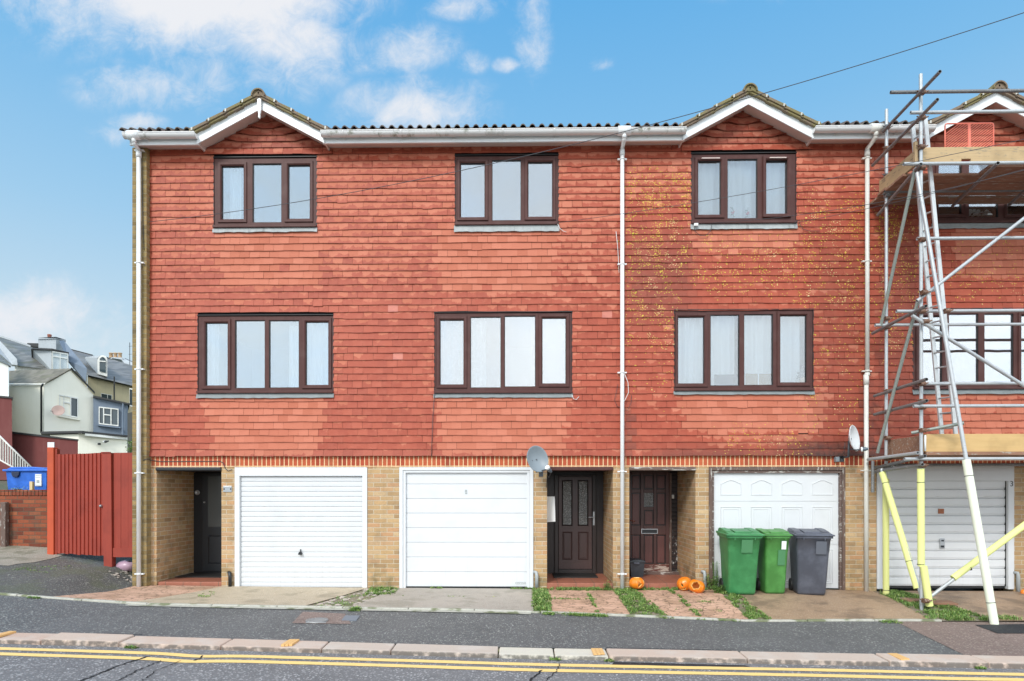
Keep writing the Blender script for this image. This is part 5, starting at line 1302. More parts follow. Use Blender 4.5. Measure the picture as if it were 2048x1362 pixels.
def weed(px, Y, label, h=.3, n=260, spread=.12, name='weed_plant', sx=1.0):
    x0 = PXx(px, Y); z0 = Hh(x0, Y); T = thing(name, label, 'weed', (x0, Y, z0), 'weeds along the house fronts'); mb = MB(); mb.at = {'tone': []}; st = MB(); r_ = random.Random(px)
    for k in range(9):
        a = r_.uniform(0, 2 * pi); tip = Vector((x0 + cos(a) * spread * r_.uniform(.3, 1) * sx, Y + sin(a) * spread * .5, z0 + h * r_.uniform(.5, 1))); b0 = Vector((x0 + cos(a) * .02, Y, z0)); mid = b0.lerp(tip, .5) + Vector((0, 0, h * .1))
        st.path([b0, mid, tip], .003, 5)
        for q in range(n // 9):
            f_ = r_.uniform(.1, 1); p = (b0.lerp(mid, f_ * 2) if f_ < .5 else mid.lerp(tip, f_ * 2 - 1)) + Vector((r_.gauss(0, .03 * sx), r_.gauss(0, .02), r_.gauss(0, .015)))
            a2 = r_.uniform(0, 6.28); el = r_.uniform(-.4, .8); d = Vector((cos(a2) * cos(el), sin(a2) * cos(el), sin(el))); s2 = Vector((-sin(a2), cos(a2), 0)); sz = r_.uniform(.014, .034)
            mb.face([p, p + d * sz * .5 + s2 * sz * .35, p + d * sz, p + d * sz * .5 - s2 * sz * .35]); mb.at['tone'].append(r_.uniform(.1, .8))
    mb.build('leaf_cluster', M_LEAF, T); st.build('stem', M_LEAF, T); return T
weed(1424, -.14, 'bushy green weed between the two pumpkins and the green bin', .26, 520, .14)
weed(1436, -.45, 'low spreading green weed at the foot of the large green bin', .14, 420, .16)
weed(1212, -.10, 'small weed growing by the step of the two-pane brown door', .16, 160, .07)
tw = weed(1431, -.05, 'thin dry wiry weed standing before white panelled garage door', .50, 60, .05)
# ---------------------------------------------------------------- left side: gate, wall, bin, houses up the hill
# red timber gate, its post, and the fixed panel
fx0, fY0 = PXx(107, .9), .9; fx1, fY1 = PXx(217, .35), .35
T = thing('gate_post', 'square orange-red timber post at the left of the red gate', 'post', (fx0, fY0, .35), 'red timber posts')
mb = MB(); mb.box(fx0 - .075, fx0 + .045, fY0 - .06, fY0 + .06, .22, PZ(107, 895, fY0)); o = mb.build('post', M_REDPOST, T, bevel=.008)
mb = MB(); mb.box(fx0 + .046, fx0 + .085, fY0 - .03, fY0 + .05, .36, PZ(107, 898, fY0)); mb.build('batten', M_REDFENCE, T, bevel=.004)
T = thing('timber_gate', 'tall red gate of overlapping vertical boards', 'gate', ((fx0 + fx1) / 2, .6, .46))
mb = MB(); ga, gb = Vector((PXx(116, .86), .86, 0)), Vector((PXx(211, .40), .40, 0)); n = 12; d = (gb - ga); dn = d.normalized(); nn = Vector((dn.y, -dn.x, 0))
for k in range(n):
    a = ga + d * (k / n); b = ga + d * ((k + 1.12) / n); z0 = .455 + rr.uniform(-.008, .008); zt = 2.245 + rr.uniform(-.006, .006) + .012 * abs(k - 4) / 5
    if k == n - 1: b = gb
    p = [a + nn * .012, b + nn * .034, b + nn * .014, a - nn * .004]
    mb.prism([(q.x, q.y, z0) for q in p], (0, 0, zt - z0))
mb.build('boards', M_REDFENCE, T)
mb = MB(); [mb.prism([(q.x, q.y, z) for q in (ga - nn * .006, gb - nn * .006, gb - nn * .05, ga - nn * .05)], (0, 0, .1)) for z in (.6, 1.3, 2.0)]; mb.build('rail', M_REDFENCE, T)
mb = MB(); kx = gb - dn * .07; mb.M = Matrix.Translation((kx.x, kx.y - .05, PZ(210, 1012, .4))) @ Matrix.Rotation(R(90), 4, 'X'); mb.lathe([(.0, .03), (.022, .02), (.026, 0), (.026, -.03)], 12); mb.M = None; mb.build('latch', M_STEEL, T)
T = thing('gate_post', 'dark red post between the gate and the plain red panel', 'post', (fx1, fY1, .25), 'red timber posts')
mb = MB(); a = PXx(209.5, .33); b = PXx(224, .33); mb.prism([(a, .30, .26), (b + .02, .30, .20), (b - .0, .30, 2.25), (a - .03, .30, 2.25)], (0, .11, 0)); mb.build('post', M_REDFENCE, T, bevel=.006)
mb = MB(); mb.box(a - .03, b, .28, .30, 2.25, 2.262); mb.build('post_cap', M_REDFENCE, T)
T = thing('fence_panel', 'plain red boarded fence panel beside the end house wall', 'fence panel', ((b - 6.44) / 2, .38, .4))
mb = MB(); x_ = b + .021; n = 5; wd_ = (-6.445 - x_) / n
for k in range(n): mb.box(x_ + k * wd_ + .001, x_ + (k + 1) * wd_ - .001, .34 + .003 * (k % 2), .37, .44, 2.25 + rr.uniform(-.003, .003))
mb.build('boards', M_REDFENCE, T, bevel=.002)
mb = MB(); mb.box(x_, -6.445, .32, .3399, .44, .60); mb.build('gravel_board', M_REDFENCE, T)
# bag under the fence
bx, by = PXx(252, .42), .42; mb = MB(); mb.M = Matrix.Translation((bx, by, Hh(bx, by) + .05)); n = 14; rows = []
for k in range(9):
    ph = pi * k / 8; rows.append([(sin(ph) * cos(2 * pi * q / n) * .17 * (1 + .25 * mnoise.noise((k * .9, q * 1.1, 2))), sin(ph) * sin(2 * pi * q / n) * .10, cos(ph) * .10 * (1 + .3 * mnoise.noise((k * .5, q * .8, 5)))) for q in range(n + 1)])
mb.sheet(rows); mb.M = None; tag(mb.build('plastic_bag', M_PINKBAG), 'crumpled pink plastic bag lying under the red fence panel', 'bag')
# low brick wall
wx = PXx(98, 1.3); T = thing('garden_wall', 'low old red brick garden wall left of the gate', 'wall', ((-14 + wx) / 2, 1.42, .4))
mb = MB(); mb.box(-14, wx, 1.30, 1.52, .1, 1.50); mb.build('brickwork', M_REDB, T)
mb = MB(); n = 70; cw_ = (wx + 14 + .03) / n
for k in range(n): mb.box(-14 + k * cw_ + .004, -14 + (k + 1) * cw_ - .004, 1.285, 1.53, 1.501, 1.61 + rr.uniform(-.006, .006))
mb.build('coping', M_REDB, T, bevel=.006)
px_ = PXx(7, 1.2); mb = MB(); mb.box(px_ - .05, px_ + .05, 1.18, 1.27, .2, 1.38); tag(mb.build('timber_post', M_OLDWOOD, bevel=.01), 'weathered grey timber post standing before the garden wall', 'post')
# blue bin
T = thing('blue_bin', 'large blue lidded bin with white label behind garden wall', 'bin', (PXx(53, 2.1), 2.1, 1.07))
bx0, bx1 = PXx(12, 2.0), PXx(93, 2.0); zt = PZ(50, 943, 2.0); mb = MB(); b0, b1 = bx0 + .06, bx1 - .06
F0 = [(b0, 2.06, 1.07), (b1, 2.06, 1.07), (b1, 2.5, 1.07), (b0, 2.5, 1.07)]; F1 = [(bx0, 2.0, zt), (bx1, 2.0, zt), (bx1, 2.56, zt), (bx0, 2.56, zt)]
mb.face(F0[::-1]); mb.face(F1)
for k in range(4): j = (k + 1) % 4; mb.face([F0[k], F0[j], F1[j], F1[k]])
mb.build('body', M_BINB, T, bevel=.02)
mb = MB(); lx0, lx1 = PXx(7.5, 2.0), PXx(97.5, 2.0); mb.box(lx0, lx1, 1.96, 2.6, zt + .002, zt + .045)
mb.prism([(lx0 + .05, 1.99, zt + .0451), (lx1 - .03, 1.99, zt + .0451), (lx1 - .12, 1.99, zt + .07), (lx1 - .35, 1.99, zt + .095), (lx0 + .15, 1.99, zt + .09)], (0, .56, 0)); mb.build('lid', M_BINB, T, bevel=.012)
mb = MB(); c = PXx(31.5, 1.99); mb.prism([(c - .085, 1.972, zt - .005), (c + .085, 1.972, zt - .005), (c + .075, 1.972, zt - .07), (c + .04, 1.972, zt - .115), (c - .04, 1.972, zt - .115), (c - .075, 1.972, zt - .07)], (0, .035, 0)); mb.build('latch', mat('navy_plastic', color=(.01, .02, .06), rough=.5), T, bevel=.008)
mb = MB(); a, b = PXx(69, 1.98), PXx(81.5, 1.98); z0, z1 = PZ(75, 972, 1.98), PZ(75, 948, 1.98); mb.box(a, b, 2.0 - .005, 2.03, z0, z1); lb = mb.build('label', M_STICK, T)
mb = MB(); [MB().box(*q, 1.9935, 1.9945, *r).build('print', M_PVCG, lb) for q, r in (((a + .01, b - .012), (z1 - .03, z1 - .02)), ((a + .01, b - .02), (z1 - .07, z1 - .062)), ((a + .03, b - .04), (z0 + .06, z0 + .12)), ((a + .01, b - .012), (z0 + .012, z0 + .022)))]
mb = MB(); c = PXx(60, 1.6); mb.box(c - .03, c + .03, 1.62, 1.68, 1.05, PZ(60, 963, 1.6)); tag(mb.build('timber_stake', woodmat('pale_timber', (.6, .45, .22), (.72, .58, .33), ax=2), bevel=.004), 'short pale timber stake in front of the blue bin', 'stake')
T = thing('wall_plant', 'small grey-green leafy plant on top of the garden wall', 'plant', (PXx(38, 1.6), 1.6, 1.55)); mb = MB(); mb.at = {'tone': []}
for _ in range(260):
    a = rr.gauss(0, .10); p = Vector((PXx(38, 1.6) + a, 1.6 + rr.gauss(0, .04), 1.56 + abs(rr.gauss(0, .045)))); an = rr.uniform(0, 6.3); d_ = Vector((cos(an), sin(an), .6)) * .03; s_ = Vector((-sin(an), cos(an), 0)) * .009; mb.face([p, p + d_ * .5 + s_, p + d_, p + d_ * .5 - s_]); mb.at['tone'].append(rr.random())
mb.build('leaf_cluster', mat('grey_green_leaf', color=(.20, .27, .17), rough=.6), T)

def pol(mb, pts, back=(0, .4, 0)):
    k_ = back[1]; ax_ = sum(P(*q).x for q in pts) / len(pts); ay_ = sum(q[2] for q in pts) / len(pts) + CD; back = (back[0] * .3 + k_ * ax_ / ay_ * 1.02, k_, back[2])
    """pts: (px, py, depth) measured corners"""
    mb.prism([P(*q) for q in pts], back); return mb
def ppart(name, pts, m, T, back=(0, .4, 0)): mb = MB(); pol(mb, pts, back); return mb.build(name, m, T)
# maroon yard wall with handrail steps
T = thing('yard_wall', 'maroon painted rendered yard wall with patchy paint below cream house', 'wall', P(90, 935, 11.0))
ppart('wall', [(-60, 960, 10), (25, 960, 10), (23.5, 795, 10), (-60, 788, 10)], M_MAROON, T, (0, .4, 0))
ppart('wall', [(24, 960, 10.6), (156, 960, 10.6), (156, 879, 10.6), (86, 872, 10.6), (24, 866, 10.6)], M_MAROON, T)
mb = MB(); pol(mb, [(-60, 789.5, 9.95), (26, 797, 9.95), (26, 793.5, 9.95), (-60, 786, 9.95)], (0, .5, 0)); pol(mb, [(24, 867, 10.55), (157, 881, 10.55), (157, 878.5, 10.55), (24, 863, 10.55)], (0, .5, 0)); mb.build('coping', M_FELT, T)
mb = MB(); mb.box(P(95, 0, 8.2).x, P(108, 0, 8.2).x, 8.2, 8.22, PZ(100, 940, 8.2), PZ(100, 884.5, 8.2)); T2 = mb.build('sign_board', M_STICK); tag(T2, 'small white sign board above the tall red gate post', 'sign')
T = thing('stair_railing', 'pinkish white stair railing with balusters descending to the right', 'railing', P(20, 930, 5.0))
mb = MB(); Y = 5.0
mb.path([P(-25, 848, Y), P(66, 938, Y)], .022, 8); mb.build('handrail', M_CREAMW, T)
mb = MB(); mb.path([P(-25, 906, Y), P(50, 948, Y)], .02, 8); mb.build('bottom_rail', M_CREAMW, T)
for k in range(17):
    px = -18 + k * 4.9; mb = MB(); mb.tube(P(px, 855 + (px + 18) * .989, Y), P(px, 910 + (px + 18) * .56, Y), .014, 8); mb.build('baluster', M_CREAMW, T)
mb = MB(); pol(mb, [(-60, 960, 5.1), (40, 960, 5.1), (-60, 885, 5.1)], (0, 1, 0)); mb.build('stair_side', M_MAROON, T)
# cream gabled house
T = thing('cream_house', 'cream rendered house with brown tiled gable and white windows', 'house', P(100, 900, 30))
c = 28.0
ppart('side_wall', [(18, 900, 29.5), (88, 900, c), (88, 767, c), (18, 768, 29.5)], M_CREAM, T, (0, 4, 0))
ppart('gable_wall', [(88, 900, c), (187, 900, 30.5), (187, 789, 30.5), (141, 741, 29.3), (88, 768, c)], M_CREAM, T, (-1.5, 4, 0))
mb = MB(); mb.face([P(18, 767, 29.3), P(90, 766, 27.8), P(143, 737, 29.3), P(100, 738, 31.5), P(18, 741.5, 32)]); mb.prism([P(18, 767, 29.3), P(90, 766, 27.8), P(143, 737, 29.3), P(18, 742, 32)], (0, .3, .08)); mb.build('roof', M_SLATE3, T)
mb = MB(); mb.prism([P(141, 737, 29.2), P(189.5, 787, 30.4), P(189.5, 783.5, 30.4), P(143, 734.8, 29.2)], (-.2, .3, 0)); mb.build('verge', M_FELT, T)
ppart('fascia', [(18, 771, 29.2), (86, 769.5, 27.8), (86, 766.5, 27.8), (18, 768, 29.2)], M_WHREND, T, (0, .1, 0))
mb = MB(); mb.path([P(85.5, 768, 27.7), P(82.5, 774, 27.8), P(82.5, 866, 27.8)], .055, 8); mb.build('drainpipe', M_BLACKP, T)
def pwin(T, px0, px1, py0, py1, Y, lights, slope=0, dY=0, sill=None, tr=None, m=M_FARWIN):
    """white casement window: lights = fractions of the vertical bars"""
    f = lambda u, v: (px0 + (px1 - px0) * u, py0 + (py1 - py0) * v + slope * u, Y + dY * u)
    W = MB(); e = .045; ev = .06
    def bar(u0, u1, v0, v1, yo=0): a = [f(u0, v1), f(u1, v1), f(u1, v0), f(u0, v0)]; pol(W, [(p[0], p[1], p[2] - .08 - yo) for p in a], (0, .15, 0))
    bar(0, 1, 0, ev); bar(0, 1, 1 - ev, 1); bar(0, e, ev, 1 - ev); bar(1 - e, 1, ev, 1 - ev)
    for u in lights: bar(u - e * .6, u + e * .6, ev, 1 - ev)
    if tr: bar(tr[0], tr[1], tr[2] - .03, tr[2] + .03, .002)
    Wn = W.build('window', M_WHREND, T); g = MB(); a = [f(.01, .98), f(.99, .98), f(.99, .02), f(.01, .02)]; pol(g, [(p[0], p[1], p[2] - .02) for p in a], (0, .05, 0)); g.build('pane', m, Wn)
    if sill: s_ = MB(); a = [f(-.06, 1.10), f(1.1, 1.10), f(1.1, 1.02), f(-.06, 1.02)]; pol(s_, [(p[0], p[1], p[2] - .18) for p in a], (0, .2, 0)); s_.build('sill', M_CREAM if sill == 1 else M_GREYR, Wn)
pwin(T, 118, 156, 788.5, 829, 28.75, (.25, .62), slope=7, dY=.95, sill=1, tr=(.25, .62, .34))
# its rusty dish
D = thing('satellite_dish', 'small rust-stained dish on the cream house wall under its window', 'satellite dish', P(113, 823, 28)); mb = MB(); mb.M = Matrix.Translation(P(117, 822, 28.1)) @ Matrix.Rotation(R(70), 4, 'X') @ Matrix.Rotation(R(25), 4, 'Y'); mb.lathe([(0, .0), (.2, .03), (.34, .09), (.35, .09), (.2, .02), (0, -.01)], 20); mb.M = None; mb.build('reflector', mat('rusty_dish', color=(.42, .30, .26), rough=.8), D); mb = MB(); mb.tube(P(113, 823, 28.3), P(101, 822, 27.7), .02); mb.build('arm', M_BLACKP, D)
# grey-blue extension
T = thing('extension_house', 'blue-grey rendered flat-roofed extension beside the cream house', 'house', P(220, 880, 30))
ppart('wall', [(186.5, 900, 30.2), (256, 900, 31), (256, 808, 31), (186.5, 793, 30.2)], M_GREYR, T, (0, 3, 0))
ppart('roof', [(186, 794.5, 30.0), (260, 809.5, 30.8), (260, 806.5, 30.8), (186, 790.5, 30.0)], M_FELT, T, (0, 3.3, 0))
pwin(T, 197.5, 237, 813, 848, 30.3, (.25, .62), slope=4.5, dY=.4, sill=2, tr=(.25, .62, .42))
mb = MB(); mb.tube(P(246, 807, 30.7), P(245, 872, 30.7), .06); mb.build('drainpipe', M_GREYR, T)
# lean-to
T = thing('lean_to', 'low cream lean-to with black felt roof edge above the red gate', 'lean-to', P(180, 905, 24))
ppart('wall', [(100, 960, 24), (157, 960, 24), (157, 868, 24), (100, 870, 24)], M_CREAM, T, (0, 4, 0)); ppart('wall', [(157, 960, 24), (254.5, 960, 25.5), (254.5, 875, 25.5), (157, 867, 24)], M_CREAM, T, (-.8, 4, 0))
ppart('roof', [(82, 867.5, 23.8), (163, 866, 23.8), (163, 861.5, 23.8), (82, 863, 23.8)], M_FELT, T, (0, 5, 0)); ppart('roof', [(163, 866, 23.8), (255, 874, 25.3), (255, 870.5, 25.3), (163, 861.5, 23.8)], M_FELT, T, (0, 4, 0)); ppart('fascia', [(170, 871, 23.85), (255, 879.5, 25.4), (255, 874.5, 25.4), (170, 866.8, 23.85)], M_WHREND, T, (0, .1, 0))
mb = MB(); mb.M = Matrix.Translation(P(200, 888, 24.55)) @ Matrix.Rotation(R(90), 4, 'X'); mb.lathe([(.06, 0), (.06, .12), (0, .12)], 12); mb.M = None; mb.build('vent', M_BLACKP, T)
mb = MB(); mb.tube(P(208, 884, 24.6), P(210, 883, 24.3), .07, 12); mb.build('lamp', M_STICK, T); mb = MB(); mb.tube(P(211, 883.5, 24.3), P(217, 882, 24.1), .075, 12, r1=.03); mb.build('camera_hood', M_BLACKP, T)
# far left white house and mossy-roofed house
T = thing('white_house', 'white rendered house at the left edge with dark slate verge', 'house', P(-20, 800, 26))
ppart('wall', [(-80, 900, 26), (17, 900, 26), (17, 731, 26), (-80, 690, 26)], M_WHREND, T, (0, 4, 0)); ppart('roof', [(-80, 688, 25.8), (22, 732, 25.8), (18, 728, 26.8), (-80, 640, 29)], M_SLATE, T, (0, .5, 0))
T = thing('moss_roofed_house', 'house with mossy dark slate roof and grey parapet at upper left', 'house', P(50, 800, 36))
ppart('roof', [(-40, 700, 35), (34, 731, 34), (100, 739, 34), (100, 733, 34.6), (62, 693, 40), (-40, 660, 40)], M_SLATE, T, (0, .4, 0)); ppart('wall', [(17, 900, 34.5), (110, 900, 34.5), (110, 739, 34.5), (30, 730, 34.5)], M_WHREND, T, (0, 5, 0))
ppart('parapet', [(-20, 690, 33.5), (24, 729, 33.5), (35, 730, 33.5), (34, 718, 33.5), (0, 682, 34.5), (-20, 668, 35)], M_GREYR2, T, (0, .6, 0))
ppart('ridge', [(-40, 662, 39.8), (61, 694, 39.8), (61, 690.5, 39.8), (-40, 657, 39.8)], M_GREYR2, T, (0, .4, 0))
ppart('flat_roof', [(50, 692, 40.2), (78, 694, 40.2), (78, 686.5, 40.2), (55, 686, 40.2)], M_FELT, T, (0, .4, 0))
T = thing('dormer_house', 'house with square grey dormer and broad rendered chimney', 'house', P(110, 800, 36))
ppart('dormer', [(64, 697, 33.5), (103, 741, 33.2), (103, 699, 33.2), (66, 695.5, 33.6)], M_GREYR2, T, (0, 2.5, 0)); ppart('dormer', [(102.5, 741, 33.2), (137, 741, 34), (137, 705, 34), (102.5, 698.5, 33.2)], M_WHREND, T, (0, 2.5, 0)); ppart('dormer_roof', [(62, 697.5, 33.1), (104, 700, 33.0), (138, 706.5, 33.8), (138, 704.5, 33.8), (104, 697, 33.0), (66, 695, 33.3)], M_FELT, T, (0, 3, 0))
pwin(T, 105, 136, 702, 740, 33.15, (.5,), slope=5, dY=.7, tr=(.0, 1, .26), m=M_LACE)
ch = MB(); pol(ch, [(77, 697, 36), (112, 700, 36), (112, 676, 36), (77, 677, 36)], (0, 1, 0)); pol(ch, [(112, 701, 36), (131, 705, 37), (131, 681, 37), (112, 676, 36)], (0, .5, 0)); chn = ch.build('chimney', M_GREYR2, T); ppart('chimney_cap', [(76.5, 678, 35.9), (112, 677, 35.9), (131.5, 682, 36.8), (131.5, 679.5, 36.8), (112, 673.5, 35.9), (77, 675, 35.9)], M_GREYR2, chn, (0, 1.2, 0))
mb = MB(); q = P(99, 674, 36.4); mb.lathe([(.14, 0), (.13, .12), (.16, .13), (.12, .2), (0, .2)], 14, c=q); mb.build('chimney_pot', mat('red_clay_pot', color=(.32, .11, .07), rough=.8), chn)
ppart('parapet', [(118, 681, 35.5), (137, 722, 34.4), (172, 763, 33.8), (174, 737, 33.8), (128, 681, 36)], M_GREYR, T, (0, .5, 0)); ppart('wall', [(100, 900, 34.8), (174, 900, 34.8), (174, 745, 34.8), (100, 735, 34.8)], M_YELR, T, (0, 5, 0))
T = thing('arched_dormer_house', 'yellowish rendered house with arched white dormer in slate roof', 'house', P(220, 800, 40))
ppart('roof', [(139, 699, 42), (176, 750, 37.5), (272, 773, 39.5), (272, 733, 44), (214, 716, 43.5), (185, 711, 43)], M_SLATE2, T, (0, .4, 0)); ppart('wall', [(175, 900, 38), (272, 900, 40), (272, 772, 40), (175, 751, 38)], M_YELR, T, (0, 5, 0)); ppart('gutter', [(175.5, 753, 37.7), (272, 774.5, 39.7), (272, 772, 39.7), (175.5, 750, 37.7)], M_FELT, T, (0, .2, 0))
ppart('ridge', [(139, 700.5, 42), (186, 712.5, 43), (186, 709.5, 43), (139, 697, 42)], M_FELT, T, (0, .3, 0)); ppart('ridge', [(213, 716.5, 43.4), (243, 729, 44), (243, 726, 44), (213, 713.5, 43.4)], M_FELT, T, (0, .3, 0))
n = 12; arc = [(205 + 9.5 * cos(pi * k / n), 720 - 9.5 * sin(pi * k / n), 38.3) for k in range(n + 1)]
ppart('dormer', [(195.5, 748, 38.3), (214.5, 753, 38.3)] + arc, M_WHREND, T, (-.9, 2.4, 0)); ppart('dormer_side', [(173, 722, 39.2), (195, 748, 38.6), (195, 716, 38.6), (200, 711, 38.6), (170, 714, 39.6)], M_GREYR2, T, (0, .8, 0))
arc2 = [(205 + 6 * cos(pi * k / n), 721 - 7 * sin(pi * k / n), 38.2) for k in range(n + 1)]; wn = ppart('window', [(199, 742, 38.2), (211, 745, 38.2)] + arc2, M_FARWIN, T, (0, .05, 0)); ppart('glazing_bar', [(198.5, 723, 38.12), (211.5, 724, 38.12), (211.5, 722, 38.12), (198.5, 721, 38.12)], M_WHREND, wn, (0, .05, 0))
mb = MB(); mb.tube(P(228.5, 753, 37.9), P(228.5, 800, 37.9), .05); mb.build('drainpipe', M_FELT, T); pwin(T, 202, 224, 786, 802, 37.85, (.6,), slope=4)
pwin(T, 259, 272, 776, 812, 38.8, (.5,), slope=3)
T = thing('chimney_house', 'furthest house with pale parapet and cluster of buff chimney pots', 'house', P(240, 740, 48))
ppart('parapet', [(224, 716, 46), (243, 719, 46), (272, 758, 45), (272, 728, 46), (246, 716, 47), (224, 714, 47)], M_GREYR2, T, (0, .5, 0)); chn = ppart('chimney', [(222, 722, 46.5), (245, 724, 46.5), (245, 715, 46.5), (222, 714.5, 46.5)], M_GREYR2, T, (0, 1, 0))
ppart('roof', [(246, 722, 47.5), (275, 740, 47.5), (275, 727, 49), (250, 716, 49)], M_SLATE2, T, (0, .4, 0))
for k, px in enumerate((222, 231, 240)):
    mb = MB(); q = P(px, 715.5, 46.8); mb.lathe([(.17, 0), (.14, .35), (.18, .37), (.18, .45), (.13, .46), (.13, .3)], 12, c=q); mb.build('chimney_pot', M_TERRA, chn)
T = thing('tv_aerial', 'tall thin roof aerial on mast at left of the end house', 'aerial', P(259.5, 730, 44)); mb = MB(); mb.tube(P(259.5, 735, 44), P(259.5, 685, 44), .03); mb.build('mast', M_DISHD, T); mb = MB(); [mb.tube(P(257.5, py, 44), P(265, py - 1, 44), .015) for py in (693, 709)]; mb.build('antenna', M_DISHD, T)
# dark wall and shrub in the gap behind the fence
T = thing('back_wall', 'dark weathered wall in the gap between the lean-to and end house', 'wall', P(264, 905, 16)); ppart('wall', [(255, 960, 18), (276, 960, 18), (276, 822, 18), (255, 826, 18)], mat('dark_render', color=(.075, .075, .068), rough=.9), T)
T = thing('shrub', 'bright green shrub showing behind the red fence panel', 'shrub', P(269, 905, 8)); mb = MB(); mb.at = {'tone': []}; q = P(271, 895, 8)
for _ in range(900):
    p = q + Vector((rr.gauss(0, .10), rr.gauss(0, .12), rr.gauss(-.05, .14))); an = rr.uniform(0, 6.3); el = rr.uniform(-.5, 1); d_ = Vector((cos(an) * cos(el), sin(an) * cos(el), sin(el))) * .055; s_ = Vector((-sin(an), cos(an), 0)) * .018; mb.face([p, p + d_ * .5 + s_, p + d_, p + d_ * .5 - s_]); mb.at['tone'].append(rr.uniform(.5, 1))
mb.build('foliage', M_LEAF, T); mb = MB(); mb.path([(q.x, q.y, .3), (q.x, q.y, q.z)], .02, 6); mb.build('stem', M_OLDWOOD, T)
# ---------------------------------------------------------------- wheelie bins
def wheelie(name, label, m, px, Y, w_, d_, h, rot, seed=0, ribbed=False):
    x0 = PXx(px, Y); z0 = Hh(x0, Y - 0.1) + .014; T = thing(name, label, 'wheelie bin', (x0, Y, z0), 'wheelie bins outside the panelled garage')
    M0 = Matrix.Translation((x0, Y, z0)) @ Matrix.Rotation(R(rot), 4, 'Z')
    def rr_(cx, cy, hw, hd, r, z, n=5):
        pts = []
        for (sx, sy, a0) in ((1, -1, -90), (1, 1, 0), (-1, 1, 90), (-1, -1, 180)):
            for k in range(n + 1): a = R(a0 + 90 * k / n); pts.append((cx + sx * (hw - r) + r * cos(a), cy + sy * (hd - r) + r * sin(a), z))
        return pts
    mb = MB(); mb.M = M0
    secs = [(0.0, .80, .66, .05, .08), (.04, .82, .70, .04, .0), (h * .66, .93, .88, .045, .0), (h * .68, .945, .895, .045, 0), (h * .86, .985, .96, .045, 0), (h * .865, 1.0, .985, .045, 0), (h * .90, 1.0, 1.0, .045, 0)]
    rings = []
    for (z, fw, fd, r, _) in secs: rings.append([mb.vert(p) for p in rr_(0, (1 - fd) * d_ * .25, w_ * fw / 2, d_ * fd / 2, r, z)])
    for a, b in zip(rings, rings[1:]):
        n = len(a)
        for k in range(n): j = (k + 1) % n; mb.fi([a[k], a[j], b[j], b[k]], True)
    mb.fi(rings[0][::-1], False); mb.fi(rings[-1], False); mb.build('body', m, T)
    # rim with front catch, lid
    mb = MB(); mb.M = M0; z = h * .885
    a = rr_(0, 0, w_ * .545, d_ * .53, .05, z); b = rr_(0, 0, w_ * .55, d_ * .535, .05, z + .035)
    ia = [mb.vert(p) for p in a]; ib = [mb.vert(p) for p in b]; n = len(a)
    for k in range(n): j = (k + 1) % n; mb.fi([ia[k], ia[j], ib[j], ib[k]], True)
    mb.fi(ia[::-1], False); mb.fi(ib, False)
    for k in (-1, 1): mb.box(k * w_ * .3 - .006, k * w_ * .3 + .006, -d_ * .535, -d_ * .50, z - .03, z + .001)
    mb.build('rim', m, T, bevel=.003)
    mb = MB(); mb.M = M0; zl = z + .037
    L = [(w_ * .565, -d_ * .56, 0), (w_ * .565, d_ * .50, 0)]
    prof = [(-d_ * .575, 0.0, .0), (-d_ * .575, .022, .0), (-d_ * .42, .045, .0), (-d_ * .1, .062, 0), (d_ * .25, .080, 0), (d_ * .47, .085, 0), (d_ * .52, .05, 0), (d_ * .52, .0, 0)]
    hw = w_ * .565; sh = .03
    mb.prism([(-hw + (.0 if p[1] < .03 else sh), p[0], zl + p[1]) for p in prof], (2 * hw - 0.0, 0, 0)) if False else None
    # lid as stacked shells: flat skirt, domed top with two raised side ridges and a lip handle
    mb.prism([(-hw, -d_ * .575, zl), (-hw, d_ * .53, zl), (-hw, d_ * .53, zl + .04), (-hw, -d_ * .575, zl + .022)], (2 * hw, 0, 0))
    tp = hw * .90
    mb.prism([(-tp, -d_ * .52, zl + .02), (-tp, d_ * .50, zl + .02), (-tp, d_ * .50, zl + .078), (-tp, d_ * .20, zl + .072), (-tp, -d_ * .52, zl + .034)], (2 * tp, 0, 0))
    for s_ in (-1, 1): mb.prism([(s_ * tp * .78 - .05, -d_ * .36, zl + .04), (s_ * tp * .78 - .05, d_ * .47, zl + .07), (s_ * tp * .78 - .05, d_ * .45, zl + .092), (s_ * tp * .78 - .05, d_ * .15, zl + .088), (s_ * tp * .78 - .05, -d_ * .30, zl + .058)], (.10, 0, 0))
    mb.prism([(-hw * .45, -d_ * .40, zl + .042), (-hw * .45, d_ * .1, zl + .07), (-hw * .45, d_ * .1, zl + .085), (-hw * .45, -d_ * .38, zl + .060)], (hw * .9, 0, 0))
    lid = mb.build('lid', m, T, bevel=.010, seg=3)
    mb = MB(); mb.M = M0; mb.tube((-w_ * .42, d_ * .60, zl - .01), (w_ * .42, d_ * .60, zl - .01), .016)
    for s_ in (-1, 1): mb.box(s_ * w_ * .36 - .02, s_ * w_ * .36 + .02, d_ * .48, d_ * .61, zl - .03, zl + .01)
    mb.build('handle', m, T)
    for s_ in (-1, 1):
        mb = MB(); mb.M = M0; mb.tube((s_ * w_ * .34, d_ * .40, .10), (s_ * (w_ * .34 + .06), d_ * .40, .10), .10, 22); mb.build('wheel', M_RUBBER, T, bevel=.006)
    # recessed step lines on the front
    mb = MB(); mb.M = M0
    yf = lambda z: -(d_ * (.66 + .34 * min(1, z / (h * .9))) / 2) + (1 - (.66 + .34 * min(1, z / (h * .9)))) * d_ * .25
    return T, M0, yf
def decal(T, M0, yf, x0, x1, z0, z1, m, name='sticker', off=.006):
    mb = MB(); mb.M = M0; a, b = yf(z0), yf(z1); mb.prism([(x0, a - off, z0), (x1, a - off, z0), (x1, b - off, z1), (x0, b - off, z1)], (0, .004, 0)); return mb.build(name, m, T)
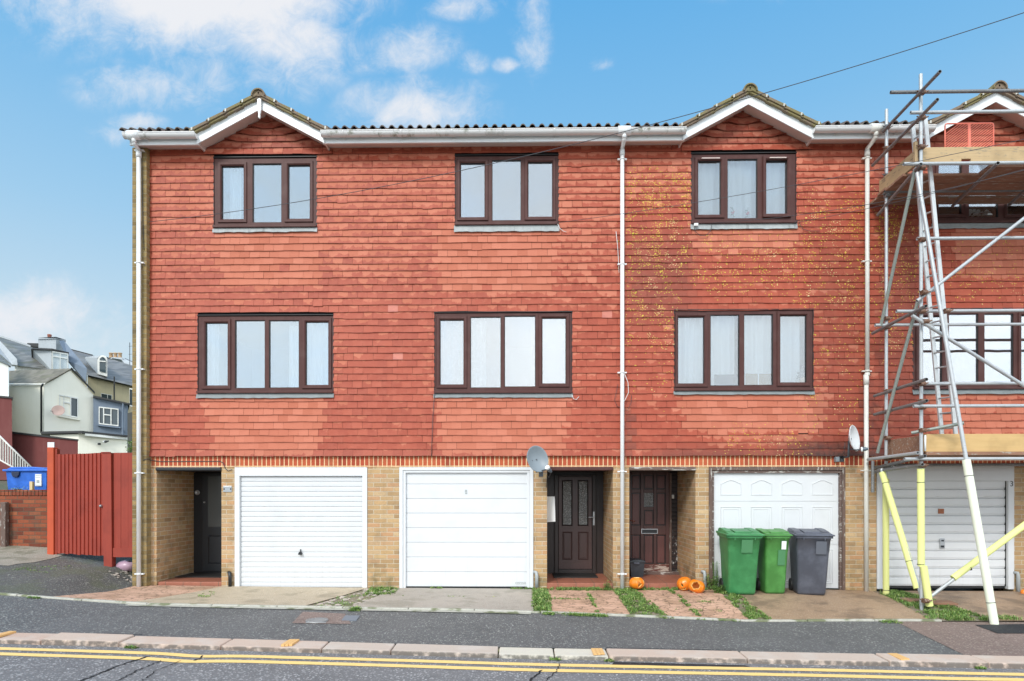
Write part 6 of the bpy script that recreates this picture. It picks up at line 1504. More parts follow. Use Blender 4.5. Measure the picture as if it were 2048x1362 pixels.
T, M0, yf = wheelie('wheelie_bin', 'large dark green wheelie bin, leftmost of three', M_BING, 1478.5, -.50, .50, .62, 1.0, -4)
decal(T, M0, yf, -.045, .12, .66, .86, M_FADE, 'faded_sticker', .012)
T, M0, yf = wheelie('wheelie_bin', 'narrow light green wheelie bin with white label, between the other two', M_BING2, 1545, -.46, .37, .50, .985, -3)
decal(T, M0, yf, .055, .125, .70, .83, M_STICK, 'label', .012); decal(T, M0, yf, .01, .12, .45, .69, M_FADE, 'faded_sticker', .010)
T, M0, yf = wheelie('wheelie_bin', 'large dark grey wheelie bin, rightmost of three', M_BINK, 1618, -.50, .50, .62, 1.0, -11)
decal(T, M0, yf, .03, .18, .64, .84, M_FADEG, 'faded_sticker', .012)
# small storage box in porch
bx0, bx1 = PXx(1260.5, .75), PXx(1289, .75); T = thing('recycling_caddy', 'small dark grey lidded box beside the worn mahogany door', 'box', ((bx0 + bx1) / 2, .9, ZFL)); z1 = PZ(1274, 1126, .72)
mb = MB(); a = [(bx0 + .02, .76, ZFL + .002), (bx1 - .02, .76, ZFL + .002), (bx1 - .02, 1.0, ZFL + .002), (bx0 + .02, 1.0, ZFL + .002)]; b = [(bx0, .74, z1), (bx1, .74, z1), (bx1, 1.02, z1), (bx0, 1.02, z1)]; mb.face(a[::-1]); mb.face(b)
for k in range(4): j = (k + 1) % 4; mb.face([a[k], a[j], b[j], b[k]])
mb.build('body', M_GREYBOX, T, bevel=.012); mb = MB(); mb.prism([(bx0 - .015, .72, z1 + .001), (bx1 + .015, .72, z1 + .001), (bx1 + .015, .72, z1 + .03), (bx1 - .06, .72, z1 + .055), (bx0 + .06, .72, z1 + .055), (bx0 - .015, .72, z1 + .03)], (0, .31, 0)); mb.build('lid', M_GREYBOX, T, bevel=.01)
mb = MB(); c = (bx0 + bx1) / 2 - .02; mb.box(c - .05, c + .05, .70, .735, z1 - .02, z1 + .012); mb.build('handle', M_BINK, T, bevel=.004)

# ---------------------------------------------------------------- carved pumpkins
def in_poly(p, poly):
    c = False; j = len(poly) - 1
    for i in range(len(poly)):
        if (poly[i][1] > p[1]) != (poly[j][1] > p[1]) and p[0] < (poly[j][0] - poly[i][0]) * (p[1] - poly[i][1]) / (poly[j][1] - poly[i][1] + 1e-12) + poly[i][0]: c = not c
        j = i
    return c
def pumpkin(label, px, py, Y, r, hz, holes, rotz=0, tilt=(0, 0), seed=0, zbase=None):
    """holes: polygons in (azimuth, height) around the pumpkin's own axis, azimuth 0 faces the street"""
    x0 = PXx(px, Y); zb = Hh(x0, Y) + .01 if zbase is None else zbase; T = thing('carved_pumpkin', label, 'pumpkin', (x0, Y, zb), 'carved pumpkins by the mahogany door')
    M0 = Matrix.Translation((x0, Y, zb + hz * .92)) @ Matrix.Rotation(tilt[0], 4, 'X') @ Matrix.Rotation(tilt[1], 4, 'Y') @ Matrix.Rotation(rotz, 4, 'Z')
    nu, nv = 120, 60
    def S(u, v, k=1.0):
        a = 2 * pi * u; ph = pi * v; rb = 1 - .055 * abs(sin(a * 5 + seed)) ** .6 * sin(ph) ** .7
        top = -.18 * math.exp(-(ph / .32) ** 2) - .10 * math.exp(-((pi - ph) / .35) ** 2) * -1
        return Vector((r * k * rb * sin(ph) ** .85 * sin(a), -r * k * rb * sin(ph) ** .85 * cos(a), hz * k * (cos(ph) + top)))
    def cut(u, v):
        a = (u if u < .5 else u - 1) * 2 * pi; z = cos(pi * v)
        return any(in_poly((a, z), h) for h in holes)
    outer = MB(); outer.M = M0; flesh = MB(); flesh.M = M0; inn = MB(); inn.M = M0
    vo = {}; vi = {}
    def go(i, j):
        i %= nu
        if (i, j) not in vo: vo[i, j] = outer.vert(S(i / nu, max(.004, min(.996, j / nv))))
        return vo[i, j]
    def gi(i, j):
        i %= nu
        if (i, j) not in vi: vi[i, j] = inn.vert(S(i / nu, max(.004, min(.996, j / nv)), .80))
        return vi[i, j]
    cc = [[cut((i + .5) / nu, (j + .5) / nv) for j in range(nv)] for i in range(nu)]
    for i in range(nu):
        for j in range(nv):
            if cc[i][j]: continue
            outer.fi([go(i, j), go(i, j + 1), go(i + 1, j + 1), go(i + 1, j)], True); inn.fi([gi(i, j), gi(i + 1, j), gi(i + 1, j + 1), gi(i, j + 1)], True)
            for (di, dj, e) in ((1, 0, ((1, 0), (1, 1))), (-1, 0, ((0, 1), (0, 0))), (0, 1, ((1, 1), (0, 1))), (0, -1, ((0, 0), (1, 0)))):
                jj = j + dj
                if 0 <= jj < nv and cc[(i + di) % nu][jj]:
                    p = [S((i + e[0][0]) / nu, (j + e[0][1]) / nv), S((i + e[1][0]) / nu, (j + e[1][1]) / nv), S((i + e[1][0]) / nu, (j + e[1][1]) / nv, .80), S((i + e[0][0]) / nu, (j + e[0][1]) / nv, .80)]
                    flesh.face(p)
    outer.build('skin', M_PUMP, T); flesh.build('cut_edge', M_PFLESH, T); inn.build('inside', M_PIN, T)
    return T, M0
circ = lambda c, z, ra, rz, n=14, w_=.0: [(c + ra * (1 + w_ * sin(k * 2.3)) * cos(2 * pi * k / n), z + rz * (1 + w_ * cos(k * 1.7)) * sin(2 * pi * k / n)) for k in range(n)]
pumpkin('whole round carved pumpkin with triangle cut, by the grey caddy', 1273.5, 1158, -.13, .128, .098, [[(.0, .45), (.0, -.75), (.12, -.72), (.50, -.18), (.62, .0)], [(.80, -.55), (1.15, -.2), (1.1, .55), (.85, .65), (.98, .1)], circ(0, .98, 9, .04)], seed=1, zbase=Hh(PXx(1273, -.13), -.13) + .035)
pumpkin('carved pumpkin behind the holed one, with slit eye and mouth', 1369, 1166, -.16, .125, .112, [[(-.75, .15), (-.55, .60), (-.35, .15), (-.55, -.1)], [(-.95, -.30), (-.35, -.32), (-.15, -.16), (-.1, -.28), (-.35, -.55), (-.9, -.50)], [(.0, .2), (.07, .5), (.12, .5), (.04, .18)]], tilt=(.1, -.35), seed=2)
pumpkin('carved pumpkin lying with a large ragged hole toward street', 1393, 1172, -.42, .135, .108, [circ(-.42, .05, .58, .62, 16, .15)], tilt=(-.12, .30), seed=3)
mb = MB(); q = gp(1394, 1186.5)
for k in range(14):
    a = rr.uniform(-.055, .06); mb.M = Matrix.Translation((q.x + a, q.y + rr.uniform(-.03, .03), q.z + .02)) @ Matrix.Rotation(rr.uniform(0, 3), 4, 'Z') @ Matrix.Diagonal((rr.uniform(.015, .03), rr.uniform(.01, .02), .014, 1)); mb.lathe([(.01, -1), (.9, -.4), (1, .2), (.5, .9), (.01, 1)], 8)
mb.M = None; tag(mb.build('pumpkin_flesh', mat('pale_pumpkin_flesh', color=(.88, .66, .36), rough=.6)), 'pale lump of scooped flesh fallen before the holed pumpkin', 'pumpkin scrap')

# ---------------------------------------------------------------- satellite dishes on the terrace
def dish(label, c, rx, rz, rotz, tiltx, m, wallpt, lnb, arm0, cablepts, depth=.07, roll=0):
    T = thing('satellite_dish', label, 'satellite dish', wallpt)
    M0 = Matrix.Translation(c) @ Matrix.Rotation(rotz, 4, 'Z') @ Matrix.Rotation(tiltx, 4, 'X') @ Matrix.Rotation(roll, 4, 'Y')
    mb = MB(); mb.M = M0 @ Matrix.Rotation(R(90), 4, 'X') @ Matrix.Diagonal((rx, rz, 1, 1)); k = 8
    mb.lathe([(.001, 0)] + [(q / k, depth * (q / k) ** 2) for q in range(1, k + 1)] + [(1.035, depth), (1.035, depth - .012)] + [(q / k, depth * (q / k) ** 2 - .012) for q in range(k, 0, -1)] + [(.001, -.012)], 40)
    mb.build('reflector', m, T)
    mb = MB(); mb.M = M0
    for s_ in (-.45, .0): mb.box(s_ * rx - .006 + .0, s_ * rx + .006, -.016, .004, -.01, .01)
    mb.build('bolt', M_DISHD, T)
    mb = MB(); mb.path(arm0, .012, 8); mb.build('arm', M_DISHD, T)
    mb = MB(); l = Vector(lnb[0]); d_ = (Vector(lnb[1]) - l); mb.tube(l, l + d_ * .22, .038, 14); lb = mb.build('feed_horn', M_STICK, T)
    mb = MB(); mb.tube(l + d_ * .22, l + d_ * .75, .034, 14, r1=.03); mb.tube(l + d_ * .75, l + d_, .026, 14, r1=.02); mb.build('receiver', mat('blue_grey_plastic', color=(.10, .13, .16), rough=.4), lb)
    mb = MB(); mb.box(wallpt[0] - .035, wallpt[0] + .035, wallpt[1] - .012, wallpt[1], wallpt[2] - .07, wallpt[2] + .07); mb.path([(wallpt[0], wallpt[1] - .01, wallpt[2]), (wallpt[0], c[1] + .06, wallpt[2]), (c[0], c[1] + .045, c[2] - .02)], .018, 8); mb.build('wall_bracket', M_DISHD, T)
    mb = MB(); mb.path(cablepts, .004, 6); mb.build('cable', M_CABLE, T)
c = P(1073, 919.5, -.34); l0 = P(1094, 934, -.58); l1 = P(1102.5, 944, -.50)
dish('grey satellite dish facing street, above the plain white garage door', c, .168, .212, R(14), R(-10), M_DISH, Vector((PXx(1082), 0.0, PZ(1082, 945))), (l0, l1), [P(1072, 944, -.32), P(1085, 941, -.42), P(1099, 937, -.52)], [l1, P(1098, 955, -.30), P(1094, 950, -.05), (PXx(1093), -.004, PZ(1093, 975))], roll=R(-14))
c = P(1701, 878, -.28); l0 = P(1664, 917, -.35); l1 = P(1672, 914, -.42)
T = dish('pale satellite dish seen edge-on, above the panelled white garage door', c, .165, .205, R(40), R(-8), M_DISHW, Vector((PXx(1683), -.005, PZ(1683, 915))), (P(1722, 899, -.60), P(1736, 897.5, -.64)), [P(1700, 898, -.30), P(1712, 900, -.45), P(1724, 899, -.60)], [P(1690, 885, -.25), P(1688, 905, -.2), P(1683, 912, -.1), P(1680, 922, -.03)])
mb = MB(); mb.box(PXx(1667), PXx(1674), -.09, -.01, PZ(1670, 924), PZ(1670, 914)); tag(mb.build('junction_box', M_DISH, bevel=.006), 'small grey cable box under the edge-on dish on brick', 'cable box')

# ---------------------------------------------------------------- overhead wires and loose cables
def wire(label, pts, r=.006, m=M_CABLE, name='overhead_wire', group='overhead wires'):
    V = [P(*p) if len(p) == 3 and p[0] > 12 else Vector(p) for p in pts]; mb = MB(); mb.path(V, r, 6); tag(mb.build(name, m), label, 'wire', group); return V
def span(a, b, sag, n=18):
    A, B = P(*a), P(*b); return [A.lerp(B, k / n) - Vector((0, 0, sag * 4 * (k / n) * (1 - k / n))) for k in range(n + 1)]
def wire2(label, V, r=.006, m=M_CABLE):
    mb = MB(); mb.path(V, r, 6); tag(mb.build('overhead_wire', m), label, 'wire', 'overhead wires')
wire2('long black wire from the end house rising to the upper right sky', span((296, 444, -.14), (2400, -95, -3.8), .42, 40), .0045)
wire2('black wire from the middle upper window rising right past the scaffolding', span((1112, 446, -.07), (2330, 216, -3.4), .10), .0036)
wire2('black wire from the left end of third upper window sill', span((1425, 446, -.08), (2420, 232, -3.4), .22), .0036)
wire2('black wire from the right end of third upper window sill', span((1588, 446, -.08), (2420, 226, -3.6), .10), .0036)
wire('thin black cable running down the tiles below first-floor window', [(869, 787, -.07), (866, 830, -.062), (864, 878, -.065), (863, 912, -.066)], .005, name='wall_cable', group='cables on the walls')
wire('black cable along the soldier bricks over the black door', [(286, 921, -.135), (296, 917, -.13), (300, 920, -.03), (320, 923, -.014), (440, 922.5, -.014), (447, 926, -.014), (450, 936, -.014), (456, 942, -.014), (464, 939, -.014)], .006, name='wall_cable', group='cables on the walls')
wire('white cable looping beside the downpipe of second house', [(1248, 745, -.10), (1256, 765, -.10), (1257, 785, -.09), (1250, 800, -.09), (1246, 806, -.09)], .005, M_CABLEW, 'wall_cable', 'cables on the walls')
wire('white cable hanging left of the downpipe under upper windows', [(1232, 463, -.06), (1235, 490, -.06), (1237, 520, -.07), (1238, 545, -.08)], .005, M_CABLEW, 'wall_cable', 'cables on the walls')
wire('white cable end at right corner of second upper window', [(1115, 447, -.07), (1119, 456, -.07), (1126, 462, -.06), (1133, 464, -.06)], .005, M_CABLEW, 'wall_cable', 'cables on the walls')
wire('white hooked cable end below lower window of second house', [(1144, 790, -.06), (1147, 798, -.06), (1153, 799, -.06), (1158, 793, -.05)], .005, M_CABLEW, 'wall_cable', 'cables on the walls')
wire('black cable looped under the left of third upper window sill', [(1388, 449, -.08), (1390, 462, -.075), (1400, 471, -.075), (1412, 471, -.075), (1421, 462, -.075), (1424, 448, -.085)], .0045, name='wall_cable', group='cables on the walls')
wire('black cable drooping right of third upper window', [(1588, 446, -.08), (1599, 440, -.07), (1600, 450, -.062), (1606, 458, -.06), (1618, 462, -.058), (1640, 462, -.058)], .0045, name='wall_cable', group='cables on the walls')
wire('black cable loop at the foot of downpipe beside lower window', [(1236, 768, -.07), (1229, 800, -.065), (1234, 812, -.065), (1240, 815, -.07), (1255, 821, -.07), (1262, 806, -.065), (1263, 790, -.06)], .0035, name='wall_cable', group='cables on the walls')
wire('black cable from eaves down the end house corner', [(252, 270, -.33), (262, 274, -.30), (283, 300, -.14), (284, 335, -.135), (286, 440, -.135), (288, 500, -.135)], .004, name='wall_cable', group='cables on the walls')
mb = MB(); mb.box(PXx(1388, -.09), PXx(1396, -.09), -.11, -.076, PZ(1392, 452, -.09), PZ(1392, 447, -.09)); tag(mb.build('cable_clip', M_STICK, bevel=.003), 'small white cable box under the left of third upper sill', 'cable box')

# ---------------------------------------------------------------- things standing on window ledges
Y = .08
def onledge(name, label, cat): return thing(name, label, cat, (0, 0, 0))
# red flowers behind the upper window of house 3
for (px, label) in ((1466, 'red flower standing left in the third upper window'), (1492, 'red flower leaning right in the third upper window')):
    T = thing('flower', label, 'flower', P(px, 436, Y), 'red flowers in the window'); mb = MB(); b0 = P(px, 439, Y); tp = P(px + (4 if px > 1480 else -1), 415, Y); mb.path([b0, (b0 + tp) / 2 + Vector((.01, 0, 0)), tp], .004, 6)
    for k in range(9): f_ = rr.random(); q = b0.lerp(tp, f_); an = rr.uniform(0, 6.28); d_ = Vector((cos(an) * .05, 0, sin(an) * .04)); mb.face([q, q + d_ * .5 + Vector((0, 0, .008)), q + d_, q + d_ * .5 - Vector((0, 0, .008))])
    mb.build('stem', mat('dark_leaf', color=(.04, .07, .04)), T); mb = MB(); mb.M = Matrix.Translation(P(px + (3 if px > 1480 else 0), 427, Y)); [mb.lathe([(.0, -.018), (.02 - k * .004, 0), (.022 - k * .004, .014 + k * .004), (.0, .02 + k * .004)], 10, c=(rr.uniform(-.02, .02), 0, rr.uniform(-.02, .02))) for k in range(3)]; mb.M = None; mb.build('bloom', mat('red_bloom', color=(.6, .04, .04)), T)
# boxes behind the lower window of house 3
def crate(label, px0, px1, py0, py1, m, Y=.09):
    T = thing('cardboard_box', label, 'box', P((px0 + px1) / 2, py1, Y), 'boxes in the window'); mb = MB(); a, b = PXx(px0, Y), PXx(px1, Y); z0, z1 = PZ(px0, py1, Y), PZ(px0, py0, Y); mb.box(a, b, Y, Y + .2, z0, z1); mb.build('body', m, T, bevel=.004); return T, a, b, z0, z1
T, a, b, z0, z1 = crate('dark grey box in the second light of third lower window', 1430, 1477, 749, 774, mat('grey_card', color=(.07, .08, .08), rough=.8)); mb = MB(); mb.box(a + .30, b + .0, .082, .0899, z0, z1); mb.build('dark_side', M_INK, T)
T, a, b, z0, z1 = crate('tan box behind white dividers in third lower window', 1489, 1544, 746, 774, M_BUFFW); mb = MB(); rail_frame(mb, a, b, z0, z1, .012, .012, .080, .0899); mb.box((a + b) / 2 - .01, (a + b) / 2 + .01, .080, .0899, z0, z1 - .012); mb.build('divider', M_STICK, T)
T = thing('potted_plant', 'dark plant leaning at the right light of third lower window', 'plant', P(1606, 766, Y)); mb = MB(); q0 = P(1607, 752, .07)
for _ in range(90): p = q0 + Vector((rr.gauss(0, .035), rr.gauss(0, .02), rr.gauss(0, .08))); an = rr.uniform(0, 6.28); d_ = Vector((cos(an), .1, sin(an))) * .05; s_ = Vector((-sin(an), 0, cos(an))) * .016; mb.face([p, p + d_ * .5 + s_, p + d_, p + d_ * .5 - s_])
mb.build('foliage', mat('dull_plant', color=(.07, .10, .09)), T); mb = MB(); mb.lathe([(.05, 0), (.06, .1), (.0, .1)], 16, c=P(1606, 768, Y)); mb.build('pot', M_TERRA, T)
# white ornaments behind upper window of house 4
T = thing('flower_bunch', 'bunch of white flowers in the scaffolded upper window', 'flowers', P(1950, 433, .07)); mb = MB()
for _ in range(26): p = P(1938 + rr.uniform(0, 26), 420 + rr.uniform(0, 13), .07); mb.lathe([(0, -.02), (.024, -.006), (.024, .01), (0, .02)], 8, c=p)
mb.build('bloom', M_CURT, T)
T = thing('ornament', 'white pagoda-shaped ornament in the scaffolded upper window', 'ornament', P(1973, 434, .08)); mb = MB(); q = P(1973, 434, .08); mb.lathe([(.08, 0), (.085, .02), (.05, .05), (.05, .06), (.06, .065), (.035, .09), (.03, .10), (.01, .12), (0, .12)], 16, c=q); mb.build('body', M_CURT, T)
T = thing('picture_frame', 'small tan picture frame in right light of scaffolded window', 'picture frame', P(2029, 429, .08)); mb = MB(); a, b = PXx(2021, .08), PXx(2039, .08); rail_frame(mb, a, b, PZ(2030, 430, .08), PZ(2030, 423, .08), .012, .012, .07, .085); mb.box(a, b, .07, .085, PZ(2030, 430, .08) - .012, PZ(2030, 430, .08)); mb.build('frame', M_BUFFW, T); mb = MB(); mb.box(a + .012, b - .012, .08, .084, PZ(2030, 430, .08), PZ(2030, 423, .08) - .012); mb.build('picture', M_ROOM, T)

# ---------------------------------------------------------------- scaffolding
SC = thing('scaffolding', 'tube scaffolding with timber platforms in front of the right end house', 'scaffolding', (8, -.9, -.1))
YI, YO = -.45, -1.35; XS = 5.79; RT = .0242
XR = 10.1
def Zi(py): return 1.56 + (HY - py) * 9.95 / 1250
def Zo(py): return 1.56 + (HY - py) * 9.05 / 1250
def tube(name, a, b, m=M_GALV, r=RT, par=SC): mb = MB(); mb.tube(a, b, r, 12, hollow=.82); return mb.build(name, m, par)
def foam(par, a, b, m, r=.046):
    mb = MB(); mb.tube(a, b, r, 14, hollow=.62); f_ = mb.build('foam_sleeve', m, par); return f_
def tie(par, a, b, fr_, r=.049, m=M_INK):
    A, B = Vector(a), Vector(b); c = A.lerp(B, fr_); d = (B - A).normalized(); mb = MB(); mb.tube(c - d * .004, c + d * .004, r, 14); mb.build('cable_tie', m, par)
def coupler(p, m=M_RUST, s_=1.0):
    mb = MB(); p = Vector(p); mb.tube(p + Vector((0, 0, -.028 * s_)), p + Vector((0, 0, .028 * s_)), .034 * s_, 12); mb.tube(p + Vector((-.03, -.035, 0)), p + Vector((.035, -.035, 0)), .034 * s_, 12); mb.tube(p + Vector((.03, -.02, -.01)), p + Vector((.085, -.045, .012)), .010, 8); mb.box(p.x + .028, p.x + .05, p.y - .05, p.y + .02, p.z - .02, p.z + .02); mb.tube(p + Vector((-.03, -.02, .012)), p + Vector((-.07, -.03, .02)), .009, 8); mb.build('coupler', m, SC)
xU1, xU2 = PXx(1772, YI), PXx(1841.5, YO)
# standards
gI = Hh(xU1, YI); gO = Hh(xU2, YO)
u1 = tube('standard', (xU1, YI, gI), (PXx(1773, YI), YI, Zi(226)), M_GALV)
u2 = tube('standard', (xU2 + .01, YO, gO - .0), (xU2, YO, Zo(157)), M_GALV)
foam(u1, (xU1, YI, gI + .005), (xU1 - .005, YI, Zi(958)), M_FOAMD); tie(u1, (xU1, YI, gI), (xU1, YI, Zi(958)), .05)
foam(u2, (xU2 + .006, YO, Zo(1131)), (xU2, YO, Zo(938)), M_FOAM); tie(u2, (xU2, YO, Zo(1131)), (xU2, YO, Zo(938)), .86); tie(u2, (xU2, YO, Zo(1131)), (xU2, YO, Zo(938)), .02)
foam(u2, (PXx(1859, YO - .06), YO - .06, Zo(1208)), (PXx(1842, YO - .0), YO - .055, Zo(1130)), M_FOAM, .048)
for k, X_ in enumerate((XS + 4.1,)):
    if X_ > 8.3:
        tube('standard', (X_, YI, Hh(X_, YI)), (X_, YI, 7.6)); tube('standard', (X_, YO, Hh(X_, YO)), (X_, YO, 8.1))
# rails along the front (ledgers): (y image, left px)
def ledger(py, px0, Y, m=M_GALV, XR_=XR, dy=0):
    Z = Zo(py) if Y < -.9 else Zi(py); return tube('ledger', (PXx(px0, Y - dy), Y - dy, Z), (XR_, Y - dy, Z + .01), m)
OFF = .052
ledger(187.5, 1781, YO, M_GALVD, dy=-OFF); ledger(237, 1821, YO, M_GALV, dy=OFF); ledger(338, 1807, YO, dy=OFF); ledger(479.5, 1834, YO, dy=-OFF); ledger(624, 1793, YO, dy=-OFF); ledger(768.5, 1846, YO, dy=-OFF); ledger(815, 1827, YO, dy=OFF); ledger(919, 1809, YO, dy=OFF)
ledger(392, 1769, YI, M_GALVD, dy=OFF); ledger(655, 1750, YI, dy=OFF); ledger(931, 1790, YI, M_GALVD, dy=OFF)
# cross tubes (transoms) from the wall out past the front row
def transom(pa, pb, ya, yb, m=M_GALV): return tube('transom', P(pa[0], pa[1], ya), P(pb[0], pb[1], yb), m)
transom((1745, 331), (1875, 199), -.30, -2.0, M_GALVD); transom((1766, 263), (1880, 143), -.42, -1.88, M_GALVD)
transom((1756, 430), (1842, 328), -.2, -1.45, M_GALVD)
transom((1745, 667), (1852, 612), -.2, -1.62, M_GALVD); transom((1749, 792), (1853, 758.5), -.15, -1.60, M_GALVD); transom((1749, 829), (1853.5, 801.5), -.15, -1.60, M_GALVD)
transom((1823, 866), (1928, 846), -1.25, -1.62, M_GALVG)
transom((1736, 919), (1836, 905.5), -.2, -1.5, M_GALV); transom((1745, 944), (1845, 929), -.25, -1.45, M_GALVD); transom((1750, 936), (1850, 912), -.2, -1.55, M_GALVD)
tube('standard', (PXx(1745.5, -.4), -.4, Zi(985)), (PXx(1745.5, -.4), -.4, Zi(922)), M_GALVD)
for (pa, pb) in (((1905, 412), (1996, 326)), ((2018, 410), (2115, 322))): transom(pa, pb, -.25, -1.75, M_GALVD)
transom((1976, 419), (2075, 340), -.12, -1.2, M_GALVD) if False else None
# braces
tube('brace', P(1830, 338, YO + .05), P(1761.5, 652, YI - .05), M_GALVG); tube('brace', P(1837, 597, YO + .06), P(1755, 906, YI - .06), M_GALVG)
tube('brace', P(1834, 602, YO - .06), P(2120, 381, YO - .06)); tube('brace', P(1824, 631, YO - .11), P(2200, 867, YO - .11))
b3 = tube('brace', P(1763, 938, YI - .06), P(1849, 1211, YO + .02), M_GALV); foam(b3, P(1764.5, 945, YI - .07), P(1834.5, 1177, YO + .14), M_FOAM); tie(b3, P(1764.5, 945, YI - .07), P(1834.5, 1177, YO + .14), .10); tie(b3, P(1764.5, 945, YI - .07), P(1834.5, 1177, YO + .14), .78)
b4a, b4b = P(1848, 1203, YO - .03), P(2170, 960, YO - .03); b4 = tube('brace', b4a, b4b); foam(b4, P(1906, 1156.5, YO - .03), P(2170, 960, YO - .03), M_FOAM); tie(b4, b4a, b4b, .28)
pa, pb = P(1834, 346, YO - .02), gp(1989, 1249); rk = tube('raker', pa, pb, M_GALV, .026); k0 = (947 - 346) / (1249 - 346)
f0 = P(1940.5, 947, -1.72); 
fa = pa.lerp(pb, .655); foam(rk, fa, pb + Vector((0, 0, .002)), M_FOAMW, .050); tie(rk, fa, pb, .10, .054); tie(rk, fa, pb, .87, .054)
# couplers at the crossings
for (px, py) in ((1841, 187), (1841, 238), (1840, 296), (1841, 337), (1842, 481), (1841, 624), (1841, 768), (1842, 803), (1842, 815), (1843, 861), (1842, 918), (1842, 931)): coupler(P(px, py, YO - .0))
for (px, py) in ((1772, 256), (1772, 299), (1772, 353), (1772, 392), (1771, 638), (1772, 655), (1773, 783), (1772, 824), (1772, 876), (1773, 918), (1772, 935)): coupler(P(px, py, YI - .0), M_GALVD if py in (256, 353, 392, 935) else M_RUST)
for (px, py) in ((1845, 586), (1848, 644), (1890, 623), (1848, 1201)): coupler(P(px, py, YO - .09))
# timber platforms
Zd = 6.27
def board(name, x0, x1, y0, y1, z0, m, par=SC, t_=.038): mb = MB(); mb.box(x0, x1, y0, y1, z0, z0 + t_); return mb.build(name, m, par, bevel=.004)
xb_ = PXx(1738, -.06) - .02
ys = [(-.29, -.07), (-.53, -.305), (-.77, -.545), (-1.01, -.785)]
for k, (a, b) in enumerate(ys): board('deck_board', xb_ + rr.uniform(-.03, .03), XR, a, b, Zd + .03 * (k == 1), M_BOARDD)
board('deck_board', PXx(1990, YO), XR, -1.25, -1.025, Zd, M_BOARDD)
mb = MB(); x0, x1 = PXx(1846, YO), XR; nx0, nx1 = PXx(1926, YO), PXx(1945, YO)
mb.prism([(x0, YO + .03, Zd + .04), (nx0, YO + .03, Zd + .04), (nx0, YO + .03, Zd + .085), (nx1, YO + .03, Zd + .085), (nx1, YO + .03, Zd + .045), (x1, YO + .03, Zd + .045), (x1, YO + .03, Zd + .265), (x0, YO + .03, Zd + .255)], (0, .038, 0)); mb.build('toe_board', M_BOARD, SC, bevel=.004)
mb = MB(); mb.box(xb_ + .03, xb_ + .068, YO + .07, -.33, Zd + .04, Zd + .26); mb.build('toe_board', M_BOARDY, SC, bevel=.004)
mb = MB(); a = PXx(1833, YO); mb.box(a - .02, a + .018, YO + .0, YO + .05, Zd - .02, Zd + .33); mb.build('toe_clip', M_BOARDY, SC, bevel=.003)
Zl = 2.10
for k, (a, b) in enumerate(ys + [(-1.25, -1.025)]): board('deck_board', xU1 - .10 + rr.uniform(-.03, .03), XR, a, b, Zl, M_BOARDD)
mb = MB(); mb.box(PXx(1849, YO), XR, YO - .0, YO + .038, Zl + .045, Zl + .30); mb.build('toe_board', M_BOARD2, SC, bevel=.004)
mb = MB(); mb.box(PXx(1851, YO), XR, YO - .03, YO + .02, Zl - .005, Zl + .044); mb.build('edge_board', M_BOARDD, SC, bevel=.004)
mb = MB(); mb.box(xU1 + .06, xU1 + .098, YO + .07, YI + .1, Zl + .04, Zl + .29); mb.build('toe_board', M_BOARDD, SC, bevel=.004)
mb = MB(); c = PXx(1850.5, YO - .03); mb.path([(c, YO - .03, Zo(872)), (c, YO - .03, Zo(903))], .012, 8); mb.build('chain', M_STICK, SC)
# sole boards under the feet
mb = MB(); q = gp(1868, 1209); mb.M = Matrix.Translation((q.x, q.y, q.z + .02)) @ Matrix.Rotation(R(-12), 4, 'Z'); mb.box(-.18, .26, -.14, .11, 0, .03); mb.M = None; mb.build('sole_board', M_BOARDD, SC, bevel=.004)
mb = MB(); q = gp(1822, 1203); mb.M = Matrix.Translation((q.x, q.y, q.z + .012)) @ Matrix.Rotation(R(8), 4, 'Z'); mb.box(-.14, .14, -.11, .11, 0, .03); mb.M = None; mb.build('sole_board', M_BOARDD, SC, bevel=.004)
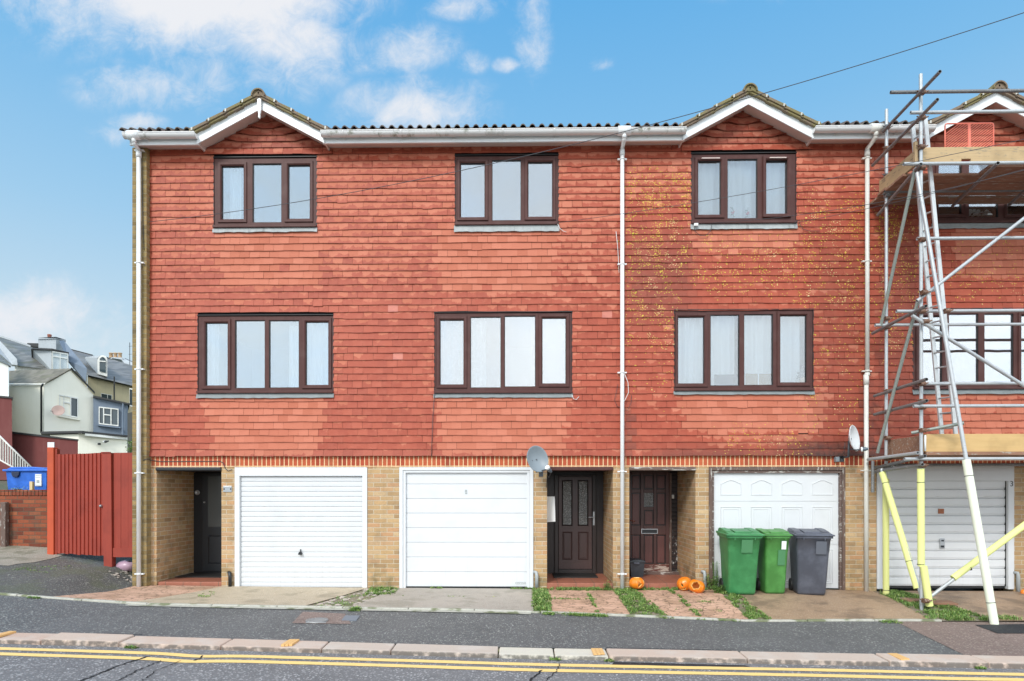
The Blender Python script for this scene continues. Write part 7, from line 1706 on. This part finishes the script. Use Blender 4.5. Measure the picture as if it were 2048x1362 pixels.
# ladder
LA = thing('ladder', 'aluminium ladder leaning between the two scaffold platforms', 'ladder', P(1900, 873, -.8))
lb0, lt0 = P(1887, 905, -.72), P(1825, 250, -.88); rb0, rt0 = P(1915, 905, -1.02), P(1850, 236, -1.13)
def rect_rail(a, b, w_=.030, d_=.055):
    mb = MB(); a, b = Vector(a), Vector(b); d = (b - a).normalized(); s_ = (rb0 - lb0); s_.z = 0; s_.normalize(); n_ = d.cross(s_).normalized()
    s_ = s_ * w_ / 2; n_ = n_ * d_ / 2; c = [a + s_ + n_, a - s_ + n_, a - s_ - n_, a + s_ - n_]; mb.prism(c, b - a); return mb
rect_rail(lb0, lt0).build('stile', M_ALU, LA); rect_rail(rb0, rt0).build('stile', M_ALU, LA)
for k in range(21):
    f_ = (k + .6) / 21.5; mb = MB(); mb.tube(lb0.lerp(lt0, f_), rb0.lerp(rt0, f_), .013, 10); mb.build('rung', M_GALV, LA)
# salmon mesh guard
G_ = thing('brick_guard', 'salmon pink wire mesh guard standing behind the upper toe board', 'brick guard', P(1938, 320, YO + .1)); Yg = YO + .10
a, b = PXx(1890, Yg), PXx(1987, Yg); z0, z1 = PZ(1938, 330, Yg), PZ(1938, 247, Yg)
mb = MB(); rd = .03; mb.path([(a, Yg, z0), (a, Yg, z1 - rd), (a + rd * .3, Yg, z1 - rd * .3), (a + rd, Yg, z1), (b - rd, Yg, z1), (b - rd * .3, Yg, z1 - rd * .3), (b, Yg, z1 - rd), (b, Yg, z0)], .010, 8); mb.build('frame', M_GUARD, G_)
mb = MB(); n = 15; zm = z0 + (z1 - z0) * .28
for k in range(-8, n + 1):
    x = a + (b - a) * k / n; s_ = .75
    p0 = [x, zm]; dx = (z1 - zm) / s_; p1 = [x + dx, z1]
    if p0[0] < a: p0 = [a, zm + (a - x) * s_]
    if p1[0] > b: p1 = [b, zm + (b - x) * s_]
    if p1[0] > p0[0] + .01: mb.tube((p0[0], Yg, p0[1]), (p1[0], Yg, p1[1]), 0.0058, 6)
mb.build('mesh', M_GUARD, G_)
mb = MB(); mb.box((a + b) / 2 - .018, (a + b) / 2 + .018, Yg - .006, Yg + .006, z0, z1); mb.box(a, (a + b) / 2 + .02, Yg - .004, Yg + .0041, z0, zm - .02); mb.box(b - .17, b - .10, Yg - .004, Yg + .004, z0, zm); mb.build('plate', M_GUARD, G_)
for q in (.22, .78): mb = MB(); xx = a + (b - a) * q; mb.prism([(xx - .03, Yg - .03, z0 + .05), (xx + .05, Yg - .03, z0 + .12), (xx + .055, Yg - .03, z0 + .08), (xx + .04, Yg - .03, z0 + .03)], (0, .02, 0)); mb.build('hook', M_RUST, G_)
# small orange cap at right
mb = MB(); q = gp(2047, 1188); mb.lathe([(.04, 0), (.04, .05), (.02, .07), (0, .07)], 14, c=q); tag(mb.build('orange_cap', M_PUMP), 'small orange cap on the ground at the right edge', 'cap')
